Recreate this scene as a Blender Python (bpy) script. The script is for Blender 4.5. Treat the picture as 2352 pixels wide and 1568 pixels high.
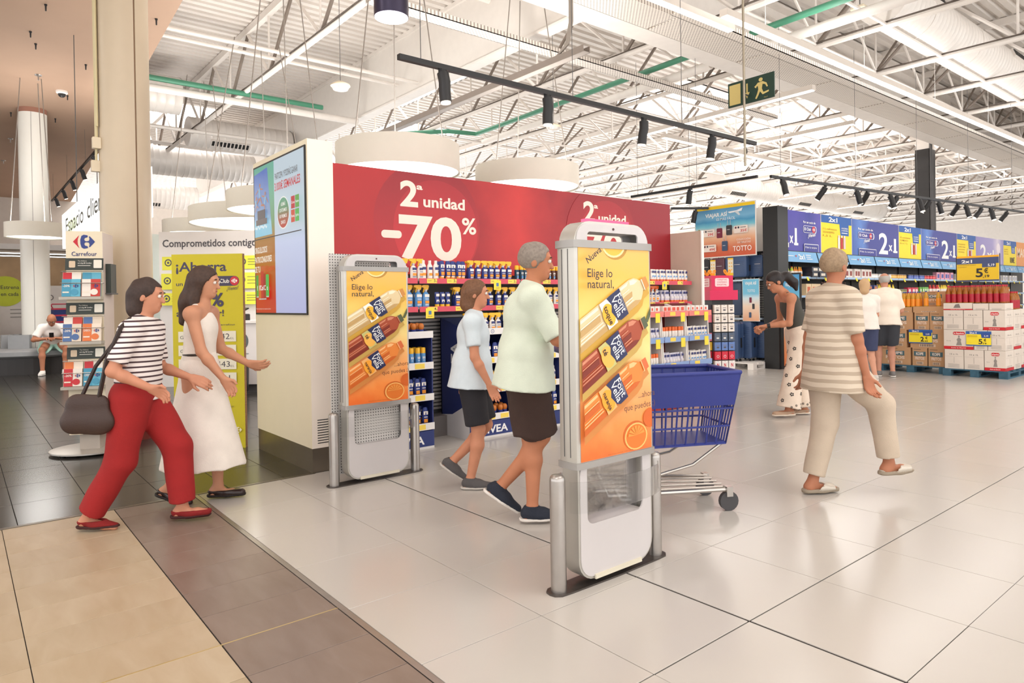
import bpy, bmesh, math, random
import numpy as np
from mathutils import Matrix, Vector
R = math.radians
for o in list(bpy.data.objects): bpy.data.objects.remove(o)
scene = bpy.context.scene
COL = scene.collection
random.seed(7)
# ---------------------------------------------------------------- camera
# world axes follow the 60 cm floor tiles: X towards the right/near, Y towards the right/far
cam_d = bpy.data.cameras.new('camera'); cam = bpy.data.objects.new('camera', cam_d); COL.objects.link(cam)
CW, CH, CF, CCX, CCY = 2352, 1568, 1567.9, 1212.87, 700.5
cam_d.sensor_width = 36.0; cam_d.lens = CF / CW * 36.0
cam_d.shift_x = (CW / 2 - CCX) / CW; cam_d.shift_y = (CCY - CH / 2) / CW
cam_d.clip_start = 0.05; cam_d.clip_end = 300
CAMP = Vector((2.7601, -1.8568, 1.3152))
CR = Vector((0.64243455, 0.7661727, -0.01603862)); CU = Vector((0.00590435, 0.01597961, 0.99985488)); CFW = Vector((-0.76631781, 0.64243602, -0.0057421))
cam.matrix_world = Matrix(((CR.x, CU.x, -CFW.x, CAMP.x), (CR.y, CU.y, -CFW.y, CAMP.y), (CR.z, CU.z, -CFW.z, CAMP.z), (0, 0, 0, 1)))
scene.camera = cam
# ---------------------------------------------------------------- world, exposure
w = bpy.data.worlds.new('world'); scene.world = w; w.use_nodes = True
w.node_tree.nodes['Background'].inputs[0].default_value = (1.0, 1.0, 0.995, 1)
w.node_tree.nodes['Background'].inputs[1].default_value = 1.9
scene.view_settings.view_transform = 'Standard'; scene.view_settings.look = 'None'
scene.view_settings.gamma = 1.0; scene.view_settings.use_curve_mapping = False
scene.view_settings.exposure = 0.32
# ---------------------------------------------------------------- the ceiling's rows of luminaires (area lamps), plus added uplights
def area_lamp(name, loc, sx, sy, power, color=(1.0, 0.985, 0.96), rot=(0, 0, 0)):
    d = bpy.data.lights.new(name, 'AREA'); d.shape = 'RECTANGLE'; d.size = sx; d.size_y = sy; d.energy = power; d.color = color
    o = bpy.data.objects.new(name, d); COL.objects.link(o); o.location = loc; o.rotation_euler = rot
    return o
for k, (x, y0, y1, p, up) in enumerate([(-2.4, 5.9, 18.4, 90, .9), (2.2, -4, 10, 50, 1.6), (6.5, -4, 10, 60, 1.6), (-1.9, -6.0, -.5, 60, .8), (-7.2, 10.6, 22.0, 95, .9), (2.5, 11, 24, 95, .9), (-6.5, -9.0, -2.6, 70, .5), (-12.0, -9.0, -2.6, 80, .7)]):  # mall rows have no fixture: unseen, added to brighten that side
    area_lamp('luminaire_light', (x, (y0 + y1) / 2, 4.93), 0.16, abs(y1 - y0), p * 0.5)
    area_lamp('added_uplight', (x, (y0 + y1) / 2, 5.12), 0.12, abs(y1 - y0), p * up, rot=(math.pi, 0, 0))  # upward lamp added over each row to brighten roof and soffit
# ---------------------------------------------------------------- materials
def lin(c):
    return tuple(((v / 255) / 12.92 if v <= 10 else ((v / 255 + 0.055) / 1.055) ** 2.4) for v in c)
MATS = {}
def mat(name, c, rough=0.5, metal=0.0, var=0.03, scale=6.0, emit=0.0, trans=0.0, alpha=1.0, bump=0.0, bscale=40.0, coat=0.0, ior=1.45, spec=0.5):
    if name in MATS: return MATS[name]
    m = bpy.data.materials.new(name); m.use_nodes = True; nt = m.node_tree; b = nt.nodes['Principled BSDF']
    col = (*lin(c), 1)
    b.inputs['Base Color'].default_value = col
    b.inputs['Roughness'].default_value = rough; b.inputs['Metallic'].default_value = metal
    b.inputs['Transmission Weight'].default_value = trans; b.inputs['Alpha'].default_value = alpha
    b.inputs['Coat Weight'].default_value = coat; b.inputs['IOR'].default_value = ior
    b.inputs['Specular IOR Level'].default_value = spec
    if emit:
        b.inputs['Emission Color'].default_value = col; b.inputs['Emission Strength'].default_value = emit
    if var or bump:
        tc = nt.nodes.new('ShaderNodeTexCoord')
    if var:
        n = nt.nodes.new('ShaderNodeTexNoise'); n.inputs['Scale'].default_value = scale; n.inputs['Detail'].default_value = 4
        nt.links.new(tc.outputs['Object'], n.inputs['Vector'])
        mr = nt.nodes.new('ShaderNodeMapRange'); mr.inputs[1].default_value = 0.3; mr.inputs[2].default_value = 0.7
        mr.inputs[3].default_value = 1 - var; mr.inputs[4].default_value = 1 + var
        nt.links.new(n.outputs['Fac'], mr.inputs[0])
        h = nt.nodes.new('ShaderNodeHueSaturation'); h.inputs['Color'].default_value = col
        nt.links.new(mr.outputs[0], h.inputs['Value']); nt.links.new(h.outputs[0], b.inputs['Base Color'])
    if bump:
        n2 = nt.nodes.new('ShaderNodeTexNoise'); n2.inputs['Scale'].default_value = bscale; n2.inputs['Detail'].default_value = 5
        nt.links.new(tc.outputs['Object'], n2.inputs['Vector'])
        bp = nt.nodes.new('ShaderNodeBump'); bp.inputs['Strength'].default_value = bump; bp.inputs['Distance'].default_value = 0.01
        nt.links.new(n2.outputs['Fac'], bp.inputs['Height']); nt.links.new(bp.outputs[0], b.inputs['Normal'])
    MATS[name] = m
    return m
def pm(c, rough=0.45, emit=0.0):
    if not isinstance(c, tuple): return c
    return mat('print_%02x%02x%02x_%d_%d' % (*c, rough * 100, emit * 100), c, rough, var=0.015, scale=3, emit=emit)
def ramp_mat(name, stops, axis='Y', lo=0.0, hi=1.0, noise=0.0, nscale=3.0, rough=0.4, emit=0.0, coord='Object', base=True):
    """printed gradient along one object axis, broken up by noise"""
    if name in MATS: return MATS[name]
    m = bpy.data.materials.new(name); m.use_nodes = True; nt = m.node_tree; b = nt.nodes['Principled BSDF']
    tc = nt.nodes.new('ShaderNodeTexCoord'); sp = nt.nodes.new('ShaderNodeSeparateXYZ'); nt.links.new(tc.outputs[coord], sp.inputs[0])
    mr = nt.nodes.new('ShaderNodeMapRange'); mr.inputs[1].default_value = lo; mr.inputs[2].default_value = hi
    nt.links.new(sp.outputs[axis], mr.inputs[0]); fac = mr.outputs[0]
    if noise:
        n = nt.nodes.new('ShaderNodeTexNoise'); n.inputs['Scale'].default_value = nscale; n.inputs['Detail'].default_value = 6
        nt.links.new(tc.outputs[coord], n.inputs['Vector'])
        ma = nt.nodes.new('ShaderNodeMath'); ma.operation = 'MULTIPLY_ADD'; ma.inputs[1].default_value = noise
        nt.links.new(n.outputs['Fac'], ma.inputs[0]); nt.links.new(fac, ma.inputs[2])
        mb = nt.nodes.new('ShaderNodeMath'); mb.operation = 'SUBTRACT'; mb.inputs[1].default_value = noise * 0.5
        nt.links.new(ma.outputs[0], mb.inputs[0]); fac = mb.outputs[0]
    cr = nt.nodes.new('ShaderNodeValToRGB'); e = cr.color_ramp.elements
    while len(e) < len(stops): e.new(0.5)
    for el, (p, c) in zip(e, stops): el.position = p; el.color = (*lin(c), 1)
    nt.links.new(fac, cr.inputs[0])
    if base: nt.links.new(cr.outputs[0], b.inputs['Base Color'])
    else: b.inputs['Base Color'].default_value = (.02, .02, .02, 1)
    b.inputs['Roughness'].default_value = rough
    if emit:
        nt.links.new(cr.outputs[0], b.inputs['Emission Color']); b.inputs['Emission Strength'].default_value = emit
    MATS[name] = m
    return m
def emit_mat(name, c, s):
    if name in MATS: return MATS[name]
    m = bpy.data.materials.new(name); m.use_nodes = True; nt = m.node_tree
    nt.nodes.remove(nt.nodes['Principled BSDF']); e = nt.nodes.new('ShaderNodeEmission')
    e.inputs[0].default_value = (*lin(c), 1); e.inputs[1].default_value = s
    nt.links.new(e.outputs[0], nt.nodes['Material Output'].inputs[0]); MATS[name] = m
    return m
def stripe_mat(name, c1, c2, axis, period, duty, rough=0.8, wob=0.0):
    """woven stripes across one object axis"""
    m = bpy.data.materials.new(name); m.use_nodes = True; nt = m.node_tree; b = nt.nodes['Principled BSDF']
    tc = nt.nodes.new('ShaderNodeTexCoord'); sp = nt.nodes.new('ShaderNodeSeparateXYZ'); nt.links.new(tc.outputs['Object'], sp.inputs[0])
    v = sp.outputs[axis]
    if wob:
        n = nt.nodes.new('ShaderNodeTexNoise'); n.inputs['Scale'].default_value = 4; nt.links.new(tc.outputs['Object'], n.inputs['Vector'])
        ma = nt.nodes.new('ShaderNodeMath'); ma.operation = 'MULTIPLY_ADD'; ma.inputs[1].default_value = wob
        nt.links.new(n.outputs['Fac'], ma.inputs[0]); nt.links.new(v, ma.inputs[2]); v = ma.outputs[0]
    d = nt.nodes.new('ShaderNodeMath'); d.operation = 'DIVIDE'; d.inputs[1].default_value = period; nt.links.new(v, d.inputs[0])
    fr = nt.nodes.new('ShaderNodeMath'); fr.operation = 'FRACT'; nt.links.new(d.outputs[0], fr.inputs[0])
    lt = nt.nodes.new('ShaderNodeMath'); lt.operation = 'LESS_THAN'; lt.inputs[1].default_value = duty; nt.links.new(fr.outputs[0], lt.inputs[0])
    mx = nt.nodes.new('ShaderNodeMix'); mx.data_type = 'RGBA'; mx.inputs[6].default_value = (*lin(c1), 1); mx.inputs[7].default_value = (*lin(c2), 1)
    nt.links.new(lt.outputs[0], mx.inputs[0]); nt.links.new(mx.outputs[2], b.inputs['Base Color']); b.inputs['Roughness'].default_value = rough
    MATS[name] = m
    return m
# ---------------------------------------------------------------- mesh builder
class MB:
    def __init__(s): s.v = []; s.f = []; s.m = []; s.cm = 0; s.flip = False
    def add(s, vs, fs):
        n = len(s.v); s.v += [tuple(p) for p in vs]
        for f in fs: s.f.append([n + i for i in f]); s.m.append(s.cm)
        return s
    def mi(s, i): s.cm = i; return s
    def box(s, x0, x1, y0, y1, z0, z1):
        return s.add([(x0, y0, z0), (x1, y0, z0), (x1, y1, z0), (x0, y1, z0), (x0, y0, z1), (x1, y0, z1), (x1, y1, z1), (x0, y1, z1)],
                     [(3, 2, 1, 0), (4, 5, 6, 7), (0, 1, 5, 4), (1, 2, 6, 5), (2, 3, 7, 6), (3, 0, 4, 7)])
    def cbox(s, x0, x1, y0, y1, z0, z1, c):
        """box with chamfered vertical and top edges"""
        def ring(x0, x1, y0, y1, z, c): return [(x0 + c, y0, z), (x1 - c, y0, z), (x1, y0 + c, z), (x1, y1 - c, z), (x1 - c, y1, z), (x0 + c, y1, z), (x0, y1 - c, z), (x0, y0 + c, z)]
        return s.rings([ring(x0, x1, y0, y1, z0, c), ring(x0, x1, y0, y1, z1 - c, c), ring(x0 + c, x1 - c, y0 + c, y1 - c, z1, c * .6)])
    def rings(s, rs, cap=True, closed=False):
        n = len(rs[0]); vs = [p for r in rs for p in r]; fs = []
        for i in range(len(rs) - 1):
            for j in range(n):
                a = i * n + j; b = i * n + (j + 1) % n
                fs.append((a, b, b + n, a + n))
        if cap: fs.append(tuple(range(n - 1, -1, -1))); fs.append(tuple((len(rs) - 1) * n + j for j in range(n)))
        return s.add(vs, fs)
    def cyl(s, p0, p1, r0, r1=None, n=12, cap=True):
        r1 = r0 if r1 is None else r1; p0 = Vector(p0); p1 = Vector(p1); d = (p1 - p0).normalized()
        u = d.cross(Vector((0, 0, 1)) if abs(d.z) < .9 else Vector((1, 0, 0))).normalized(); v = d.cross(u)
        return s.rings([[p + (u * math.cos(2 * math.pi * j / n) - v * math.sin(2 * math.pi * j / n)) * -r for j in range(n)][::-1] for p, r in ((p0, r0), (p1, r1))], cap)
    def tube(s, pts, r, n=8, cap=True):
        pts = [Vector(p) for p in pts]; rs = []; u = None
        for i, p in enumerate(pts):
            d = (pts[min(i + 1, len(pts) - 1)] - pts[max(i - 1, 0)]).normalized()
            if u is None: u = d.cross(Vector((0, 0, 1)) if abs(d.z) < .9 else Vector((1, 0, 0))).normalized()
            else: u = (u - d * u.dot(d)).normalized()
            v = d.cross(u); rr = r[i] if isinstance(r, (list, tuple)) else r
            rs.append([p + (u * math.cos(2 * math.pi * j / n) + v * math.sin(2 * math.pi * j / n)) * rr for j in range(n)])
        return s.rings(rs, cap)
    def lathe(s, prof, c=(0, 0, 0), n=16, sx=1.0, sy=1.0, cap=True):
        return s.rings([[(c[0] + r * sx * math.cos(2 * math.pi * j / n), c[1] + r * sy * math.sin(2 * math.pi * j / n), c[2] + z) for j in range(n)] for r, z in prof], cap)
    def ell(s, c, r, n=12, k=7):
        rs = []
        for i in range(1, k):
            a = -math.pi / 2 + math.pi * i / k
            rs.append([(c[0] + r[0] * math.cos(a) * math.cos(2 * math.pi * j / n), c[1] + r[1] * math.cos(a) * math.sin(2 * math.pi * j / n), c[2] + r[2] * math.sin(a)) for j in range(n)])
        return s.rings(rs)
    def prism(s, poly, o, u, v, d):
        """polygon poly (a,b) in the plane o + a u + b v, extruded by vector d"""
        o = Vector(o); u = Vector(u); v = Vector(v); d = Vector(d)
        if u.cross(v).dot(d) < 0: poly = poly[::-1]
        return s.rings([[o + u * a + v * b for a, b in poly], [o + u * a + v * b + d for a, b in poly]])
    def obox(s, c, ax, h):
        c = Vector(c); ax = [Vector(a).normalized() for a in ax]
        vs = [c + ax[0] * (h[0] * i) + ax[1] * (h[1] * j) + ax[2] * (h[2] * k) for k in (-1, 1) for i, j in ((-1, -1), (1, -1), (1, 1), (-1, 1))]
        fs = [(3, 2, 1, 0), (4, 5, 6, 7), (0, 1, 5, 4), (1, 2, 6, 5), (2, 3, 7, 6), (3, 0, 4, 7)]
        if ax[0].cross(ax[1]).dot(ax[2]) < 0: fs = [f[::-1] for f in fs]
        return s.add(vs, fs)
    def mesh(s, name, mats, smooth=False):
        me = bpy.data.meshes.new(name); me.from_pydata([tuple(p) for p in s.v], [], s.f); me.update()
        for m in (mats if isinstance(mats, (list, tuple)) else [mats]): me.materials.append(m)
        if any(s.m): me.polygons.foreach_set('material_index', s.m)
        if smooth:
            me.polygons.foreach_set('use_smooth', [True] * len(s.f)); me.set_sharp_from_angle(angle=R(38))
        return me
    def build(s, name, mats, parent=None, smooth=False, world=False):
        if world and parent is not None:
            l = parent.location; s.v = [(x - l.x, y - l.y, z - l.z) for x, y, z in s.v]
        return link(name, s.mesh(name, mats, smooth), parent)
def link(name, me, parent=None, loc=None, rz=0):
    o = bpy.data.objects.new(name, me); COL.objects.link(o); o.parent = parent
    if loc is not None: o.location = loc
    if rz: o.rotation_euler = (0, 0, rz)
    return o
def tag(o, label, cat=None, group=None, kind=None):
    o['label'] = label
    if cat: o['category'] = cat
    if group: o['group'] = group
    if kind: o['kind'] = kind
    return o
def thing(name, label, cat, loc=(0, 0, 0), rz=0, group=None):
    o = bpy.data.objects.new(name, None); COL.objects.link(o); o.location = loc; o.rotation_euler = (0, 0, rz); o.empty_display_size = .1
    return tag(o, label, cat, group)
KIDS = {}
def dup(root, loc, rz=0, label=None, group=None, kids=None):
    """copy of a thing with copies of its parts and sub-parts"""
    r = root.copy(); COL.objects.link(r); r.location = loc; r.rotation_euler = (0, 0, rz)
    if label: r['label'] = label
    if group: r['group'] = group
    for ch in KIDS.setdefault(root.name, None) or kidlist(root):
        c = ch.copy(); COL.objects.link(c); c.parent = r
        for g in kidlist(ch):
            d = g.copy(); COL.objects.link(d); d.parent = c
    return r
def kidlist(o):
    if KIDS.get(o.name) is None: KIDS[o.name] = list(o.children)
    return KIDS[o.name]
# ---------------------------------------------------------------- lettering and flat print
TXT = {}
def textgeo(t, bold=0.0):
    k = (t, bold)
    if k not in TXT:
        cu = bpy.data.curves.new('t', 'FONT'); cu.body = t; cu.resolution_u = 5 if len(t) < 4 else 3 if len(t) < 8 else 2; cu.size = 1.0; cu.offset = bold; cu.fill_mode = 'FRONT'
        ob = bpy.data.objects.new('t', cu); me = bpy.data.meshes.new_from_object(ob)
        TXT[k] = ([(p.co.x, p.co.y) for p in me.vertices], [tuple(p.vertices) for p in me.polygons])
        bpy.data.objects.remove(ob); bpy.data.curves.remove(cu); bpy.data.meshes.remove(me)
    return TXT[k]
class Sheet:
    """flat print: layers of coloured shapes on one plane, u to the right, v up"""
    def __init__(s, o, u, v, eps=.0004):
        s.o = Vector(o); s.u = Vector(u).normalized(); s.w = Vector(v).normalized(); s.n = s.u.cross(s.w)
        s.mb = MB(); s.mats = []; s.z = eps; s.eps = eps
    def _m(s, c):
        m = pm(c) if isinstance(c, tuple) else c
        if m not in s.mats: s.mats.append(m)
        s.mb.cm = s.mats.index(m); s.z += s.eps
    def poly(s, pts, c):
        s._m(c); a = sum(pts[i][0] * pts[(i + 1) % len(pts)][1] - pts[(i + 1) % len(pts)][0] * pts[i][1] for i in range(len(pts)))
        if a < 0: pts = pts[::-1]
        s.mb.add([(x, y, s.z) for x, y in pts], [tuple(range(len(pts)))]); return s
    def rect(s, x, y, w, h, c): return s.poly([(x, y), (x + w, y), (x + w, y + h), (x, y + h)], c)
    def rrect(s, x, y, w, h, r, c, n=5):
        p = []
        for cx, cy, a0 in ((x + w - r, y + r, -90), (x + w - r, y + h - r, 0), (x + r, y + h - r, 90), (x + r, y + r, 180)):
            for i in range(n + 1): a = R(a0 + 90 * i / n); p.append((cx + r * math.cos(a), cy + r * math.sin(a)))
        return s.poly(p, c)
    def ell(s, x, y, rx, ry, c, n=28): return s.poly([(x + rx * math.cos(2 * math.pi * i / n), y + ry * math.sin(2 * math.pi * i / n)) for i in range(n)], c)
    def ring(s, x, y, r, w, c, n=32):
        s._m(c)
        vs = [(x + q * math.cos(2 * math.pi * i / n), y + q * math.sin(2 * math.pi * i / n), s.z) for q in (r - w, r) for i in range(n)]
        s.mb.add(vs, [(i, i + n, (i + 1) % n + n, (i + 1) % n)[::-1] for i in range(n)]); return s
    def text(s, t, x, y, size, c, align='l', bold=0.0, rot=0.0, sx=1.0, shear=0.0):
        s._m(c); vs, fs = textgeo(t, bold)
        if not vs: return s
        x0 = min(p[0] for p in vs); x1 = max(p[0] for p in vs)
        off = {'l': -x0, 'c': -(x0 + x1) / 2, 'r': -x1}[align]; ca, sa = math.cos(rot), math.sin(rot); out = []
        for a, b in vs:
            a = ((a + off) * sx + b * shear) * size; b = b * size
            out.append((x + a * ca - b * sa, y + a * sa + b * ca, s.z))
        s.mb.add(out, fs); return s
    def textfit(s, t, x, y, width, height, c, align='l', bold=0.0, rot=0.0):
        """lettering stretched to a given cap height and total width"""
        vs, _ = textgeo(t, bold); wd = max(p[0] for p in vs) - min(p[0] for p in vs); size = height / .73
        return s.text(t, x, y, size, c, align, bold, rot, width / (wd * size))
    def build(s, name, parent=None, world=True):
        me = s.mb.mesh(name, s.mats); o = link(name, me, parent); off = parent.location if (parent is not None and world) else Vector((0, 0, 0)); p = s.o - off
        o.matrix_local = Matrix(((s.u.x, s.w.x, s.n.x, p.x), (s.u.y, s.w.y, s.n.y, p.y), (s.u.z, s.w.z, s.n.z, p.z), (0, 0, 0, 1)))
        return o
def bezier(pts, n=6):
    """closed outline through cubic segments [(p0,c0,c1,p1), ...]"""
    out = []
    for p0, c0, c1, p1 in pts:
        for i in range(n):
            t = i / n; q = 1 - t
            out.append(tuple(q ** 3 * p0[k] + 3 * q * q * t * c0[k] + 3 * q * t * t * c1[k] + t ** 3 * p1[k] for k in (0, 1)))
    return out
def logo(sh, x, y, w, red=(200, 30, 45), blue=(45, 62, 130)):
    """two-part arrowhead emblem, centred on x,y, w wide"""
    k = w / 2.0
    P = lambda l: [(x + a * k, y + b * k) for a, b in l]
    sh.poly(P([(-1, 0), (-.42, .68), (-.55, .3), (-.58, 0), (-.55, -.3), (-.42, -.68)]), red)
    c = [(-.33, .2), (-.22, .6), (-.02, .72), (.12, .7), (.32, .66), (.36, .55), (.3, .45), (.1, .4), (.02, .25), (.08, .1), (.22, .04), (.22, -.04), (.08, -.1), (.02, -.25), (.1, -.4), (.3, -.45), (.36, -.55), (.32, -.66), (.12, -.7), (-.02, -.72), (-.22, -.6), (-.33, -.2)]
    sh.poly(P([(.22, .05), (.45, .1), (.5, .3), (.45, .5), (.52, .58), (1, 0)]), blue)
    sh.poly(P([(.22, -.05), (.45, -.1), (.5, -.3), (.45, -.5), (.52, -.58), (1, 0)]), blue)
    sh.poly(P([(.2, .06), (1, 0), (.2, -.06)]), blue)
    sh.poly(P(c), blue)
WHITE = mat('white_paint', (238, 232, 226), .45, var=.02)
STEEL = mat('brushed_steel', (176, 170, 165), .32, .9, var=.05, scale=14)
BLACK = mat('black_powder_coat', (34, 33, 34), .45, var=.05)
GREY = mat('grey_plastic', (176, 176, 178), .4, var=.02)
DGREY = mat('dark_grey', (86, 84, 84), .5, var=.05)
# ================================================================ floors
def tile_mat(name, c, rough, var, vein=0.0, vc=(255, 255, 255), vs=(1, 6, 1), coat=0.0, spec=.5):
    m = bpy.data.materials.new(name); m.use_nodes = True; nt = m.node_tree; b = nt.nodes['Principled BSDF']
    tc = nt.nodes.new('ShaderNodeTexCoord'); oi = nt.nodes.new('ShaderNodeObjectInfo')
    mp = nt.nodes.new('ShaderNodeMapping'); mp.inputs['Scale'].default_value = vs
    ad = nt.nodes.new('ShaderNodeVectorMath'); ad.operation = 'ADD'
    sc = nt.nodes.new('ShaderNodeVectorMath'); sc.operation = 'SCALE'; sc.inputs['Scale'].default_value = 37.0
    nt.links.new(oi.outputs['Location'], sc.inputs[0]); nt.links.new(tc.outputs['Object'], ad.inputs[0]); nt.links.new(sc.outputs[0], ad.inputs[1])
    nt.links.new(ad.outputs[0], mp.inputs['Vector'])
    n = nt.nodes.new('ShaderNodeTexNoise'); n.inputs['Scale'].default_value = 3.0; n.inputs['Detail'].default_value = 8; n.inputs['Distortion'].default_value = .6
    nt.links.new(mp.outputs[0], n.inputs['Vector'])
    mr = nt.nodes.new('ShaderNodeMapRange'); mr.inputs[1].default_value = .3; mr.inputs[2].default_value = .75; mr.inputs[3].default_value = 0; mr.inputs[4].default_value = vein
    nt.links.new(n.outputs['Fac'], mr.inputs[0])
    mx = nt.nodes.new('ShaderNodeMix'); mx.data_type = 'RGBA'; mx.inputs[6].default_value = (*lin(c), 1); mx.inputs[7].default_value = (*lin(vc), 1)
    nt.links.new(mr.outputs[0], mx.inputs[0])
    m2 = nt.nodes.new('ShaderNodeMapRange'); m2.inputs[3].default_value = 1 - var; m2.inputs[4].default_value = 1 + var
    nt.links.new(oi.outputs['Random'], m2.inputs[0])
    h = nt.nodes.new('ShaderNodeHueSaturation'); nt.links.new(m2.outputs[0], h.inputs['Value']); nt.links.new(mx.outputs[2], h.inputs['Color'])
    nt.links.new(h.outputs[0], b.inputs['Base Color'])
    b.inputs['Roughness'].default_value = rough; b.inputs['Coat Weight'].default_value = coat; b.inputs['Specular IOR Level'].default_value = spec
    return m
T_WHITE = tile_mat('cream_porcelain', (190, 184, 177), .2, .012, .25, (195, 189, 182), (1, 1, 1))
T_BEIGE = tile_mat('beige_stone_tile', (172, 152, 124), .38, .05, .6, (194, 178, 154), (1.2, 4, 1))
T_BROWN = tile_mat('brown_stone_tile', (122, 104, 93), .33, .06, .55, (146, 130, 120), (1.2, 4, 1))
T_DARK = tile_mat('dark_polished_tile', (46, 44, 41), .2, .06, .5, (64, 61, 57), (1, 5, 1))
GROUT = mat('dark_grout', (46, 42, 39), .9)
def tile_mesh(name, w, d, m, g=.0017, h=.012, c=.0012):
    x, y = w / 2 - g, d / 2 - g
    return MB().cbox(-x, x, -y, y, -h, 0, c).mesh(name, m)
def in_frame(p, mgn=120):
    d = Vector(p) - CAMP; z = d.dot(CFW)
    if z < .3: return False
    u = CCX + CF * d.dot(CR) / z; v = CCY - CF * d.dot(CU) / z
    return -mgn < u < CW + mgn and -mgn < v < CH + mgn
def lay(floor, cells, m, name='tile', limit=300):
    """cells: (cx, cy, w, d); the largest in view become parts, the rest one joined part"""
    cells = sorted(cells, key=lambda c: (not in_frame((c[0], c[1], 0)), (Vector((c[0], c[1], 0)) - CAMP).length))
    cache = {}
    for cx, cy, w, d in cells[:limit]:
        k = (round(w, 3), round(d, 3))
        if k not in cache: cache[k] = tile_mesh(name, w, d, m)
        link(name, cache[k], floor, (cx, cy, 0))
    if cells[limit:]:
        mb = MB()
        for cx, cy, w, d in cells[limit:]:
            mb.box(cx - w / 2 + .0015, cx + w / 2 - .0015, cy - d / 2 + .0015, cy + d / 2 - .0015, -.012, 0)
        o = mb.build(name + '_field', m, floor); o['kind'] = 'stuff'
def frange(a, b, s):
    out = []; x = a
    while x < b - 1e-6: out.append(x); x += s
    return out
base = MB().box(-2.4, 9, -.6, .6, -.06, -.004).box(-4.2, 9, .6, 6, -.06, -.004).box(-13.8, 9, 6, 42, -.06, -.004)
floor = tag(base.build('floor', GROUT), 'cream polished square floor tiles of the shop', 'floor', kind='structure')
ce = []
for i in range(-23, 15):
    for j in range(-1, 56):
        x0, y0 = i * .6, j * .6
        if j < 10 and i < -4 and not (j >= 1 and i >= -7): continue
        w = d = .6; cx, cy = x0 + .3, y0 + .3
        if j == 0: d = .594; cy -= .003          # wide expansion joints
        if j == 1: d = .596; cy += .002
        if i == 2: w = .597; cx += .0015
        if j == -1: d = .58; cy = -.29
        ce.append((cx, cy, w, d))
lay(floor, ce, T_WHITE)
fb = tag(MB().box(-2.4, 9, -9, -.6, -.06, -.004).build('floor', GROUT), 'beige and brown stone plank tiles before the dark mall floor', 'floor', kind='structure')
xs = [.255 + .3 * k for k in range(-9, 26)]
bg, br = [], []
for x in xs:
    x0 = max(x, -2.395); x1 = x + .3
    if x1 < -2.38: continue
    cx, w = (x0 + x1) / 2, x1 - x0
    br.append((cx, -.8475, w, .475))
    for y0, y1 in ((-1.667, -1.087), (-2.247, -1.667), (-2.83, -2.247), (-3.41, -2.83), (-3.99, -3.41)): bg.append((cx, (y0 + y1) / 2, w, y1 - y0))
lay(fb, br, T_BROWN, 'brown_tile'); lay(fb, bg, T_BEIGE, 'beige_tile')
MB().box(-2.39, 9, -.609, -.583, -.03, .0015).build('edge_strip', STEEL, fb)
MB().box(-.0475, -.0415, -1.667, -.61, -.01, .0008).build('joint_strip', mat('brass_strip', (206, 184, 130), .35, .6), fb)
fd = tag(MB().box(-30, -2.4, -12, .6, -.06, -.004).box(-30, -4.2, .6, 6, -.06, -.004).build('floor', GROUT), 'dark polished grey tiles of the mall floor', 'floor', kind='structure')
ce = []
for i in range(-46, 0):
    for j in range(-28, 19):
        x1 = -2.4 + i * .6 + .6; y0 = -1.588 + .408 * j
        if y0 > .44 and x1 > -4.19:
            if y0 < .6: ce.append((x1 - .3, .526, .6, .148))
            continue
        if y0 > 6 or x1 > -2.35: continue
        ce.append((x1 - .3, y0 + .204, .6, .408))
lay(fd, ce, T_DARK)
tag(MB().box(-2.42, -2.385, -12, .27, -.02, .003).build('trim_1', mat('threshold_strip', (120, 112, 100), .3, .8)), 'thin metal threshold between stone and dark tiles', 'trim', kind='structure')
# ================================================================ roof
ROOF = mat('white_roof_sheet', (228, 221, 214), .55, var=.03, scale=2)
TRUSS = mat('white_truss_paint', (232, 225, 218), .5, var=.03)
DUCT = mat('white_duct', (232, 226, 220), .4, .1, var=.03)
GREENP = mat('green_pipe', (74, 138, 110), .4)
SKY = emit_mat('skylight_daylight', (255, 250, 246), 5.0)
LED = emit_mat('led_diffuser', (255, 246, 236), 7.0)
ZD = 7.14
sky_rects = [(-15.2, -11.4, 6.9, 8.4), (-8.3, -7.0, 6.6, 8.2), (-11.6, -8.4, 12.9, 16.6), (-10.6, -6.6, 17.4, 24.4), (-21.6, -18.6, 2.4, 4.4), (-24.5, -21.0, 4.6, 6.9), (-27, -22, 9.5, 12), (-20, -16.5, 9.0, 11.5), (-16.0, -12.5, 24, 29), (-7.5, -4.0, 27, 33), (2.5, 5.0, 2, 5.5), (1.5, 4.5, -6, -3), (-29, -25.5, 2.2, 4.6), (2, 5, 13, 18)]
mb = MB(); x = -44.0; pitch = .245
def deck_strip(xa, y0, y1):
    a, t = xa, pitch
    pr = [(0, 0), (.5, 0), (.56, .08), (.94, .08), (1.0, 0)]
    vs = [(a + t * p, yy, ZD + z) for yy in (y0, y1) for p, z in pr]
    mb.add(vs, [(k, k + 5, k + 6, k + 1) for k in range(4)])
while x < 14:
    cuts = sorted([(y0, y1) for x0, x1, y0, y1 in sky_rects if x0 <= x + pitch / 2 <= x1]); y = -14.0
    for y0, y1 in cuts:
        deck_strip(x, y, y0); y = y1
    deck_strip(x, y, 52); x += pitch
deck = mb.build('ceiling', ROOF); tag(deck, 'white corrugated metal roof deck with bright skylights', 'ceiling', kind='structure')
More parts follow.
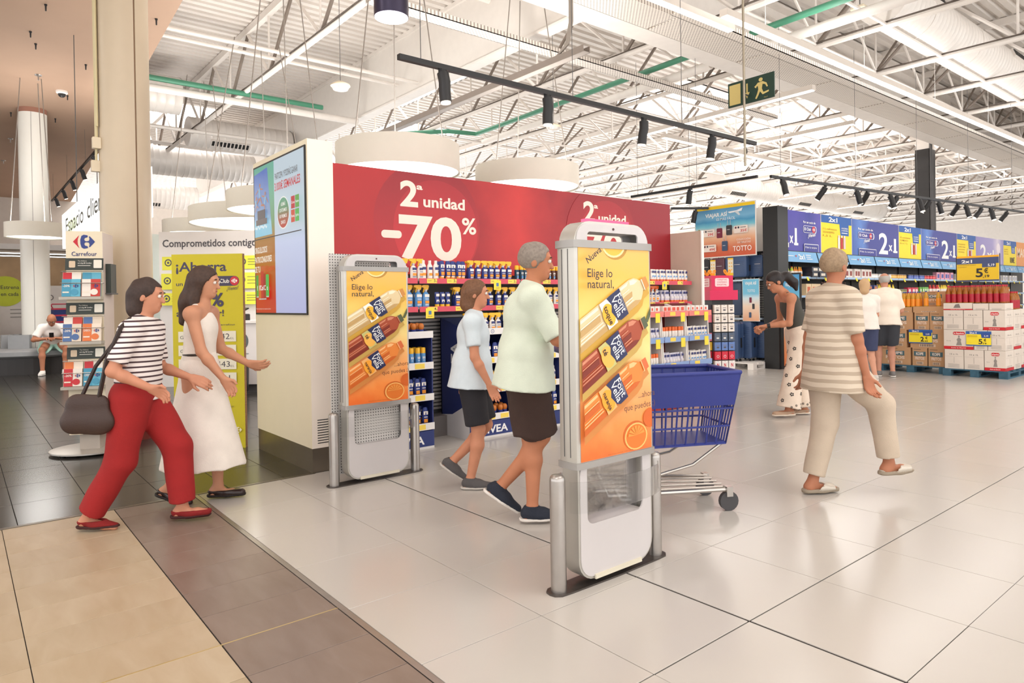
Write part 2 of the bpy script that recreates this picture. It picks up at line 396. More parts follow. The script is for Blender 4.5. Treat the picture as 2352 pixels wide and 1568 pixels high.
for x0, x1, y0, y1 in sky_rects:
    t = thing('skylight', 'bright rectangular skylight set in the corrugated roof', 'skylight', ((x0 + x1) / 2, (y0 + y1) / 2, ZD), group='skylights in the roof')
    hx, hy = (x1 - x0) / 2, (y1 - y0) / 2
    MB().add([(-hx, -hy, .35), (hx, -hy, .35), (hx, hy, .35), (-hx, hy, .35)], [(3, 2, 1, 0)]).build('diffuser', SKY, t)
    fr = MB()
    for s in (-1, 1):
        fr.box(s * hx - .03, s * hx + .03, -hy, hy, 0, .37).box(-hx, hx, s * hy - .03, s * hy + .03, 0, .37)
    fr.build('upstand', TRUSS, t)
    for k in range(1, int(2 * hy / 1.1)):
        MB().box(-hx, hx, -.02, .02, .3, .34).build('glazing_bar', TRUSS, t).location = (0, -hy + k * 2 * hy / int(2 * hy / 1.1), 0)
# trusses along X every 2.45 m
ZB, ZT, BAY = 5.85, 6.98, 2.45
strut = {}
STRUT_SHADE = mat('shaded_strut', (128, 116, 106), .55, var=.1)  # unlit tone of the white struts, put into the colour
CABLED = mat('dirty_cable', (96, 86, 78), .7, var=.2)
def strut_mesh(dx, dz, r, n=6):
    k = (round(dx, 2), round(dz, 2), r)
    if k not in strut: strut[k] = MB().cyl((0, 0, 0), (dx, 0, dz), r, n=n).mesh('strut', STRUT_SHADE if dx > 0 else TRUSS, True)
    return strut[k]
chord_b = {}
def x_truss(y, xa, xb, webs=True, label=None):
    t = thing('roof_truss', label or 'white steel roof truss with zigzag struts under the roof sheets', 'truss', (xa, y, ZB), group='roof trusses')
    L = xb - xa
    MB().cyl((0, 0, 0), (L, 0, 0), .05, n=8).build('bottom_chord', TRUSS, t, True)
    MB().box(0, L, -.05, .05, ZT - ZB, ZT - ZB + .14).build('top_chord', TRUSS, t)
    MB().tube([(L * q / 24, -.035 + .012 * math.sin(q * 2.3), .055 + .008 * math.sin(q * 1.7)) for q in range(25)], .016, 5).build('cable_run', CABLED, t, True)
    x = -8.27 - BAY * 20 - xa
    while x < L:
        if 0 <= x <= L:
            for dx in (-BAY / 2, BAY / 2):
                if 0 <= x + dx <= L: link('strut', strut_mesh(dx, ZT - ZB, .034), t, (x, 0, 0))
            link('strut', strut_mesh(0, ZT - ZB, .022), t, (x, 0, 0))
        x += BAY
    return t
x_truss(2.93, -29.5, -4.5, label='white steel roof truss nearest the brown mall ceiling')
x_truss(.48, -7.0, 6.0, label='white steel roof truss close beside the brown mall ceiling')
for k in range(16):
    y = 7.75 + 2.48 * k; x_truss(y, -8.27 - BAY * (9 if k < 10 else 7), -8.27 + BAY * (5 if k < 12 else 4))
# tubes along Y joining the trusses
xx = -8.27 - BAY * 8; q = 0
while xx < 3:
    tb = MB().cyl((0, 0, 0), (0, 36, 0), .03, n=8).build('tie_tube', TRUSS, None, True); tb.location = (xx + BAY / 2, 7.75, ZB + .02)
    tag(tb, 'thin white tie tube running across the roof trusses', 'tube', 'tie tubes across the trusses')
    # web between tie tube and roof in the other direction
    if xx > -24:
        t = thing('cross_truss', 'white cross truss tying the roof trusses together', 'truss', (xx, 7.75, ZB + .05), math.pi / 2, 'cross trusses')
        MB().cyl((0, 0, 0), (34, 0, 0), .03, n=6).build('bottom_chord', TRUSS, t, True); MB().cyl((0, .03, .04), (34, .03, .04), .014, n=5).build('cable_run', CABLED, t, True)
        for k in range(14):
            for dx in (-1.24, 1.24):
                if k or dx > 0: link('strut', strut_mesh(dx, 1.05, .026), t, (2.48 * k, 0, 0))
    xx += BAY * 2; q += 1
for (xx, y0, y1, z, r) in [(-9.6, .78, 5.6, 5.9, .035), (-10.4, .82, 5.6, 6.05, .035), (-12.0, .9, 5.6, 6.8, .06), (-15.9, 1.1, 5.6, 5.75, .045), (-18.4, 1.25, 5.6, 5.9, .05), (-7.1, 1.0, 5.6, 6.75, .06)]:
    o = MB().cyl((0, 0, 0), (0, y1 - y0, 0), r, n=10).build('service_pipe', TRUSS, None, True); o.location = (xx, y0, z)
    tag(o, 'white service pipe crossing between brown ceiling and deep white beam', 'pipe', 'white pipes before the beam')
# deep fascia beam along X
t = thing('fascia_beam', 'deep smooth white beam with a bottom flange running under the roof', 'beam', (-15, 5.7, 5.78))
MB().box(-12, 10.6, -.02, .02, 0, ZD - 5.78 + .05).build('web_plate', mat('fascia_white', (226, 220, 213), .5, var=.02), t)
MB().box(-12, 10.6, -.12, .14, -.04, 0).build('bottom_flange', TRUSS, t)
MB().box(-12, 10.6, -.06, .06, ZD - 5.78 - .08, ZD - 5.78).build('top_flange', TRUSS, t)
# beam along Y with perforated trays beside it
t = thing('main_beam', 'wide white roof beam running above the entrance towards the black column', 'beam', (-4.45, 5, 5.6))
MB().box(-.2, .2, -.8, 24, -.04, 0).box(-.02, .02, -.8, 24, 0, 1.5).box(-.2, .2, -.8, 24, 1.4, 1.45).build('beam_section', TRUSS, t)
PERF = None
def perf_mat():
    m = bpy.data.materials.new('perforated_white_steel'); m.use_nodes = True; nt = m.node_tree; b = nt.nodes['Principled BSDF']
    tc = nt.nodes.new('ShaderNodeTexCoord'); mp = nt.nodes.new('ShaderNodeMapping'); mp.inputs['Scale'].default_value = (22, 22, 22); mp.inputs['Rotation'].default_value = (0, 0, R(45))
    nt.links.new(tc.outputs['Object'], mp.inputs['Vector'])
    v = nt.nodes.new('ShaderNodeTexVoronoi'); v.inputs['Randomness'].default_value = 0.0; v.inputs['Scale'].default_value = 1.0; v.voronoi_dimensions = '2D'
    nt.links.new(mp.outputs[0], v.inputs['Vector'])
    lt = nt.nodes.new('ShaderNodeMath'); lt.operation = 'LESS_THAN'; lt.inputs[1].default_value = .3; nt.links.new(v.outputs['Distance'], lt.inputs[0])
    mx = nt.nodes.new('ShaderNodeMix'); mx.data_type = 'RGBA'; mx.inputs[6].default_value = (*lin((234, 226, 216)), 1); mx.inputs[7].default_value = (*lin((168, 156, 146)), 1)
    nt.links.new(lt.outputs[0], mx.inputs[0]); nt.links.new(mx.outputs[2], b.inputs['Base Color']); b.inputs['Roughness'].default_value = .5
    return m
PERF = perf_mat()
t = thing('cable_tray', 'wide run of perforated white cable tray panels beside the white beam', 'cable tray', (-3.95, 4.4, 5.56))
for k in range(11):
    o = MB().box(-.28, .28, .03, 2.42, 0, .015).box(-.29, -.28, .03, 2.42, 0, .09).box(.28, .29, .03, 2.42, 0, .09).build('tray_panel', PERF, t); o.location = (0, 2.45 * k - .3, 0)
for nm, x0, ya, yb, z, wd, lb in (('cable_tray', -5.85, 2.6, 13.0, 5.5, .13, 'narrow perforated white cable tray passing under the deep beam'), ('cable_tray', -3.25, 6.0, 24, 5.35, .1, 'narrow perforated white cable tray above the long lit luminaire')):
    o = MB().box(-wd, wd, 0, yb - ya, 0, .012).box(-wd, -wd + .01, 0, yb - ya, 0, .08).box(wd - .01, wd, 0, yb - ya, 0, .08).build(nm, PERF); o.location = (x0, ya, z); tag(o, lb, 'cable tray')
t = thing('cable_tray', 'dark grey perforated cable tray fed by a thick bundle of cables', 'cable tray', (-10.2, 4.6, 4.6))
MB().box(0, 6.55, -.06, .06, 0, .01).box(0, 6.55, -.065, -.055, 0, .09).box(0, 6.55, .055, .065, 0, .09).build('tray', mat('galvanised_grey', (150, 140, 132), .45, .5), t)
cb = MB()
for k in range(7):
    ox, oy = (k % 4) * .02 - .03, (k // 4) * .02
    cb.tube([(5.4, oy, .05 + .004 * k), (5.9, oy, .08), (6.18 + ox, oy, .22), (6.26 + ox, oy, .5), (6.28 + ox, oy, 2.5)], .011, 6)
cb.build('cable_bundle', mat('grey_cable', (150, 140, 130), .6), t, True)
# green and white pipes
def pipe(name, pts, r, m, label, cat='pipe', group=None, n=10):
    p0 = Vector(pts[0]); o = MB().tube([Vector(p) - p0 for p in pts], r, n).build(name, m, None, True); o.location = p0
    return tag(o, label, cat, group)
pipe('sprinkler_pipe', [(-12.15, .92, 5.8), (-12.15, 4.62, 5.8)], .055, GREENP, 'green pipe ending before the deep white beam')
pipe('water_pipe', [(-12.2, .92, 5.62), (-12.2, 5.5, 5.62)], .075, TRUSS, 'thick white pipe just below the short green pipe')
pipe('sprinkler_pipe', [(-13.6, 6.6, 5.75), (-12.1, 8.0, 5.75), (-11.9, 8.75, 5.75), (-4.72, 8.5, 5.75)], .055, GREENP, 'long green pipe that turns a corner under the roof')
pipe('sprinkler_pipe', [(-3.6, 8.46, 5.75), (2.5, 8.25, 5.75)], .055, GREENP, 'green pipe on the far side of the white beam')
pipe('water_pipe', [(-12.2, 9.2, 5.65), (-4.75, 8.97, 5.65)], .08, TRUSS, 'thick white pipe running along the long green pipe')
pipe('water_pipe', [(-3.6, 8.93, 5.65), (2.5, 8.75, 5.65)], .08, TRUSS, 'thick white pipe on the far side of the white beam')
pipe('power_busbar', [(-14, 8.0, 6.0), (-4.55, 8.0, 6.0)], .035, TRUSS, 'slim white conduit above the long green pipe')
# spiral ducts
def duct(x, y0, y1, z, r, label, grille=True):
    t = thing('air_duct', label, 'air duct', (x, y0, z))
    L = y1 - y0; n = int(L / .16); mb = MB(); rs = []
    for k in range(n + 1):
        yy = L * k / n
        for q, rr in ((0, r), (.02, r + .008), (.04, r)):
            rs.append([(rr * math.cos(2 * math.pi * j / 28), min(yy + q, L), rr * math.sin(2 * math.pi * j / 28)) for j in range(28)])
    mb.rings(rs).build('duct_shell', DUCT, t, True)
    mb = MB().lathe([(r + .012, 0), (r + .012, .03)], n=28); me = mb.mesh('duct_ring', DUCT, True)
    k = 1.2
    while k < L:
        o = link('duct_ring', me, t, (0, k, 0)); o.rotation_euler = (R(90), 0, 0); k += 2.4
    if grille:
        yy = .5
        while yy < L - 1:
            g = MB(); a = Vector((.62, 0, -.78))
            a = Vector((.78, 0, .3)).normalized() if x > -6 else Vector((.7, 0, -.72)); ax = Vector((0, 1, 0)); up = a.cross(ax)
            g.obox(a * (r + .015), (ax, up, a), (.5, .09, .03))
            go = g.build('grille', TRUSS, t); go.location = (0, yy + .5, 0)
            s = MB()
            for q in range(10): s.obox(a * (r + .05) + ax * (-.44 + .098 * q), (ax, up, a), (.03, .07, .006))
            so = s.build('grille_slots', BLACK, t); so.location = (0, yy + .5, 0)
            yy += 5.0
    return t
duct(-2.2, 10.2, 34, 6.35, .44, 'large white spiral air duct beside the long lit luminaire')
duct(-16.8, 2.9, 5.6, 5.95, .38, 'short white spiral duct with a dark grille in front of the skylights')
duct(-14.6, 1.1, 2.2, 6.2, .42, 'white spiral duct with a blank round end beside the brown ceiling', False)
duct(-19.4, 2.2, 5.4, 5.6, .42, 'white spiral duct below the far skylights', False)
duct(-26, 2.6, 5.4, 5.5, .45, 'farthest short white spiral duct beyond the skylights')
duct(-12.3, 20, 34, 5.62, .45, 'white spiral duct far beyond the red panel')
# brown mall soffit
SOF = mat('brown_soffit', (176, 146, 124), .75, var=.03, scale=1.2)
edge = [(-1.5, .28), (-7.63, .644), (-12.82, .897), (-18.9, 1.218), (-40.2, 2.24)]
poly = edge + [(-40.2, -14), (-1.5, -14)]
sf = MB().prism([(a, b) for a, b in poly], (0, 0, 5.6), (1, 0, 0), (0, 1, 0), (0, 0, .5)).build('ceiling', SOF)
tag(sf, 'smooth brown mall ceiling with small fittings', 'ceiling', kind='structure')
# ================================================================ entrance gates with bottle posters
def rloop(y0, y1, z0, z1, r, n=6):
    p = []
    for cy, cz, a0 in ((y1 - r, z0 + r, -90), (y1 - r, z1 - r, 0), (y0 + r, z1 - r, 90), (y0 + r, z0 + r, 180)):
        for i in range(n + 1): a = R(a0 + 90 * i / n); p.append((cy + r * math.cos(a), cz + r * math.sin(a)))
    return p
def frame(mb, outer, inner, x0, x1):
    """flat frame in the YZ plane between two loops with the same number of points"""
    n = len(outer); L = [[(x0, *p) for p in outer], [(x1, *p) for p in outer], [(x1, *p) for p in inner], [(x0, *p) for p in inner]]
    vs = [p for l in L for p in l]; fs = []
    for a in range(4):
        b = (a + 1) % 4
        for i in range(n):
            j = (i + 1) % n; fs.append((a * n + i, a * n + j, b * n + j, b * n + i))
    return mb.add(vs, fs)
def clip_u(pts, u0, u1, v0, v1):
    for ax, lim, sg in ((0, u0, 1), (0, u1, -1), (1, v0, 1), (1, v1, -1)):
        out = []
        for i in range(len(pts)):
            a, b = pts[i - 1], pts[i]; da, db = (a[ax] - lim) * sg, (b[ax] - lim) * sg
            if (da >= 0) != (db >= 0):
                t = da / (da - db); out.append((a[0] + (b[0] - a[0]) * t, a[1] + (b[1] - a[1]) * t))
            if db >= 0: out.append(b)
        pts = out
        if len(pts) < 3: return None
    return pts
PW, PH = .49, .985
POSTER_BG = ramp_mat('poster_backdrop', [(0, (222, 106, 40)), (.12, (236, 138, 66)), (.34, (238, 176, 110)), (.5, (232, 205, 130)), (.64, (222, 198, 104)), (.85, (238, 178, 70)), (1, (226, 176, 88))], 'Y', 0, PH, .22, 6.0, .35, emit=.1)
def drink_poster(sh):
    sh.rect(0, 0, PW, PH, POSTER_BG)
    def P(pts, c):
        q = clip_u(pts, 0, PW, 0, PH)
        if q: sh.poly(q, c)
    def circ(x, y, r, c, n=24): P([(x + r * math.cos(2 * math.pi * i / n), y + r * .8 * math.sin(2 * math.pi * i / n)) for i in range(n)], c)
    # orange slices
    circ(.245, .995, .088, (190, 140, 60)); circ(.235, 1.0, .082, (250, 226, 160)); circ(.235, 1.0, .07, (240, 188, 70))
    circ(.37, .075, .088, (206, 100, 36)); circ(.375, .07, .082, (246, 190, 110)); circ(.375, .07, .073, (226, 120, 44))
    for k in range(7):
        a = R(20 + 25 * k); P([(.375, .075), (.375 + .062 * math.cos(a - .15), .072 + .05 * math.sin(a - .15)), (.375 + .062 * math.cos(a + .15), .072 + .05 * math.sin(a + .15))], (236, 150, 66))
    circ(.485, .15, .06, (214, 102, 38))
    P([(.45, .625), (.49, .7), (.49, .66), (.47, .622)], (74, 82, 52)); P([(.452, .628), (.472, .625), (.489, .695)], (90, 98, 64))
    ang = R(29); ca, sa = math.cos(ang), math.sin(ang)
    def bottle(cu, cv, body, dark, light, cap, w, flav, fc, fl, shade):
        T = lambda d, o: (cu - d * ca + o * sa * -1, cv - d * sa + o * ca)
        def pl(pts, c): P([T(d, o) for d, o in pts], c)
        h = w / 2
        pl([(a_ + .012, b_ - .032) for a_, b_ in [(.0, -.03), (.0, .0), (.12, .0), (.64, .0), (.64, -h), (.12, -h), (.075, -h * .85), (.05, -.034)]], shade)
        pl([(.028, -.026), (.028, .026), (.046, .028), (.058, h * .62), (.078, h * .86), (.115, h), (.64, h), (.64, -h), (.115, -h), (.078, -h * .86), (.058, -h * .62), (.046, -.028)], body)
        pl([(.06, h * .5), (.082, h * .78), (.112, h * .9), (.12, h * .6), (.09, h * .45)], light)
        pl([(.125, h * .9), (.19, h * .9), (.19, h * .72), (.14, h * .72)], light); pl([(.365, h * .9), (.6, h * .9), (.6, h * .7), (.365, h * .7)], light)
        pl([(.12, -h * .62), (.64, -h * .62), (.64, -h * .98), (.12, -h * .98), (.085, -h * .86)], dark); pl([(.12, h * .12), (.2, h * .12), (.2, -h * .2), (.13, -h * .2)], dark); pl([(.37, h * .3), (.64, h * .3), (.64, -h * .1), (.38, -h * .1)], dark)
        for o in (.36, -.3, -.5): pl([(.135, h * o + .005), (.19, h * o + .005), (.19, h * o), (.135, h * o)], light); pl([(.37, h * o + .005), (.58, h * o + .005), (.58, h * o), (.37, h * o)], light)
        pl([(.0, -.027), (.0, .027), (.034, .03), (.034, -.03)], cap); pl([(.034, -.03), (.034, .03), (.04, .03), (.04, -.03)], light)
        d0 = .20
        pl([(d0 + .085, h), (d0 + .155, h), (d0 + .155, -h), (d0 + .085, -h)], fl)
        q = [(d0 + .12 + .042 * math.cos(2 * math.pi * i / 20), -.006 + h * .82 * math.sin(2 * math.pi * i / 20)) for i in range(20)]; pl(q, fc)
        pl([(d0, h + .002), (d0, -h - .002), (d0 + .06, -h - .002), (d0 + .082, -h * .8), (d0 + .1, -.004), (d0 + .082, h * .4), (d0 + .1, h), (d0 + .07, h + .002)], (38, 44, 84))
        r2 = ang - math.pi / 2
        for t, dd, oo in (('Font', .038, h * .72), ('Vella', .076, h * .78)):
            x, y = T(d0 + dd, oo); sh.text(t, x, y, .052, (250, 248, 244), bold=.006, rot=r2)
        x, y = T(d0 + .012, h * .75); sh.text('EN SU MÁXIMA PUREZA', x, y, .009, (200, 204, 220), rot=r2)
        x, y = T(d0 + .138, h * .62); sh.text(flav, x, y, .04 if len(flav) < 6 else .032, (40, 34, 40), bold=.012, rot=r2)
    bottle(.462, .826, (226, 204, 160), (196, 160, 104), (246, 234, 206), (206, 140, 70), .135, 'toque', (244, 182, 50), (250, 244, 232), (204, 158, 60))
    bottle(.44, .63, (166, 74, 46), (126, 44, 28), (208, 134, 104), (84, 92, 66), .13, 'té', (240, 180, 80), (196, 190, 120), (196, 160, 82))
    bottle(.43, .43, (230, 134, 58), (206, 100, 36), (246, 190, 130), (214, 108, 60), .13, 'naranja', (244, 164, 50), (238, 178, 110), (206, 132, 66))
    INK = (52, 42, 50)
    sh.text('Nueva', .03, .9, .042, INK, bold=.012, rot=R(34))
    sh.text('Elige lo', .024, .84, .056, INK, bold=.004, sx=1.05); sh.text('natural,', .024, .79, .056, INK, bold=.004, sx=1.05)
    sh.text('...ahora', PW - .012, .265, .042, (96, 62, 46), 'r', rot=R(2)); sh.text('que puedes ;)', PW - .012, .215, .042, (96, 62, 46), 'r', rot=R(2))
    sh.text('Bebida refrescante aromatizada. Consumo moderado.', .14, .018, .008, (150, 80, 40))
CLEAR = mat('clear_acrylic', (238, 240, 240), .06, var=0, trans=1.0, alpha=.42, ior=1.1)
ALU = mat('satin_aluminium', (190, 186, 178), .35, .55, var=.03)
ALUD = mat('grey_aluminium_cap', (160, 156, 152), .4, .4, var=.03)
PANELW = mat('gate_white_plastic', (200, 194, 193), .3, var=.015)
def gate(label, x, y, lit, perforated):
    t = thing('security_gate', label, 'security gate', (x, y, 0))
    pl = [(.375 * math.cos(a) * (1 if abs(math.cos(a)) < .999 else 1), 0) for a in ()]
    out = [( .055, -.3), (.062, 0), (.055, .3), (.05, .36), (.03, .385), (0, .392), (-.03, .385), (-.05, .36), (-.055, .3), (-.062, 0), (-.055, -.3), (-.05, -.36), (-.03, -.385), (0, -.392), (.03, -.385), (.05, -.36)]
    MB().rings([[(a, b, z) for a, b in out] for z in (0, .008)]).build('base_plate', mat('scuffed_steel', (96, 90, 86), .35, .8, var=.15, scale=30), t)
    for s in (-1, 1):
        MB().lathe([(.036, .008), (.036, .505), (.034, .519), (.026, .529), (.012, .533), (.002, .534)], (0, s * .335, 0), 20).build('bollard', STEEL, t, True)
    O = rloop(-.255, .255, .03, 1.68, .1); I = rloop(-.243, .243, .042, 1.668, .09)
    frame(MB(), O, I, -.05, .05).build('side_band', ALU, t, True)
    for sx in (-1, 1):
        xa, xb = (.046, .054) if sx > 0 else (-.054, -.046)
        o2 = rloop(-.243, .243, .042, .6, .085); w2 = rloop(-.2, .185, .285, .57, .04)
        frame(MB(), o2, w2, xa, xb).build('lower_panel', PANELW, t)
        o3 = rloop(-.243, .243, 1.52, 1.668, .07); w3 = rloop(-.175, .175, 1.575, 1.632, .02)
        frame(MB(), o3, w3, xa, xb).build('handle_panel', PANELW, t)
    MB().box(-.045, .045, -.2, .185, .27, .285).build('window_sill', PANELW, t)
    MB().box(-.045, .045, -.175, .175, 1.632, 1.662).build('handle_core', PANELW, t)
    pane = MB().box(-.004, .004, -.21, .195, .28, .575)
    pane.build('window_pane', PERFG if perforated else CLEAR, t)
    # poster case with rounded sides
    prof = [(.062, -.245), (.062, .245), (.055, .262), (.035, .27), (-.035, .27), (-.055, .262), (-.062, .245), (-.062, -.245), (-.055, -.262), (-.035, -.27), (.035, -.27), (.055, -.262)]
    MB().rings([[(a, b, z) for a, b in prof[::-1]] for z in (.565, 1.57)][::-1]).build('poster_case', ALU, t, True)
    g = MB()
    for s in (-1, 1): g.box(-.02, -.016, s * .2705 - .001, s * .2705 + .001, .6, 1.55).box(.02, .024, s * .2705 - .001, s * .2705 + .001, .6, 1.55)
    g.build('case_seam', DGREY, t)
    p2 = [(a * 1.12, b * 1.03) for a, b in prof]
    for z0, z1 in ((.548, .578), (1.556, 1.59)):
        MB().rings([[(a, b, z) for a, b in p2[::-1]] for z in (z0, z1)][::-1]).build('case_cap', ALUD, t, True)
    sh = Sheet((x + .0625, y - PW / 2, .58), (0, 1, 0), (0, 0, 1)); drink_poster(sh); sh.build('poster', t)
    # curved acrylic band from bollard to bollard
    pts = []
    for i in range(15):
        a = -math.pi / 2 + math.pi * i / 14; pts.append((.045 + .085 * math.cos(a), .305 * math.sin(a)))
    for s in (1, -1):
        vs = [(s * (a + e), b, z) for e in (0, .004) for z in (.36, .5) for a, b in pts]; n = 15; fs = []
        for i in range(n - 1): fs += [(i, i + 1, n + i + 1, n + i), (2 * n + i + 1, 2 * n + i, 3 * n + i, 3 * n + i + 1), (n + i, n + i + 1, 3 * n + i + 1, 3 * n + i), (i + 1, i, 2 * n + i, 2 * n + i + 1)]
        MB().add(vs, fs).build('acrylic_band', CLEAR, t, True)
    MB().box(.054, .064, -.16, .16, .03, .05).build('hinge_strip', mat('cream_strip', (214, 206, 186), .5), t)
    MB().cyl((.053, 0, 1.65), (.057, 0, 1.65), .006, n=12).build('sensor', mat('sensor_dark', (70, 20, 24), .2), t)
    if lit: MB().box(-.02, .02, -.14, .15, 1.68, 1.697).build('alarm_light', emit_mat('alarm_pink', (255, 96, 128), 1.6), t)
    return t
def perfgate():
    m = bpy.data.materials.new('perforated_grey_sheet'); m.use_nodes = True; nt = m.node_tree; b = nt.nodes['Principled BSDF']
    tc = nt.nodes.new('ShaderNodeTexCoord'); sp = nt.nodes.new('ShaderNodeSeparateXYZ'); cbn = nt.nodes.new('ShaderNodeCombineXYZ'); nt.links.new(tc.outputs['Object'], sp.inputs[0])
    nt.links.new(sp.outputs['Y'], cbn.inputs[0]); nt.links.new(sp.outputs['Z'], cbn.inputs[1])
    v = nt.nodes.new('ShaderNodeTexVoronoi'); v.inputs['Randomness'].default_value = 0.0; v.inputs['Scale'].default_value = 48; v.voronoi_dimensions = '2D'; nt.links.new(cbn.outputs[0], v.inputs['Vector'])
    lt = nt.nodes.new('ShaderNodeMath'); lt.operation = 'LESS_THAN'; lt.inputs[1].default_value = .22; nt.links.new(v.outputs['Distance'], lt.inputs[0])
    mx = nt.nodes.new('ShaderNodeMix'); mx.data_type = 'RGBA'; mx.inputs[6].default_value = (*lin((206, 202, 198)), 1); mx.inputs[7].default_value = (*lin((80, 76, 74)), 1)
    nt.links.new(lt.outputs[0], mx.inputs[0]); nt.links.new(mx.outputs[2], b.inputs['Base Color']); b.inputs['Roughness'].default_value = .5
    return m
PERFG = perfgate()
gate('security gate with a lit pink alarm light on top and clear lower window', .48, .545, True, False)
g2 = gate('security gate with a perforated lower window beside the cream screen tower', -1.925, .555, False, True)
MB().box(-.12, -.112, -.3, .2, .05, 1.69).build('back_plate', PERFG, g2)
# ================================================================ cream screen tower
CREAM = mat('cream_cabinet', (226, 214, 186), .4, var=.015)
CREAMP = mat('pale_cabinet_side', (240, 228, 216), .4, var=.015)
t = thing('screen_tower', 'tall cream tower with a large video screen and steel plinth', 'screen tower', (-3.03, .36, 0))
MB().box(-3.655, -2.405, .255, .465, .19, 2.61).build('cabinet', CREAM, t, world=True)
MB().box(-2.405, -2.4035, .256, .464, .19, 2.609).build('side_panel', CREAMP, t, world=True)
MB().box(-3.65, -2.41, .26, .46, 0, .19).build('plinth', mat('steel_plinth', (128, 118, 106), .3, .75, var=.06), t, world=True)
v = MB()
for k in range(10): v.box(-2.4045, -2.4025, .3, .44, .225 + .02 * k, .232 + .02 * k)
v.build('vent_slots', BLACK, t, world=True)
MB().box(-3.62, -2.43, .245, .256, 1.235, 2.565).build('screen_bezel', BLACK, t, world=True)
sh = Sheet((-3.60, .2445, 1.25), (1, 0, 0), (0, 0, 1)); SW, SH = 1.155, 1.30; E = .72
def em(c):
    m = mat('screen_%02x%02x%02x' % c, c, .3, var=0, emit=E); m.node_tree.nodes['Principled BSDF'].inputs['Base Color'].default_value = (.02, .02, .02, 1)
    return m
PALE = ramp_mat('screen_pale', [(0, (176, 180, 222)), (.45, (196, 206, 234)), (.55, (190, 206, 216)), (1, (186, 204, 216))], 'Y', 0, SH, .05, 2, .3, emit=E, base=False)
SIDE = ramp_mat('screen_side', [(0, (190, 26, 26)), (.14, (196, 44, 26)), (.3, (176, 96, 30)), (.5, (170, 120, 50)), (.6, (110, 150, 100)), (.8, (96, 168, 140)), (1, (92, 170, 150))], 'Y', 0, SH, .05, 2, .3, emit=E, base=False)
sh.rect(0, 0, SW, SH, PALE); sh.rect(0, 0, .5, SH, SIDE)
SKYB = ramp_mat('screen_photo', [(0, (120, 196, 220)), (.3, (150, 200, 220)), (.42, (120, 150, 190)), (1, (70, 108, 186))], 'Y', .6, 1.26, .3, 9, .3, emit=E, base=False)
sh.poly([(0, .68), (.44, .68), (.34, 1.27), (0, 1.24)], SKYB)
for cx, cy, sc, an in ((.14, 1.06, 1.0, .2), (.28, .98, .9, -.4), (.06, .98, .7, .6)):
    SK = em((176, 110, 76))
    q = lambda l: [(cx + (a * math.cos(an) - b * math.sin(an)) * sc * .1, cy + (a * math.sin(an) + b * math.cos(an)) * sc * .1) for a, b in l]
    sh.ell(cx + .012 * sc, cy + .075 * sc, .016 * sc, .02 * sc, SK, 10)
    sh.poly(q([(-.22, .5), (.22, .5), (.18, -.3), (-.18, -.3)]), em((120, 170, 200)))
    for l in ([(-.2, .5), (-1.0, .3), (-1.0, .2), (-.2, .35)], [(.2, .5), (.95, .2), (.9, .1), (.2, .35)], [(-.18, -.3), (-.9, -.6), (-.9, -.75), (0, -.5)], [(.18, -.3), (.5, -1.0), (.4, -1.1), (0, -.4)]): sh.poly(q(l), SK)
sh.rect(.06, .78, .28, .05, em((96, 84, 84))); sh.rect(.1, .83, .2, .08, em((70, 60, 66)))
for k in range(9): sh.ell(.05 + .035 * k, .75 + .03 * random.random(), .02, .012, em((214, 230, 236)), 9)
sh.textfit('PARTICIPA Y PODRÁS GANAR', .56, 1.125, .5, .055, em((52, 46, 50)), bold=.01)
sh.textfit('3.000€ SEMANALES', .55, 1.03, .56, .07, em((196, 40, 50)), bold=.02)
sh.ell(.74, .83, .135, .135, em((236, 236, 230))); sh.ell(.74, .83, .125, .125, ramp_mat('screen_badge', [(0, (190, 50, 40)), (.4, (150, 90, 60)), (.6, (96, 140, 100)), (1, (90, 160, 130))], 'Y', .7, .96, 0, 1, .3, emit=E, base=False))
for k, s in enumerate(('ADEMÁS', 'SORTEAMOS', '100 PREMIOS', 'DIARIOS')): sh.textfit(s, .74, .888 - .05 * k, .1 if len(s) < 8 else .17, .03, em((244, 240, 232)), 'c', .01)
for (a, b, c, s) in ((.92, .84, (190, 36, 48), 'Coca'), (1.01, .84, (96, 164, 70), 'fuze'), (.92, .73, (206, 76, 50), 'Fanta'), (1.01, .73, (84, 176, 76), 'Sprite')):
    sh.rect(a, b, .08, .1, em(c)); sh.textfit(s, a + .04, b + .04, .065, .022, em((244, 244, 240)), 'c', .01)
for k, (s, wd) in enumerate((('ORGULLOSOS', .31), ('PATROCINADORES', .42), ('DE TU', .13))): sh.textfit(s, .05, .53 - .085 * k, wd, .055, em((246, 240, 226)), bold=.02)
sh.textfit('VERANO', .2, .36, .17, .055, em((206, 60, 40)), bold=.02); sh.text('épico', .385, .36, .07, em((206, 60, 40)), bold=.015, rot=.1)
for k, (c, hh, s) in enumerate((((70, 160, 60), .2, 'f'), ((206, 100, 40), .22, 'F'), ((190, 30, 40), .25, 'Cola'), ((160, 20, 28), .23, 'C'), ((70, 180, 80), .2, 's'))):
    a = .07 + .066 * k; sh.rrect(a, .115 + (.02 if k in (0, 4) else 0), .075, hh, .012, em(c)); sh.rect(a + .006, .117 + (.02 if k in (0, 4) else 0), .063, .01, em((190, 190, 190))); sh.text(s, a + .037, .2, .06, em((244, 240, 236)), 'c', .02)
sh.text('Marcas registradas de sus respectivos dueños', .08, .03, .02, em((230, 190, 180)))
sh.rect(0, SH * .5 - .004, SW, .008, em((30, 30, 34)))
sh.build('screen_image', t)
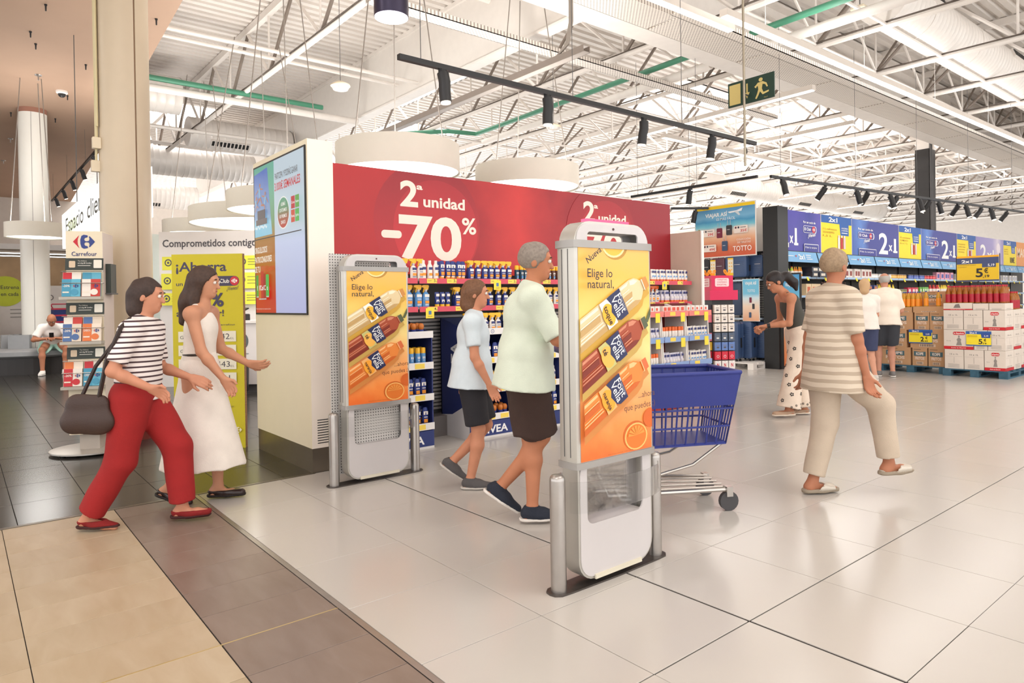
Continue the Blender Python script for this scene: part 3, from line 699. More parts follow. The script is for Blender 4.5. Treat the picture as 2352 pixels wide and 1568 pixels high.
# ================================================================ lamps
def rod(x, y, z0, z1, r=.004, m=None):
    return MB().cyl((x, y, z0), (x, y, z1), r, n=6)
def spot_mesh():
    b = MB().tube([(0, 0, -.005), (0, 0, -.085), (.018, 0, -.16), (.028, 0, -.25)], .05, 18); h = MB().cyl((.0285, 0, -.2505), (.03, 0, -.262), .043, n=16); m = MB().box(-.02, .02, -.035, .035, -.02, .0075)
    return b.mesh('lamp_body', BLACK, True), h.mesh('lamp_lens', emit_mat('spot_lens', (255, 240, 220), 2.5)), m.mesh('adapter', BLACK)
SPOT = spot_mesh()
def spot(x, y, z, label, rz=0, ang=0.0, group=None, sc=1.0):
    t = thing('spotlight', label, 'spotlight', (x, y, z), rz, group)
    link('adapter', SPOT[2], t)
    b = link('lamp_body', SPOT[0], t, (0, 0, -.02)); b.rotation_euler = (0, ang, 0); b.scale = (sc,) * 3
    link('lamp_lens', SPOT[1], b)
    return t
def track(pts, label, wires=2):
    a, b = Vector(pts[0]), Vector(pts[1]); t = thing('lamp_track', label, 'lamp track', a)
    d = (b - a); ax = d.normalized(); sd = ax.cross(Vector((0, 0, 1))).normalized(); up = sd.cross(ax)
    m = MB().obox(d / 2, (ax, sd, up), (d.length / 2, .022, .022)); m.build('rail', BLACK, t)
    for k in range(wires):
        p = d * ((k + .12) / wires if wires > 1 else .5)
        MB().cyl(p + Vector((0, 0, .02)), p + Vector((0, 0, 5.85 - a.z)), .0035, n=5).build('hanger_wire', DGREY, t)
    return t
track([(-2.11, .906, 3.3), (-2.096, 6.088, 3.3)], 'black lamp track hanging in front of the red panel', 3)
for k, (y, an, s) in enumerate(((1.32, .1, 'tilted'), (2.5, .05, 'upright'), (3.9, 0, 'upright'), (5.15, 0, 'upright'))):
    spot(-2.1, y, 3.27, ['first black spotlight at the free end of the track before the red panel, tilted', 'second black spotlight along the track before the red panel', 'third black spotlight along the track before the red panel', 'last black spotlight on the track, nearest the exit sign pole'][k], R(200), an * 2.2)
track([(-3.26, 8.434, 3.3), (-2.1, 19.5, 3.3)], 'long black lamp track carrying a row of tilted spotlights', 5)
for k, f in enumerate((.028, .138, .225, .26, .33, .355, .43, .47, .5, .58, .61, .68, .72, .8)):
    p = Vector((-3.26, 8.434, 3.3)).lerp(Vector((-2.1, 19.5, 3.3)), f)
    spot(p.x, p.y, p.z - .03, 'black tilted spotlight on the long track before the blue promotion panels', R(170 + 25 * (k % 3)), R(-28 if k % 2 else 24), 'spotlights on the long track')
track([(-6.06, 8.19, 3.3), (-3.39, 8.25, 3.3)], 'short black lamp track behind the end of the red panel', 2)
spot(-4.7, 8.22, 3.27, 'single black spotlight on the short track above the holiday poster', 0, R(18))
track([(-5.75, 9.0, 3.1), (-5.3, 9.6, 3.1)], 'stub of black lamp track at the edge of the holiday poster', 1)
spot(-5.45, 9.4, 3.07, 'black spotlight on the stub track beside the holiday poster', R(40), R(20))
# drum pendants
DRUM = mat('white_drum_shade', (226, 220, 206), .5, var=.015); DRL = emit_mat('drum_diffuser', (255, 250, 244), 3.2)
def drum(x, y, z, r, h, label, top=6.0):
    t = thing('drum_pendant', label, 'pendant lamp', (x, y, z))
    MB().lathe([(r - .015, .01), (r, 0), (r, h), (r - .015, h), (r - .015, .02)], n=56, cap=False).build('shade', DRUM, t, True)
    MB().lathe([(.01, .03), (r - .016, .03), (r - .016, .04), (.01, .04)], n=56).build("diffuser", DRL, t)
    MB().lathe([(.01, h - .02), (r - .016, h - .02)], n=56, cap=False).build('top_plate', DRUM, t)
    for up in (0, 1):  # downward disc is the pendant's own; upward one added to brighten the roof
        L = bpy.data.lights.new('drum_light_and_fill', 'AREA'); L.shape = 'DISK'; L.size = r * 1.6; L.energy = 22 if not up else 60; L.color = (1, .97, .93)
        lo = bpy.data.objects.new('drum_light_and_fill', L); COL.objects.link(lo); lo.parent = t; lo.location = (0, 0, -.02 if not up else h + .03); lo.rotation_euler = (math.pi * up, 0, 0)
    for k in range(3):
        a = 2 * math.pi * k / 3 + .6
        MB().cyl((r * .8 * math.cos(a), r * .8 * math.sin(a), h - .02), (r * .35 * math.cos(a), r * .35 * math.sin(a), top - z), .008, n=6).build('suspension_rod', mat('rod_grey', (150, 142, 134), .4, .5), t)
def at(px, py, d):
    v = CFW * CF + CR * (px - CCX) - CU * (py - CCY)
    return CAMP + v / CF * d
for (px, py, d, wpx, h, lb) in ((915, 367, 8.6, 280, .34, 'large white drum pendant above the red panel nearest the screen tower'), (1211, 409, 10.4, 238, .31, 'large white drum pendant above the middle of the red panel'), (655, 466, 10.0, 250, .27, 'highest of the white drum pendants behind the screen tower'), (600, 500, 12.2, 302, .27, 'wide white drum pendant above the words on the kiosk wall'), (468, 524, 14, 170, .27, 'small far white drum pendant over the kiosk corner'), (83, 530, 12.8, 119, .27, 'slim white ring pendant before the far left column')):
    p = at(px, py, d); drum(p.x, p.y, p.z - h / 2, wpx / 2 / CF * d, h, lb)
# near high-bay lamp
p = at(899, 40, 5.0); t = thing('high_bay_lamp', 'dark cylindrical high bay lamp with a bright round face', 'lamp', p)
MB().lathe([(.124, 0), (.126, .06), (.12, .3), (.05, .34)], n=36).build('housing', mat('violet_black_metal', (52, 46, 66), .35, .5), t, True)
MB().lathe([(.002, -.004), (.12, -.004), (.12, .004)], n=36).build('lamp_face', emit_mat('high_bay_face', (252, 244, 255), 6), t)
MB().cyl((0, 0, .34), (0, 0, 2.6), .006, n=6).build('hanger', DGREY, t)
# linear luminaires
def luminaire(a, b, label, w=.06, h=.09):
    a, b = Vector(a), Vector(b); t = thing('linear_luminaire', label, 'luminaire', a); d = b - a; ax = d.normalized(); sd = ax.cross(Vector((0, 0, 1))).normalized(); up = sd.cross(ax)
    MB().obox(d / 2 + up * (h / 2 + .006), (ax, sd, up), (d.length / 2, w, h / 2)).build('housing', mat('luminaire_housing', (214, 204, 194), .45), t)
    n = max(1, int(d.length / 1.5))
    for k in range(n): MB().obox(d * ((k + .5) / n), (ax, sd, up), (d.length / n / 2 - .02, w * .8, .005)).build('diffuser', LED, t)
    k = 1.0
    while k < d.length:
        q = ax * k; MB().cyl(q + Vector((0, 0, h)), q + Vector((0, 0, 5.85 - a.z)), .003, n=4).build('hanger_wire', TRUSS, t); k += 3.0
luminaire((-2.42, 5.9, 5.0), (-2.26, 19.5, 5.0), 'long lit linear luminaire hanging beside the exit sign')
luminaire((-11.2, 10.2, 5.0), (-3.28, 9.95, 5.0), 'lit linear luminaire running behind the exit sign towards the red panel')
luminaire((-3.05, 4.6, 5.25), (-3.02, 7.0, 5.25), 'short lit linear luminaire at the start of the long one')
luminaire((-3.75, 4.4, 5.75), (-3.7, 6.3, 5.75), 'short lit luminaire above the perforated tray panels')
for k, (y, x0, x1) in enumerate(((14.2, -14, -4.5), (19.0, -18, -5.0), (24, -20, -4), (29, -24, 0))): luminaire((x0, y, 5.3), (x1, y, 5.3), ['lit linear luminaire over the aisle of blue promotion panels', 'second lit luminaire beyond the blue promotion panels', 'lit luminaire beyond the black column', 'farthest lit luminaire across the shop'][k])
luminaire((2.2, -4, 5.0), (2.2, 10, 5.0), 'long lit luminaire above the entrance gates'); luminaire((6.5, -4, 5.0), (6.5, 10, 5.0), 'long lit luminaire above the shop front'); luminaire((2.5, 11, 5.0), (2.5, 24, 5.0), 'long lit luminaire above the stacked boxes aisle')
luminaire((-7.2, 10.6, 5.0), (-7.2, 22, 5.0), 'long lit luminaire behind the red panel'); luminaire((-1.9, -6.0, 5.0), (-1.9, -.5, 5.0), 'lit luminaire over the mall entrance')
# smoke detectors and small roof fittings
for p, lb in ((at(782, 203, 9.5), 'round glass lamp hanging before the deep white beam'), (at(1272, 296, 12), 'round glass lamp hanging by the green pipes')):
    t = thing('round_lamp', lb, 'lamp', p); MB().lathe([(.02, .1), (.06, .09), (.13, .05), (.135, .03), (.12, .015)], n=20).build('rim', mat('cream_rim', (220, 206, 180), .4), t, True)
    MB().lathe([(.12, .015), (.1, -.02), (.05, -.035), (.005, -.04)], n=20).build('glass', mat('lamp_glass', (226, 220, 214), .1, .4), t, True); MB().cyl((0, 0, .1), (0, 0, ZD - p.z), .004, n=5).build('cord', DGREY, t)
t = thing('wireless_router', 'cream wireless router box hanging under the roof', 'router', at(1975, 20, 11.5)); MB().cbox(-.12, .12, -.12, .12, -.02, .03, .02).build('case', mat('cream_plastic', (226, 214, 190), .4), t); MB().cyl((0, 0, .03), (0, 0, 1.6), .008, n=6).build('stem', DGREY, t)
# exit sign on its pole
t = thing('exit_sign', 'dark green exit sign with running figure, arrow and door', 'sign', (-1.24, 4.62, 3.49))
MB().box(-1.507, -.963, 4.6, 4.612, 3.37, 3.63).build('board', mat('sign_green', (30, 58, 46), .4), t, world=True)
sh = Sheet((-1.507, 4.5995, 3.37), (1, 0, 0), (0, 0, 1)); G = (206, 186, 116)
sh.rect(.018, .02, .135, .215, G); sh.rect(.223, .1, .018, .11, G); sh.poly([(.2, .115), (.264, .115), (.232, .05)], G)
sh.ell(.393, .212, .023, .02, G); sh.poly([(.355, .185), (.42, .19), (.405, .11), (.365, .11)], G); sh.poly([(.36, .185), (.32, .15), (.335, .14), (.375, .165)], G); sh.poly([(.32, .155), (.328, .14), (.345, .135), (.335, .16)], G)
sh.poly([(.415, .19), (.46, .165), (.475, .125), (.462, .12), (.445, .152), (.405, .165)], G); sh.poly([(.365, .115), (.405, .12), (.425, .075), (.485, .085), (.486, .068), (.415, .052), (.39, .085)], G); sh.poly([(.365, .115), (.395, .11), (.37, .06), (.345, .02), (.328, .028), (.35, .07)], G)
sh.text('Clase B', .43, .015, .014, G); sh.build('pictogram', t)
t2 = thing('sign_pole', 'slim steel pole hanging down in front of the exit sign', 'pole', (-1.26, 4.52, 2.9)); MB().cyl((0, 0, -.2), (0, 0, 2.95), .013, n=10).build('tube', mat('pole_steel', (160, 150, 132), .35, .6), t2, True); MB().cyl((0, .075, .55), (0, .01, .55), .008, n=6).build('bracket', DGREY, t2)
t = thing('small_sensor', 'small black hanging sensor beside the exit sign pole', 'sensor', (-2.1, 5.87, 3.19)); MB().lathe([(.006, .05), (.012, .02), (.02, 0), (.022, -.03), (.016, -.045)], n=14).build('body', BLACK, t, True); MB().cyl((0, 0, .05), (0, 0, .088), .004, n=5).build('cord', DGREY, t)
# ceiling fittings on the brown soffit
for (px, py) in ((142, 209),):
    v = CFW * CF + CR * (px - CCX) - CU * (py - CCY); q = CAMP + v * ((5.6 - CAMP.z) / v.z)
    t = thing('dome_camera', 'small white dome camera on the brown ceiling', 'camera', q); MB().lathe([(.1, 0), (.1, -.04), (.08, -.06)], n=18).build('housing', WHITE, t, True); MB().ell((0, 0, -.06), (.07, .07, .07)).build('dome', BLACK, t, True)
for k, (px, py) in enumerate(((88, 172), (24, 318), (8, 368), (359, 43), (25, 258), (105, 10), (70, 72), (82, 100), (197, 148), (155, 219), (127, 272))):
    v = CFW * CF + CR * (px - CCX) - CU * (py - CCY); q = CAMP + v * ((5.6 - CAMP.z) / v.z)
    o = MB().lathe([(.06 if k < 3 else .02, 0), (.05 if k < 3 else .018, -.02), (.012, -.025), (.01, -.09), (.025 if k < 3 else .008, -.095)], n=10).build('ceiling_sprinkler' if k < 3 else 'ceiling_hook', STEEL if k < 3 else BLACK, None, True); o.location = q
    tag(o, 'small sprinkler head on the brown ceiling' if k < 3 else 'tiny dark hook on the brown ceiling', 'sprinkler' if k < 3 else 'hook', 'sprinklers on the brown ceiling' if k < 3 else 'hooks on the brown ceiling')
# ================================================================ products
PR = {}
def proto(name, parts, subs=()):
    PR[name] = parts
def place(name, obname, loc, label, cat, group, rz=0.0, sc=1.0):
    parts = PR[name]
    if len(parts) == 1:
        o = link(obname, parts[0][1], None, loc, rz); o.scale = (sc,) * 3
        return tag(o, label, cat, group)
    t = thing(obname, label, cat, loc, rz, group); t.scale = (sc,) * 3
    for pn, me in parts: link(pn, me, t)
    return t
def pcol(n, c, rough=.35): return mat('pack_' + n, c, rough, var=.02, scale=20)
ORA = pcol('orange_cap', (240, 150, 34)); YEL = pcol('yellow_cap', (246, 186, 40)); NBL = pcol('navy', (40, 56, 128)); LBL = pcol('sky_blue', (92, 152, 208)); WHT = pcol('white', (238, 230, 222)); TEAL = pcol('dark_teal', (26, 62, 84)); BRN = pcol('brown', (92, 52, 36)); SILV = pcol('silver', (196, 192, 196), .3); DOR = pcol('deep_orange', (232, 104, 38)); PINK = pcol('coral', (226, 90, 66)); INKB = pcol('ink_blue', (44, 52, 110))
def front_patch(w, h, z, x, mats, stripes):
    """printed front of a pack: small flat bars standing proud on the +X side"""
    b = MB()
    for k, (y0, y1, z0, z1, m) in enumerate(stripes):
        b.mi(m); b.add([(x + .0006 * (1 + k % 3), y0 * w, z + z0 * h), (x + .0006 * (1 + k % 3), y1 * w, z + z0 * h), (x + .0006 * (1 + k % 3), y1 * w, z + z1 * h), (x + .0006 * (1 + k % 3), y0 * w, z + z1 * h)], [(0, 1, 2, 3)])
    return b.mesh('front_print', mats)
STR = [(-.35, .35, .62, .8, 0), (-.28, .28, .48, .52, 0), (-.3, .3, .22, .4, 1), (-.3, .2, .1, .13, 0), (-.3, .25, .15, .18, 0)]
def lotion(name, body, cap, h=.175, w=.062, d=.036, pm_=None):
    prof = [(.75, .026), (.98, .034), (1, .06), (1, h * .72), (.82, h * .93), (.6, h), (.1, h)]
    b = MB().lathe([(r * w / 2, z) for r, z in prof], n=14, sx=d / w).mesh('bottle', body, True)
    c = MB().lathe([(w * .36, 0), (w * .38, .002), (w * .38, .027)], n=14, sx=d / w * 1.05).mesh('cap', cap, True)
    proto(name, [('bottle', b), ('cap', c), ('front_print', front_patch(w, h, 0, d / 2 * .93, [pm_ or WHT, ORA], STR))])
def lotion_top(name, body, cap, h=.175, w=.058, d=.04):
    b = MB().lathe([(w * .44, 0), (w * .5, .004), (w * .5, h * .7), (w * .3, h * .82), (w * .3, h * .84)], n=14, sx=d / w).mesh('bottle', body, True)
    c = MB().lathe([(w * .26, h * .83), (w * .27, h * .99), (w * .24, h)], n=12, sx=.9).mesh('cap', cap, True)
    proto(name, [('bottle', b), ('cap', c), ('front_print', front_patch(w, h * .8, 0, d / 2 * .97, [INKB, ORA], STR[:1] + STR[2:3]))])
def trigger(name, body, head, h=.13, w=.068, d=.045):
    b = MB().lathe([(w * .44, 0), (w * .5, .004), (w * .5, h * .68), (w * .36, h * .88), (w * .17, h * .95), (w * .17, h)], n=14, sx=d / w).mesh('bottle', body, True)
    c = MB().lathe([(.015, h - .004), (.015, h + .014)], n=10).mesh('collar', SILV, True)
    t = MB().prism([(-.022, 0), (.012, 0), (.012, .012), (.03, .02), (.048, .026), (.05, .04), (.03, .046), (-.026, .046), (-.034, .034)], (-.009, 0, h + .012), (0, -1, 0), (0, 0, 1), (.018, 0, 0))
    t.prism([(.014, .014), (.022, .016), (.032, -.022), (.027, -.026)], (-.006, 0, h + .012), (0, -1, 0), (0, 0, 1), (.012, 0, 0))
    proto(name, [('bottle', b), ('collar', c), ('trigger_head', t.mesh('trigger_head', head)), ('front_print', front_patch(w, h, 0, d / 2 * .97, [WHT if body is not WHT else INKB, ORA], STR))])
def aerosol(name, body, cap, h=.15, r=.024):
    b = MB().lathe([(r * .93, 0), (r, .004), (r, h * .68), (r * .9, h * .72)], n=16).mesh('can', body, True)
    c = MB().lathe([(r * .97, h * .7), (r * .97, h * .96), (r * .8, h)], n=16).mesh('cap', cap, True)
    proto(name, [('can', b), ('cap', c), ('front_print', front_patch(r * 1.5, h * .66, 0, r * .95, [WHT, LBL], STR))])
def cream_tube(name, body, cap, h=.14, w=.05):
    rs = []
    for z, ww, dd in ((.022, .42, .42), (.03, .46, .46), (.07, .48, .36), (h - .012, .5, .06), (h, .5, .04)):
        rs.append([(w * dd * math.cos(2 * math.pi * j / 14), w * ww * math.sin(2 * math.pi * j / 14), z) for j in range(14)])
    b = MB().rings(rs).mesh('tube', body, True)
    c = MB().lathe([(w * .44, 0), (w * .44, .024)], n=14).mesh('cap', cap, True)
    proto(name, [('tube', b), ('cap', c), ('front_print', front_patch(w, h, .012, w * .36, [INKB if body is not NBL else WHT, LBL if body is WHT else WHT], STR[:1] + STR[2:3]))])
def carton(name, w, d, h, mats, stripes):
    b = MB().cbox(-d / 2, d / 2, -w / 2, w / 2, 0, h, .0015).mesh('carton', mats[0])
    proto(name, [('carton', b), ('front_print', front_patch(w, h, 0, d / 2, mats, stripes))])
def rollon(name):
    proto(name, [('bottle', MB().lathe([(.022, 0), (.026, .01), (.026, .05), (.02, .055)], n=14).mesh('bottle', NBL, True)), ('cap', MB().lathe([(.02, .054), (.027, .07), (.028, .09), (.02, .106), (.006, .112)], n=14).mesh('cap', pcol('amber_cap', (196, 112, 44)), True))])
lotion('lotion_navy', NBL, ORA); lotion_top('lotion_white', WHT, WHT); trigger('trigger_navy', NBL, YEL); trigger('trigger_white', WHT, YEL); trigger('trigger_sky', LBL, YEL, .15, .075); trigger('trigger_orange', WHT, DOR, .15, .058)
aerosol('can_teal', TEAL, YEL); aerosol('can_brown', BRN, YEL); aerosol('can_sky', LBL, YEL, .17); aerosol('can_white', WHT, WHT, .16, .026); aerosol('can_coral', PINK, WHT, .16, .027); aerosol('stick_white', WHT, DOR, .155, .022)
cream_tube('tube_navy', NBL, YEL); cream_tube('tube_white', WHT, DOR, .15, .055); cream_tube('tube_lilac', pcol('lilac', (214, 208, 220)), DOR, .15, .055); rollon('rollon')
carton('carton_white', .075, .05, .1, [WHT, DOR, PINK], [(-.4, .4, .05, .2, 1), (-.3, .1, .5, .8, 2), (-.4, .4, .25, .3, 2)])
carton('carton_coral', .09, .05, .1, [pcol('coral_white', (236, 214, 204)), DOR, PINK], [(-.4, .4, .05, .2, 1), (-.3, .3, .45, .85, 2)])
# ---------------------------------------------------------------- red promotion panel and sun-care gondola
REDP = ramp_mat('red_panel_print', [(0, (190, 38, 40)), (.35, (160, 28, 36)), (.5, (204, 50, 48)), (.65, (154, 26, 36)), (1, (150, 26, 40))], 'X', 0, 5.0, .35, 1.2, .45)
t = thing('promotion_panel', 'long red panel reading second unit minus seventy percent', 'panel', (-3.12, 3.1, 1.6))
MB().box(-3.15, -3.12, .47, 5.62, 1.6, 2.6).build('board', mat('red_board', (176, 36, 44), .5), t, world=True)
sh = Sheet((-3.1195, .47, 1.6), (0, 1, 0), (0, 0, 1)); CRM = (240, 228, 214)
sh.rect(0, 0, 5.15, 1.0, REDP)
def ringclip(cu, cv, r, c):
    q = clip_u([(cu + r * math.cos(2 * math.pi * i / 40), cv + r * math.sin(2 * math.pi * i / 40)) for i in range(40)], 0, 5.15, 0, 1.0); sh.poly(q, c)
for oy, dv in ((0, 0), (2.49, 0)):
    ringclip(1.33 + oy, .5, .62, ramp_mat('red_ring_a', [(0, (188, 40, 46)), (1, (152, 30, 40))], 'Y', 0, 1, .3, 2, .45)); ringclip(1.42 + oy, .45, .5, ramp_mat('red_ring_b', [(0, (206, 48, 54)), (1, (166, 34, 44))], 'Y', 0, 1, .3, 2, .45))
    sh.textfit('2', 1.0 + oy, .67, .2, .25, CRM, bold=.03); sh.textfit('a', 1.185 + oy, .84, .07, .06, CRM, bold=.03)
    sh.textfit('unidad', 1.26 + oy, .675, .5, .112, CRM, bold=.025)
    sh.rrect(.79 + oy, .345, .22, .075, .035, CRM); sh.textfit('70', .98 + oy, .16, .73, .43, CRM, bold=.03); sh.textfit('%', 1.72 + oy, .43, .18, .17, CRM, bold=.02)
sh.build('printed_face', t)
t = thing('shelf_gondola', 'grey metal shop gondola under the red panel with pink price rails', 'shelving', (-3.0, 3.05, 0))
SHG = mat('shelf_grey', (150, 146, 142), .45, .2); SLAT = mat('slat_grey', (188, 182, 178), .4, .3)
MB().box(-3.2, -3.16, .47, 5.62, 0, 1.62).build('back_panel', DGREY, t, world=True)
for k in range(26): MB().box(-3.16, -3.13, .5, 5.6, .24 + .037 * k, .262 + .037 * k).build('slat', SLAT, t, world=True)
MB().box(-3.16, -2.95, .5, 5.6, .0, .2).build('plinth', mat('plinth_grey', (110, 104, 102), .45), t, world=True)
for y in (.5, 1.42, 2.65, 3.65, 4.62, 5.58): MB().box(-3.14, -3.1, y - .015, y + .015, .2, 1.6).build('upright', SHG, t, world=True)
RAIL = mat('pink_rail', (212, 74, 92), .4); TAGY = mat('yellow_tag', (246, 214, 90), .5)
PRICES = ['4', '5', '4', '4', '4', '4', '3', '3', '5', '4', '3', '5']
def rail(parent, y0, y1, x, z, zh, railm, seed, offer=(), tagm=TAGY):
    r = random.Random(seed); MB().box(x, x + .008, y0, y1, z, z + zh).build('price_rail', railm, parent, world=True)
    y = y0 + .08; k = 0
    while y < y1 - .14:
        p = MB().box(x + .008, x + .0095, y, y + .11, z + .004, z + zh - .004).build('price_tag', tagm, parent, world=True)
        s = Sheet((x + .0096, y, z + .004), (0, 1, 0), (0, 0, 1)); s.text(PRICES[(seed + k) % 12], .075, .01, .04, (70, 60, 50), bold=.01); s.rect(.01, .02, .04, .004, (150, 130, 60)); s.text('95', .096, .008, .014, (70, 60, 50)); s.build('price_print', parent)
        y += .2 + .12 * r.random(); k += 1
    for yy in offer:
        MB().box(x + .01, x + .012, yy, yy + .09, z - .06, z + .035).build('offer_card', mat('offer_yellow', (250, 222, 70), .5), parent, world=True)
        s = Sheet((x + .0125, yy, z - .06), (0, 1, 0), (0, 0, 1)); s.rect(.03, .035, .03, .035, (80, 120, 170)); s.rect(.02, .015, .05, .006, (180, 150, 60)); s.build('offer_print', parent)
for z, segs, of in ((1.5, ((.5, 1.42), (1.44, 2.64), (2.66, 3.64), (3.66, 4.6), (4.62, 5.56)), (2.3, 4.95)), (1.235, ((.5, 1.42), (1.44, 2.64), (2.66, 3.64), (3.66, 4.6), (4.62, 5.56)), (1.5, 2.62, 4.9))):
    for k, (a, b) in enumerate(segs):
        MB().box(-3.13, -2.74, a, b, z + .02, z + .04).build('shelf_board', mat('shelf_white', (222, 214, 208), .45), t, world=True)
        rail(t, a, b, -2.74, z - .005, .05, RAIL if k < 4 or z > 1.3 else RAIL, k * 3 + int(z * 10), [o for o in of if a < o < b])
MB().box(-3.12, -2.62, 5.62, 5.65, 0, 2.2).build('end_panel', mat('beige_panel', (206, 186, 168), .5), t, world=True)
MB().box(-2.62, -2.605, 5.61, 5.66, 0, 2.2).build('end_trim', WHITE, t, world=True)
rg = random.Random(3)
def row(nm, obn, y0, y1, step, z, x, label, group, cat='bottle', back=True, sc=1.0):
    y = y0
    while y < y1:
        place(nm, obn, (x + rg.uniform(-.012, .006), y + rg.uniform(-.006, .006), z), label, cat, group, rg.uniform(-.12, .12), sc)
        if back and rg.random() < .55: place(nm, obn, (x - .1 + rg.uniform(-.01, .01), y + step * .4, z), label, cat, group, rg.uniform(-.1, .1), sc)
        y += step
Z1, Z2 = 1.541, 1.276
def srow(nm, obn, y0, y1, step, shelf, what, cat='bottle', **k):
    row(nm, obn, y0, y1, step, Z1 if shelf == 1 else Z2, -2.80, what + (' on the top shelf below the red panel' if shelf == 1 else ' on the second shelf below the red panel'), what + (' on the top shelf' if shelf == 1 else ' on the second shelf'), cat, **k)
srow('trigger_white', 'spray_bottle', .56, 1.5, .085, 1, 'white sun spray with yellow trigger')
srow('lotion_white', 'lotion_bottle', 1.52, 1.68, .075, 1, 'white sun lotion bottle', back=False)
srow('lotion_navy', 'lotion_bottle', 1.73, 2.0, .063, 1, 'dark blue sun lotion bottle')
srow('trigger_navy', 'spray_bottle', 2.08, 2.62, .078, 1, 'dark blue sun spray with yellow trigger')
srow('can_teal', 'spray_can', 2.66, 3.04, .056, 1, 'dark teal tanning spray with yellow cap')
srow('can_brown', 'spray_can', 3.06, 3.24, .056, 1, 'brown tanning spray with yellow cap')
srow('can_coral', 'spray_can', 3.27, 3.9, .06, 1, 'coral spray can with white cap')
srow('can_white', 'spray_can', 3.93, 4.5, .06, 1, 'white spray can with white cap')
srow('tube_white', 'cream_tube', 4.52, 5.56, .062, 1, 'white cream tube with orange cap', 'tube')
srow('trigger_sky', 'spray_bottle', .56, 1.62, .09, 2, 'light blue sun spray with yellow trigger')
srow('tube_navy', 'cream_tube', 1.67, 1.85, .06, 2, 'blue cream tube with yellow cap', 'tube')
srow('trigger_navy', 'spray_bottle', 1.9, 2.8, .1, 2, 'dark blue sun spray with yellow trigger')
srow('trigger_white', 'spray_bottle', 2.85, 3.5, .09, 2, 'white sun spray with yellow trigger')
srow('can_white', 'spray_can', 3.55, 4.5, .062, 2, 'white spray can with white cap')
srow('trigger_orange', 'spray_bottle', 4.52, 4.95, .066, 2, 'white sun spray with orange trigger')
srow('tube_lilac', 'cream_tube', 4.97, 5.56, .062, 2, 'pale lilac cream tube with orange cap', 'tube')
# ---------------------------------------------------------------- blue floor displays
NVB = mat('display_navy', (36, 48, 106), .45); LIP = mat('display_lip', (232, 228, 226), .45)
def fsdu(y0, y1, label, tiers, brand, x0=-3.05, x1=-2.56, top=1.12):
    t = thing('floor_display', label, 'display stand', ((x0 + x1) / 2, (y0 + y1) / 2, 0))
    for yy in (y0, y1 - .012): MB().prism([(x0, 0), (x1, 0), (x1, top - .08), (x0, top + .04)], (0, yy, 0), (1, 0, 0), (0, 0, 1), (0, .012, 0)).build('side_wall', NVB, t, world=True)
    MB().box(x0, x0 + .012, y0, y1, 0, top + .04).build('back_wall', NVB, t, world=True)
    MB().box(x0, x1 + .004, y0, y1, 0, .16).build('base_box', NVB, t, world=True)
    s = Sheet((x1 + .0045, y0, 0), (0, 1, 0), (0, 0, 1)); w_ = y1 - y0
    s.rect(0, 0, w_, .16, (42, 54, 112)); s.rect(0, 0, w_, .02, (214, 210, 208)); s.textfit(brand, w_ / 2, .045, w_ * .62, .075, (240, 238, 236), 'c', .025); s.build('brand_print', t)
    sw = Sheet((x0, y0 - .0005, 0), (1, 0, 0), (0, 0, 1)); dw = x1 - x0; sw.poly([(0, 0), (dw, 0), (dw, .45), (dw * .75, .3), (dw * .4, .22), (0, .2)], (226, 222, 220)); sw.textfit('NIVEA', dw * .62, .5, .42, .12, (236, 234, 232), 'l', .03, R(90)); sw.build('side_print', t)
    for z in tiers:
        MB().box(x0, x1, y0 + .01, y1 - .01, z - .012, z).build('tier', NVB, t, world=True)
        MB().box(x1, x1 + .008, y0 - .005, y1 + .005, z - .022, z + .04).build('front_lip', LIP, t, world=True)
        for k in range(3):
            yy = y0 + .03 + k * (w_ - .06) / 3
            if z < tiers[-1] - .01: MB().box(x1 + .008, x1 + .01, yy, yy + .1, z - .015, z + .03).build('price_tag', TAGY, t, world=True)
            else:
                pass
    s = Sheet((x1 + .0085, y0 + w_ * .5, tiers[-1] - .022), (0, 1, 0), (0, 0, 1)); s.ring(0, .031, .02, .004, (60, 74, 140)); s.text('N', 0, .024, .018, (60, 74, 140), 'c'); s.build('round_mark', t)
    return t
TI = (.19, .455, .74, 1.02)
fsdu(.92, 1.46, 'navy cardboard floor display of sun care beside the perforated gate', TI, 'NIVEA')
fsdu(1.86, 2.42, 'navy cardboard floor display with white sprays on top', TI, 'NIVEA')
fsdu(2.5, 3.06, 'navy cardboard floor display next to the white spray display', TI, 'NIVEA')
def drow(nm, obn, y0, y1, step, z, what, where, cat='bottle', x=-2.62): row(nm, obn, y0, y1, step, z, x, what + ' ' + where, what + ' ' + where, cat)
W1 = 'in the floor display beside the gate'; W2 = 'in the floor display with white sprays'; W3 = 'in the last navy floor display'
drow('rollon', 'roll_on_bottle', .98, 1.42, .066, TI[3], 'small blue roll-on with amber cap', W1); drow('can_sky', 'spray_can', .98, 1.43, .06, TI[2], 'light blue sun spray can', W1); drow('lotion_navy', 'lotion_bottle', .98, 1.42, .07, TI[1], 'dark blue sun lotion', W1); drow('lotion_navy', 'lotion_bottle', .98, 1.42, .07, TI[0], 'dark blue lower lotion bottle', W1)
drow('trigger_white', 'spray_bottle', 1.93, 2.38, .085, TI[3], 'white trigger spray', W2); drow('lotion_navy', 'lotion_bottle', 1.93, 2.38, .07, TI[2], 'dark blue sun lotion', W2); drow('can_sky', 'spray_can', 1.93, 2.38, .06, TI[1], 'light blue sun spray can', W2); drow('rollon', 'roll_on_bottle', 1.93, 2.38, .066, TI[0], 'small roll-on with amber cap', W2)
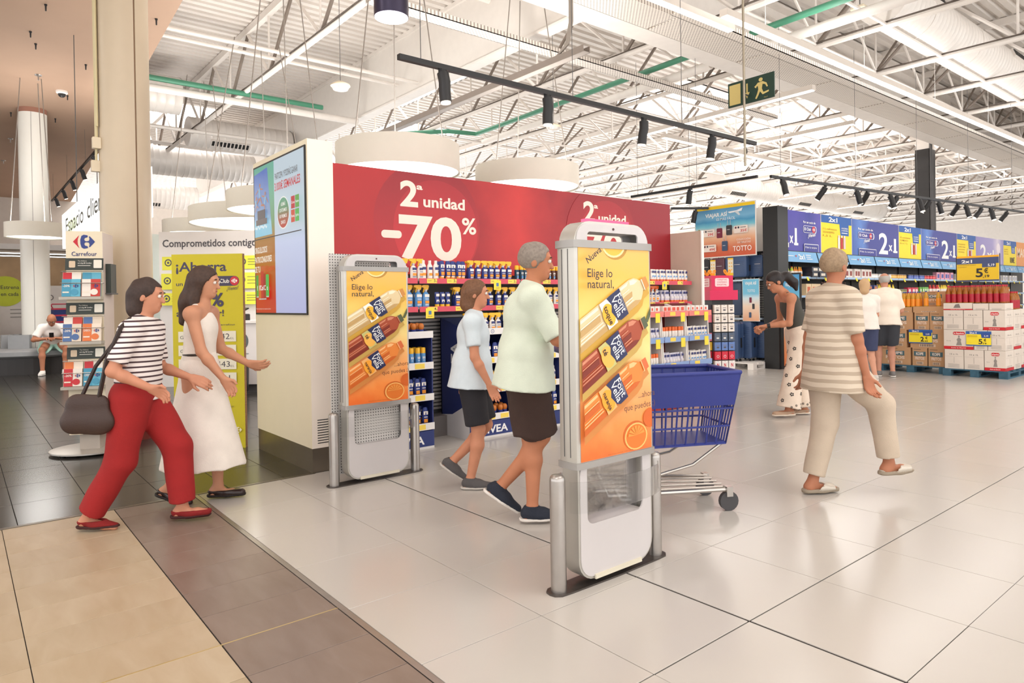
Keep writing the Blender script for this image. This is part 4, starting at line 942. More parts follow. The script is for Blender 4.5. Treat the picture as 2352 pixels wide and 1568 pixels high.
drow('lotion_white', 'lotion_bottle', 2.57, 3.02, .07, TI[3], 'white lotion bottle', W3); drow('can_sky', 'spray_can', 2.57, 3.02, .06, TI[2], 'light blue sun spray can', W3); drow('lotion_white', 'lotion_bottle', 2.57, 3.02, .07, TI[1], 'lower white lotion bottle', W3); drow('lotion_navy', 'lotion_bottle', 2.57, 3.02, .07, TI[0], 'dark blue sun lotion', W3)
# red floor displays
GRD = mat('display_maroon', (112, 24, 26), .5); GRL = mat('display_pink_lip', (232, 130, 122), .45); GBL = mat('display_blue_lip', (140, 166, 212), .45)
GT = (.33, .52, .825, 1.13)
for k in range(3):
    y0 = 4.05 + k * .47; y1 = y0 + .455; x0, x1 = -2.72, -2.36
    t = thing('floor_display', ['maroon cardboard floor display hidden partly by the blue trolley', 'maroon cardboard floor display in the middle of three', 'maroon cardboard floor display nearest the gift card stand'][k], 'display stand', ((x0 + x1) / 2, (y0 + y1) / 2, 0))
    MB().box(x0, x0 + .012, y0, y1, 0, 1.26).build('back_wall', GRD, t, world=True)
    for yy in (y0, y1 - .014): MB().prism([(x0, 0), (x1, 0), (x1, .28), (x1 - .05, 1.16), (x0, 1.26)], (0, yy, 0), (1, 0, 0), (0, 0, 1), (0, .014, 0)).build('side_wall', WHITE, t, world=True)
    MB().box(x0, x1, y0, y1, 0, .28).build('base_box', GRD, t, world=True)
    s = Sheet((x1 + .0005, y0, 0), (0, 1, 0), (0, 0, 1)); s.rect(.01, .01, .435, .25, (150, 40, 40)); s.textfit('GARNIER', .23, .12, .28, .05, (240, 220, 214), 'c', .02); s.build('brand_print', t)
    for q, z in enumerate(GT):
        xo = x1 + (.0 if q == 0 else .0)
        MB().box(x0, xo, y0 + .014, y1 - .014, z - .012, z).build('tier', GRD, t, world=True)
        MB().box(xo, xo + .008, y0, y1, z - .025, z + .04).build('front_lip', (GRL, GBL, GBL, GRL)[q], t, world=True)
        MB().box(xo + .008, xo + .01, y0 + .1, y0 + .2, z - .015, z + .03).build('price_tag', TAGY, t, world=True)
        if q in (2, 3):
            MB().box(xo + .01, xo + .012, y0 + .3, y0 + .38, z - .09, z + .02).build('offer_card', mat('offer_yellow', (250, 222, 70), .5), t, world=True)
    wh = ['of the maroon display behind the trolley', 'of the middle maroon display', 'of the maroon display by gift cards'][k]
    for q, (nm, obn, ct, st, what) in enumerate((('tube_lilac', 'cream_tube', 'tube', .062, 'pale cream tube low down'), (('stick_white', 'tube_lilac', 'tube_white')[k], ('lotion_stick', 'cream_tube', 'cream_tube')[k], 'tube', .056, 'white tube on the lower middle tier'), (('tube_lilac', 'stick_white', 'tube_white')[k], ('cream_tube', 'lotion_stick', 'cream_tube')[k], 'tube', .058, 'white tube on the upper middle tier'), (('carton_white', 'carton_coral', 'carton_white')[k], 'cream_carton', 'carton', .084, 'white carton on the top tier'))):
        row(nm, obn, y0 + .05, y1 - .03, st, GT[q], x1 - .05, what + ' ' + wh, what + ' ' + wh, ct)
# ---------------------------------------------------------------- gift card spinner
t = thing('gift_card_stand', 'tall four sided stand of hanging gift cards with a bright pink top', 'display stand', (-2.74, 6.14, 0), R(-30))
MB().lathe([(.2, 0), (.2, .1), (.17, .12)], n=24).build('round_base', mat('stand_base', (52, 54, 66), .5), t, True)
MB().box(-.15, .15, -.15, .15, .12, 1.29).build('core', BLACK, t)
PKM = mat('hot_pink', (214, 30, 84), .45)
MB().box(-.2, .2, -.2, .2, 1.29, 1.42).build('pink_tray', PKM, t)
MB().box(-.155, .155, -.155, .155, 1.42, 1.62).build('pink_box', PKM, t)
for (o, u) in (((.156, -.155, 1.42), (0, 1, 0)), ((-.155, -.156, 1.42), (1, 0, 0))):
    s = Sheet(Vector(o), u, (0, 0, 1)); s.rrect(.05, .05, .2, .115, .02, (240, 210, 210))
    for q, tx in enumerate(('TARJETAS', 'CONTENIDO', 'DIGITAL')): s.textfit(tx, .15, .135 - .033 * q, .14, .018, (200, 50, 80), 'c', .01)
    s.build('box_print', t, world=False)
for (cx, cy) in ((.06, -.1), (.1, .1), (-.06, -.12)):
    for sg in (-1, 1):
        pts = [(cx, cy + sg * .045 * math.sin(a), 1.62 + .045 * (1 - math.cos(a))) for a in [k * math.pi / 6 for k in range(7)]]
        pts = [(cx, cy + sg * (.012 + .035 * math.sin(a)), 1.63 + .04 * math.sin(a / 2) * 2 * (.5 + .5 * (1 - abs(a / math.pi - .5)))) for a in [k * math.pi / 8 for k in range(9)]]
        MB().tube([(cx, cy, 1.62)] + pts[1:-1] + [(cx, cy, 1.625)], .009, 6).build('ribbon_loop', mat('ribbon_orange', (240, 160, 40), .5), t, True)
cols = [(236, 226, 216), (236, 226, 216), (236, 226, 216), (86, 98, 118), (100, 130, 190), (214, 44, 66), (240, 232, 228), (226, 60, 60), (56, 50, 56)]
for face in (0, 1):
    for q in range(9):
        for k in range(3):
            zz = 1.17 - .125 * q; c = cols[q]
            if face == 1: c = [(214, 120, 60), (150, 120, 170), (56, 50, 60), (230, 120, 140), (70, 64, 70), (226, 130, 150), (236, 190, 60), (180, 40, 60), (60, 90, 60)][(q + k) % 9]
            a = -.1 + .1 * k
            if face == 0:
                g = MB().box(.151, .205, a - .042, a + .042, zz - .055, zz + .055); o, u = (.2055, a - .042, zz - .055), (0, 1, 0)
            else:
                g = MB().box(a - .042, a + .042, -.205, -.151, zz - .055, zz + .055); o, u = (a - .042, -.2055, zz - .055), (1, 0, 0)
            card = g.build('gift_card', pm(c), t)
            s = Sheet(Vector(o), u, (0, 0, 1)); s.rect(.036, .1, .012, .004, (60, 56, 56))
            if q == 6 and face == 0: s.textfit('N', .042, .03, .03, .05, (206, 30, 46), 'c', .03)
            elif q == 5 and face == 0: s.ring(.042, .045, .018, .005, (240, 220, 220))
            elif q == 8 and face == 0: s.text('d', .042, .03, .05, (240, 240, 240), 'c', .03)
            else: s.rect(.025, .03, .035, .02, (90, 84, 90) if sum(c) > 400 else (230, 226, 220)); s.rect(.02, .065, .045, .008, (130, 120, 120))
            s.build('card_print', t, world=False)
# ---------------------------------------------------------------- luggage bay
t = thing('luggage_bay', 'white pegboard luggage bay with a beach poster and black end panel', 'shelving', (-5.0, 9.7, 0))
MB().box(-5.75, -4.12, 10.06, 10.09, 0, 3.05).build('back_panel', WHITE, t, world=True)
g = MB()
for k in range(40): g.box(-5.7, -4.2, 10.045, 10.06, .3 + .045 * k, .322 + .045 * k)
g.build('wire_rungs', SHG, t, world=True)['kind'] = 'stuff'
for x in (-5.7, -4.2): MB().box(x - .03, x + .03, 9.98, 10.05, 0, 3.0).build('upright', WHITE, t, world=True)
for z in (1.66, .93): MB().box(-5.7, -4.2, 9.6, 10.05, z - .03, z).build('shelf_board', mat('shelf_pale_blue', (200, 216, 230), .45), t, world=True)
MB().box(-4.13, -3.83, 9.62, 9.98, 0, 2.98).build('black_end_panel', mat('black_panel', (26, 25, 26), .35), t, world=True)
s = Sheet((-5.62, 9.615, 2.13), (1, 0, 0), (0, 0, 1), .001); BW, BH = 1.34, .98
BEACH = ramp_mat('beach_print', [(0, (206, 84, 50)), (.18, (216, 120, 84)), (.36, (232, 178, 140)), (.5, (236, 220, 206)), (.6, (120, 196, 214)), (.7, (70, 150, 196)), (.78, (120, 180, 214)), (1, (64, 132, 184))], 'Y', 0, BH, .08, 4, .45)
MB().box(-5.64, -4.26, 9.616, 9.63, 2.11, 3.14).build('poster_board', WHITE, t, world=True)
s.rect(0, 0, BW, BH - .05, BEACH); s.rect(0, BH - .05, BW, .06, (246, 206, 30))
s.textfit('VIAJAR ASÍ', .24, .78, .5, .075, (246, 244, 240), bold=.02); s.textfit('ES MÁS FÁCIL', .5, .7, .42, .05, (220, 232, 238), bold=.01)
s.poly([(.75, .85), (.95, .86), (1.02, .88), (1.08, .9), (1.06, .84), (.8, .82)], (236, 238, 240)); s.poly([(.9, .84), (1.0, .76), (1.03, .77), (.98, .85)], (206, 214, 220))
for (x, y, c, pr) in ((.5, .36, (120, 36, 60), '29€'), (.72, .4, (60, 58, 62), '35€'), (.62, .1, (62, 82, 112), '49€')):
    s.rrect(x, y, .13, .19, .02, c); s.rect(x + .02, y + .1, .06, .01, (200, 196, 196)); s.rect(x + .03, y + .19, .01, .1, (190, 190, 196)); s.rect(x + .09, y + .19, .01, .1, (190, 190, 196))
for (x, y, pr) in ((.16, .42, '29€'), (.9, .44, '35€'), (.2, .12, '49€')):
    s.rrect(x, y - .02, .3, .14, .02, (240, 226, 216)); s.textfit(pr, x + .14, y, .14, .05, (206, 60, 60), bold=.02); s.ell(x + .04, y + .085, .02, .02, (96, 30, 50)); s.ell(x + .1, y + .085, .02, .02, (60, 62, 76)); s.rect(x + .14, y + .08, .12, .012, (120, 110, 110))
s.textfit('COLECCIÓN', .96, .28, .3, .035, (240, 224, 216), bold=.01); s.textfit('DE MALETAS', .98, .225, .28, .035, (240, 224, 216), bold=.01); s.textfit('TOTTO', .88, .08, .4, .1, (246, 240, 236), bold=.01)
s.poly([(0, .5), (.12, .56), (.16, .5), (.1, .54), (.08, .47), (.05, .53)], (150, 160, 60)); s.build('beach_poster', t)
s = Sheet((-4.55, 9.595, .88), (1, 0, 0), (0, 0, 1), .001); s.rect(0, 0, .34, .78, ramp_mat('beach_print_small', [(0, (232, 170, 130)), (.35, (240, 214, 190)), (.55, (206, 226, 234)), (.65, (120, 196, 226)), (1, (110, 190, 224))], 'Y', 0, .78, .05, 4, .45))
s.textfit('VIAJAR ASÍ', .05, .68, .24, .055, (246, 246, 244), bold=.02); s.textfit('TOTTO', .1, .54, .16, .05, (236, 240, 244), bold=.01)
for (x, y, c) in ((.14, .34, (120, 36, 60)), (.2, .22, (60, 58, 62)), (.13, .06, (62, 82, 112))): s.rrect(x, y, .05, .1, .01, c)
s.build('small_poster', t)
MB().box(-4.56, -4.2, 9.597, 9.605, .87, 1.67).build('poster_card', WHITE, t, world=True)
def suitcase(label, c, x, y, z, w=.42, h=.6, d=.24, tagc=None):
    t = thing('suitcase', label, 'suitcase', (x, y, z)); m = mat('suitcase_%d%d%d' % c, c, .35, var=.03)
    for k, yy in enumerate((-d / 2, d / 2 - d * .46)):
        lo = rloop(-w / 2, w / 2, .05, h, .05, 4); rs = [[(p[0] * q, yy + e * d * .46, (p[1] - h / 2) * q + h / 2) for p in lo] for e, q in ((0, .93), (.12, 1), (1, 1))]
        if k: rs = [[(p[0] * q, yy + e * d * .46, (p[1] - h / 2) * q + h / 2) for p in lo] for e, q in ((0, 1), (.88, 1), (1, .93))]
        MB().rings([r[::-1] for r in rs]).build('shell', m, t, True)
    MB().box(-w / 2 + .01, w / 2 - .01, -d * .04, d * .04, .06, h - .01).build('zip_seam', BLACK, t)
    for k in range(int((h - .16) / .035)): MB().box(-w / 2 + .05, w / 2 - .04, -d / 2 - .004, -d / 2 + .006, .1 + .035 * k, .112 + .035 * k).build('rib', m, t)
    for sx in (-1, 1):
        for sy in (-1, 1): MB().cyl((sx * (w / 2 - .06) - .012, sy * d * .3, .022), (sx * (w / 2 - .06) + .012, sy * d * .3, .022), .022, n=10).build('wheel', BLACK, t, True)
    MB().tube([(-.06, 0, h - .01), (-.05, 0, h + .025), (.05, 0, h + .025), (.06, 0, h - .01)], .008, 6).build('handle', BLACK, t, True)
    MB().box(-.02, .1, -d / 2 - .008, -d / 2 - .002, h * .62, h * .64).build('badge', SILV, t)
    MB().box(w / 2 - .004, w / 2 + .012, -.02, .02, h * .35, h * .6).build('side_handle', BLACK, t)
    if tagc:
        MB().box(-.16, -.04, -d / 2 - .01, -d / 2 - .006, h * .18, h * .92).build('hang_tag', mat('tag_cream', (240, 230, 206), .5), t)
        s = Sheet((-.16, -d / 2 - .0105, h * .18), (1, 0, 0), (0, 0, 1)); s.rect(0, h * .68, .12, h * .06, (246, 200, 40)); s.rect(0, 0, .12, h * .12, (246, 200, 40))
        for a in range(2):
            for b in range(3): s.ell(.035 + .05 * a, h * (.25 + .14 * b), .013, .013, (240, 180, 60), 12)
        s.build('tag_print', t, world=False)
NAVYS = (62, 84, 122)
suitcase('blue ribbed suitcase with a yellow tag on the upper luggage shelf', NAVYS, -4.72, 9.74, 1.662, .46, .46, .24, True)
suitcase('maroon suitcase with a yellow tag on the upper luggage shelf', (96, 58, 70), -5.12, 9.74, 1.662, .3, .44, .24, True)
suitcase('small black suitcase on the upper luggage shelf', (44, 42, 46), -5.45, 9.76, 1.662, .26, .43, .24)
suitcase('second blue suitcase behind the tagged blue one on the upper shelf', NAVYS, -4.4, 9.9, 1.662, .3, .46, .2)
suitcase('dark blue suitcase on the middle luggage shelf beside the small poster', (58, 72, 98), -4.82, 9.76, .932, .42, .68, .24, True)
for k in range(3): suitcase(['large blue suitcase in front on the white pallet', 'large blue suitcase in the middle on the white pallet', 'large blue suitcase at the back on the white pallet'][k], NAVYS, -4.74 + .13 * k, 9.42 + .24 * k, .121, .5, .74, .2)
def pallet(label, x, y, w, d, m, cat='pallet'):
    t = thing('pallet', label, cat, (x, y, 0))
    for k in range(5): MB().box(-w / 2, w / 2, -d / 2 + k * (d - .12) / 4, -d / 2 + k * (d - .12) / 4 + .12, .1, .12).build('top_board', m, t)
    for a in (-1, 0, 1):
        MB().box(a * (w / 2 - .06) - .06, a * (w / 2 - .06) + .06, -d / 2, d / 2, .08, .1).build('stringer_board', m, t)
        MB().box(a * (w / 2 - .06) - .06, a * (w / 2 - .06) + .06, -d / 2, d / 2, 0, .02).build('bottom_board', m, t)
        for b in (-1, 0, 1): MB().box(a * (w / 2 - .06) - .06, a * (w / 2 - .06) + .06, b * (d / 2 - .06) - .06, b * (d / 2 - .06) + .06, .02, .08).build('block', m, t)
    return t
pallet('white plastic pallet under the large blue suitcases', -4.62, 9.63, 1.0, .8, WHITE)
# ================================================================ aisle of two-for-one panels
BLK2 = mat('aisle_black', (34, 32, 34), .45)
VIO = ramp_mat('violet_print', [(0, (70, 66, 160)), (.4, (80, 74, 168)), (.7, (62, 66, 150)), (1, (92, 84, 176))], 'X', 0, 1.6, .5, 1.5, .45)
BLU = ramp_mat('blue_print', [(0, (70, 100, 176)), (.25, (96, 136, 206)), (.45, (62, 70, 150)), (1, (66, 72, 148))], 'X', 0, 1.8, .5, 1.5, .45)
YLW = mat('offer_panel_yellow', (250, 224, 46), .45, var=.02)
WH = (248, 246, 244)
def promo_club(s, w, h, m, flip=False):
    s.rect(0, 0, w, h, m)
    def two(x, k): s.textfit('2', x, h * .1, w * .2 * k, h * .62 * k, WH, bold=.02); s.textfit('x', x + w * .215 * k, h * .2, w * .085 * k, h * .26 * k, WH, bold=.03); s.textfit('1', x + w * .335 * k, h * .16, w * .05 * k, h * .42 * k, WH, bold=.03); s.rrect(x + w * .315 * k, h * .145, w * .1 * k, h * .06, .01, WH)
    if flip: two(w * .02, 1.0); bx = w * .56
    else: two(w * .55, 1.0); bx = w * .12
    s.textfit('Por ser socio de', bx, h * .72, w * .3, h * .06, WH, bold=.02); s.rrect(bx - .01, h * .48, w * .33, h * .18, h * .07, WH); s.rrect(bx, h * .49, w * .31, h * .16, h * .06, (66, 70, 150))
    s.textfit('El Club', bx + w * .02, h * .54, w * .16, h * .075, WH, bold=.02); s.ell(bx + w * .25, h * .57, h * .085, h * .085, (206, 40, 60)); logo(s, bx + w * .25, h * .57, h * .12, (244, 240, 240), (244, 240, 240))
    s.text('¿Vienes?', bx + w * .1, h * .36, h * .12, WH, bold=.02, rot=.15, shear=.2)
    s.rrect(bx, 0, w * .36, h * .2, .02, WH); s.rrect(bx + .012, 0, w * .36 - .024, h * .185, .015, (66, 70, 150)); s.textfit('Pide la tarjeta', bx + .05, h * .09, w * .28, h * .05, WH)
def promo_yellow(s, w, h, lines, pr=None):
    s.rect(0, 0, w, h, YLW); s.rect(0, h * .8, w, h * .2, (44, 96, 170)); s.poly([(w * .62, h * .5), (w * .9, h * .5), (w * .9, h * .85), (w * .58, h * .85)], (44, 96, 170))
    s.textfit('2x1', w * .24, h * .84, w * .28, h * .12, WH, bold=.03); s.textfit('AHORRA', w * .65, h * .68, w * .22, h * .04, WH, bold=.01); s.textfit('LA SEGUNDA', w * .65, h * .62, w * .22, h * .04, WH, bold=.01); s.rect(w * .65, h * .56, w * .2, h * .02, WH)
    for k, l in enumerate(lines): s.textfit(l, w * .05, h * (.62 - .09 * k), w * (.18 + .02 * len(l)), h * .05, (196, 150, 30), bold=.01)
    if pr: s.textfit(pr, w * .5, h * .12, w * .34, h * .22, (60, 56, 60), bold=.02)
    else:
        for k, c in enumerate(((236, 232, 226), (200, 50, 60), (226, 196, 200))): s.rrect(w * (.52 + .09 * k), h * .14, w * .07, h * .3, .01, c); s.rect(w * (.53 + .09 * k), h * .44, w * .05, h * .06, (230, 220, 214))
X2 = -4.02; segs = [(9.985, 11.6, 'v', 0), (11.6, 12.95, 'y', 0), (12.95, 15.38, 'b', 0), (15.38, 16.72, 'y', 1), (16.72, 19.2, 'b', 1), (19.2, 20.7, 'y', 2), (20.7, 23.2, 'l', 0), (23.2, 24.5, 'y', 3), (24.5, 27.0, 'o', 0)]
LV = ramp_mat('lilac_print', [(0, (150, 140, 196)), (.6, (170, 160, 210)), (.8, (226, 214, 232)), (1, (160, 150, 200))], 'X', 0, 2.4, .2, 1.5, .45)
lab = {'v0': 'violet two for one panel next to the black end panel', 'y0': 'yellow offer panel for tonic drinks with a blue header', 'b0': 'blue two for one club panel beside the tonic offer panel', 'y1': 'yellow offer panel behind the man in the white shirt', 'b1': 'blue two for one club panel farther along the aisle', 'y2': 'yellow offer panel with several text lines farther along the aisle', 'l0': 'pale lilac two for one panel far along the aisle', 'y3': 'yellow offer panel showing the price eighteen', 'o0': 'orange panel at the far end of the promotion row'}
for a, b, k, n in segs:
    t = thing('promotion_panel', lab[k + str(n)], 'panel', (X2, (a + b) / 2, 2.2), group='promotion panels along the aisle')
    MB().box(X2 - .03, X2, a, b, 2.2, 2.98).build('board', WHITE, t, world=True)
    s = Sheet((X2 + .0005, a + .01, 2.2), (0, 1, 0), (0, 0, 1), .001); w_, h_ = b - a - .02, .78
    if k == 'v': promo_club(s, w_, h_, VIO, True)
    elif k == 'b': promo_club(s, w_, h_, BLU)
    elif k == 'l': s.rect(0, 0, w_, h_, LV); s.textfit('2', w_ * .15, .1, w_ * .2, .48, WH, bold=.02); s.textfit('x1', w_ * .38, .14, w_ * .25, .3, WH, bold=.03); s.ell(w_ * .8, .5, .18, .16, (244, 232, 240))
    elif k == 'o': s.rect(0, 0, w_, h_, (240, 160, 90)); s.textfit('MACRO', .1, .3, w_ * .6, .3, (250, 226, 200), bold=.02); s.ell(w_ * .5, .2, .3, .16, (206, 70, 60))
    else: promo_yellow(s, w_, h_, [('1 L refrescos', 'SCHWEPPES', '1,5 L'), ('El suavizante', 'FLAMENCO', '6 x 1 L'), ('Conservas', 'cada lata', 'pescados', 'aceite'), ('cada', 'litro', 'aceite')][n], '18€' if n == 3 else None)
    s.build('printed_face', t)
t = thing('shelf_gondola', 'black shop shelving with pale blue price rails below the promotion panels', 'shelving', (-4.1, 14, 0))
MB().box(-4.5, -4.05, 9.985, 27, 0, .16).build('plinth', BLK2, t, world=True)
MB().box(-4.52, -4.48, 9.985, 27, 0, 2.2).build('back_panel', BLK2, t, world=True)
MB().box(-4.5, -3.98, 9.985, 27, 2.17, 2.2).build('top_board', BLK2, t, world=True)
BR = mat('rail_pale_blue', (168, 198, 228), .4)
CAN = mat('canopy_blue', (126, 178, 220), .4, var=.03)
y = 9.99; k = 0; rr = random.Random(11)
while y < 26.5:
    L = 1.28; L = min(L, 27 - y)
    MB().box(-4.5, -4.46, y - .02, y + .02, 0, 2.17).build('upright', BLK2, t, world=True)
    p = MB().obox((-3.93, y + L / 2, 2.08), ((0, 1, 0), (.28, 0, -1), (1, 0, .28)), (L / 2 - .015, .105, .005)).build('canopy_panel', CAN, t, world=True)
    s = Sheet((-3.893, y + .02, 1.98), (0, 1, 0), (-.27, 0, 1), .001); s.textfit('2x1', L * .4, .06, .22, .1, WH, bold=.03); s.ell(L * .33, .12, .02, .02, (206, 60, 70), 12); s.rect(.08, .11, .25, .012, WH); s.rect(L * .62, .14, .2, .012, WH); s.rect(L * .62, .1, .17, .012, WH); s.rect(L * .62, .06, .22, .012, WH); s.build('canopy_print', t)
    for z in (1.7, 1.33, .95, .55):
        MB().box(-4.48, -3.96, y, y + L - .01, z - .025, z).build('shelf_board', WHITE if z > 1 else BLK2, t, world=True)
        MB().box(-3.96, -3.952, y, y + L - .01, z - .03, z + .012).build('price_rail', BR, t, world=True)
        for q in range(2):
            yy = y + .2 + q * .6 + rr.random() * .2
            MB().obox((-3.94, yy, z - .035), ((0, 1, 0), (.4, 0, -1), (1, 0, .4)), (.035, .04, .002)).build('offer_flag', mat('flag_yellow', (248, 226, 60), .5), t, world=True)
    y += 1.3; k += 1
# shelf goods: one mesh each, small in the photo
def soda(name, c, cap, h=.24, r=.035):
    b = MB().mi(0).lathe([(r * .9, 0), (r, .01), (r, h * .3), (r * .93, h * .45), (r, h * .6), (r * .4, h * .88), (r * .35, h * .9)], n=10).mi(1).lathe([(r * .4, h * .9), (r * .4, h)], n=8).mi(2).lathe([(r * 1.02, h * .3), (r * 1.02, h * .58)], n=10, cap=False)
    proto(name, [('b', b.mesh('bottle', [pcol('s_' + name, c), cap, WHT], True))])
def tin(name, c, h=.11, r=.037, lid=None):
    b = MB().mi(0).lathe([(r * .95, 0), (r, .005), (r, h - .01), (r * .95, h - .005)], n=12).mi(1).lathe([(r * .97, h - .012), (r * .97, h)], n=12).mi(2).lathe([(r * 1.01, h * .25), (r * 1.01, h * .7)], n=12, cap=False)
    proto(name, [('b', b.mesh('jar', [pcol('t_' + name, c), lid or SILV, pcol('tl_' + name, tuple(min(255, v + 60) for v in c))], True))])
def pack(name, c, c2, w=.16, h=.2, d=.1):
    b = MB().mi(0).cbox(-d / 2, d / 2, -w / 2, w / 2, 0, h, .004).mi(1)
    b.add([(d / 2 + .001, -w * .3, h * .25), (d / 2 + .001, w * .3, h * .25), (d / 2 + .001, w * .3, h * .75), (d / 2 + .001, -w * .3, h * .75)], [(0, 1, 2, 3)])
    proto(name, [('b', b.mesh('pack', [pcol('p_' + name, c), pcol('pb_' + name, c2)]))])
soda('juice_green', (196, 214, 60), DOR, .2, .028); soda('juice_orange', (244, 150, 40), YEL, .2, .028); soda('soda_red', (206, 60, 60), PINK); soda('soda_yellow', (246, 220, 80), YEL); soda('soda_green', (96, 170, 80), GREENP); soda('wine_dark', (44, 34, 36), BRN, .28, .036); soda('oil_gold', (230, 170, 50), YEL)
tin('jar_honey', (206, 150, 60)); tin('jar_dark', (70, 60, 60)); tin('jar_white', (226, 216, 206)); tin('tin_blue', (60, 80, 150)); tin('tin_red', (190, 50, 56)); tin('jar_olive', (120, 116, 60), .13)
pack('case_black', (44, 48, 62), (216, 206, 190), .26, .1, .3); pack('box_dessert', (240, 230, 222), (150, 60, 50), .17, .2); pack('bag_pink', (240, 170, 190), (70, 90, 170), .2, .2); pack('bag_green', (110, 180, 80), (230, 230, 214), .12, .18); pack('box_red', (206, 50, 80), (240, 224, 220), .2, .17); pack('box_cake', (236, 210, 170), (206, 100, 60), .2, .24); pack('box_white', (236, 232, 228), (170, 170, 190), .2, .18); pack('box_navy', (60, 70, 120), (200, 120, 70), .2, .12)
def goods(shelf, segs):
    z = {1: 1.7, 2: 1.33, 3: .95, 4: .55}[shelf]; pos = {1: 'on the upper aisle shelf', 2: 'on the middle aisle shelf', 3: 'on the lower aisle shelf', 4: 'on the lowest aisle shelf'}[shelf]
    for nm, obn, cat, what, y0, y1, step, n2 in segs:
        y = y0
        while y < y1:
            zz = z + .001
            for q in range(n2):
                place(nm, obn, (-4.06 + rr.uniform(-.03, .02), y, zz), what + ' ' + pos, cat, what + ' ' + pos, rr.uniform(-.05, .05)); zz += .1
            y += step
goods(1, [('juice_green', 'juice_bottle', 'bottle', 'lime yellow juice bottle', 10.08, 10.55, .065, 1), ('juice_orange', 'juice_bottle', 'bottle', 'orange juice bottle', 10.58, 10.95, .065, 1), ('case_black', 'drink_case', 'case', 'black case of drink cans', 11.15, 12.3, .28, 2), ('box_dessert', 'dessert_box', 'box', 'white dessert box with dark picture', 12.75, 13.9, .185, 1), ('jar_white', 'glass_jar', 'jar', 'white lidded jar', 13.98, 14.9, .09, 1), ('jar_honey', 'glass_jar', 'jar', 'honey coloured jar', 14.95, 15.9, .09, 1), ('tin_blue', 'food_tin', 'tin', 'blue food tin', 16.0, 17.0, .085, 1), ('tin_red', 'food_tin', 'tin', 'red food tin', 17.1, 17.7, .085, 1), ('bag_pink', 'sweet_bag', 'bag', 'pink bag of sweets', 17.9, 18.9, .22, 1), ('box_white', 'food_box', 'box', 'white food box', 19.3, 24.5, .3, 1)])
goods(2, [('box_cake', 'cake_box', 'box', 'cream cake box with picture', 11.05, 11.55, .22, 1), ('wine_dark', 'wine_bottle', 'bottle', 'dark wine bottle', 11.65, 12.7, .085, 1), ('jar_dark', 'glass_jar', 'jar', 'dark glass jar', 12.8, 13.5, .09, 1), ('box_navy', 'food_box', 'box', 'navy food box', 13.6, 14.2, .22, 2), ('soda_yellow', 'oil_bottle', 'bottle', 'yellow oil bottle', 14.3, 15.1, .078, 1), ('jar_olive', 'glass_jar', 'jar', 'olive coloured jar', 15.2, 15.9, .09, 1), ('box_red', 'food_box', 'box', 'red food box', 16.0, 16.6, .22, 1), ('bag_green', 'snack_bag', 'bag', 'green snack bag', 16.65, 17.2, .14, 1), ('soda_red', 'soda_bottle', 'bottle', 'red soda bottle', 17.3, 18.0, .08, 1), ('soda_yellow', 'soda_bottle', 'bottle', 'yellow soda bottle', 18.05, 18.7, .08, 1), ('soda_green', 'soda_bottle', 'bottle', 'green soda bottle', 18.75, 18.95, .08, 1), ('juice_orange', 'juice_bottle', 'bottle', 'orange juice bottle', 20, 24, .16, 1)])
goods(3, [('jar_dark', 'glass_jar', 'jar', 'dark glass jar', 10.6, 12.3, .1, 1), ('jar_honey', 'glass_jar', 'jar', 'honey coloured jar', 12.4, 13.6, .1, 1), ('tin_blue', 'food_tin', 'tin', 'blue food tin', 13.7, 16.5, .12, 1), ('jar_white', 'glass_jar', 'jar', 'white lidded jar', 16.6, 18.6, .12, 1)])
goods(4, [('box_white', 'food_box', 'box', 'white food box', 10.3, 12.4, .24, 1), ('tin_red', 'food_tin', 'tin', 'red food tin', 12.5, 14, .11, 1)])
# tall narrow poster beside the black end panel, facing the entrance
t = thing('poster_totem', 'narrow standing luggage poster beside the black end panel', 'poster', (-3.62, 9.75, 0)); MB().box(-3.8, -3.45, 9.7, 9.74, 0, 1.75).build('board', BLK2, t, world=True)
s = Sheet((-3.78, 9.6995, .06), (1, 0, 0), (0, 0, 1), .001); s.rect(0, 0, .31, 1.66, ramp_mat('totem_print', [(0, (226, 120, 60)), (.3, (236, 160, 110)), (.5, (240, 226, 214)), (.62, (240, 226, 216)), (.75, (110, 186, 220)), (1, (70, 150, 206))], 'Y', 0, 1.66, .05, 3, .45))
s.textfit('VIAJAR ASÍ', .04, 1.45, .22, .06, WH, bold=.02)
for z, c in ((1.0, (70, 66, 70)), (.75, (80, 70, 80)), (.5, (150, 40, 60))): s.rrect(.09, z, .13, .16, .02, c)
s.build('printed_face', t)
# black column wrap
t = thing('wrapped_column', 'tall column wrapped in black sheet behind the promotion panels', 'column', (-5.05, 20.0, 0))
MB().box(-.22, .16, -.24, .24, 0, 5.55).build('black_wrap', mat('black_wrap', (48, 46, 46), .4, bump=.6, bscale=6), t); MB().cyl((.2, -.2, 0), (.2, -.2, 5.7), .04, n=10).build('drain_pipe', DGREY, t, True); MB().box(-.2, .15, -.2, .2, 5.55, 6.2).build('bare_top', WHITE, t)
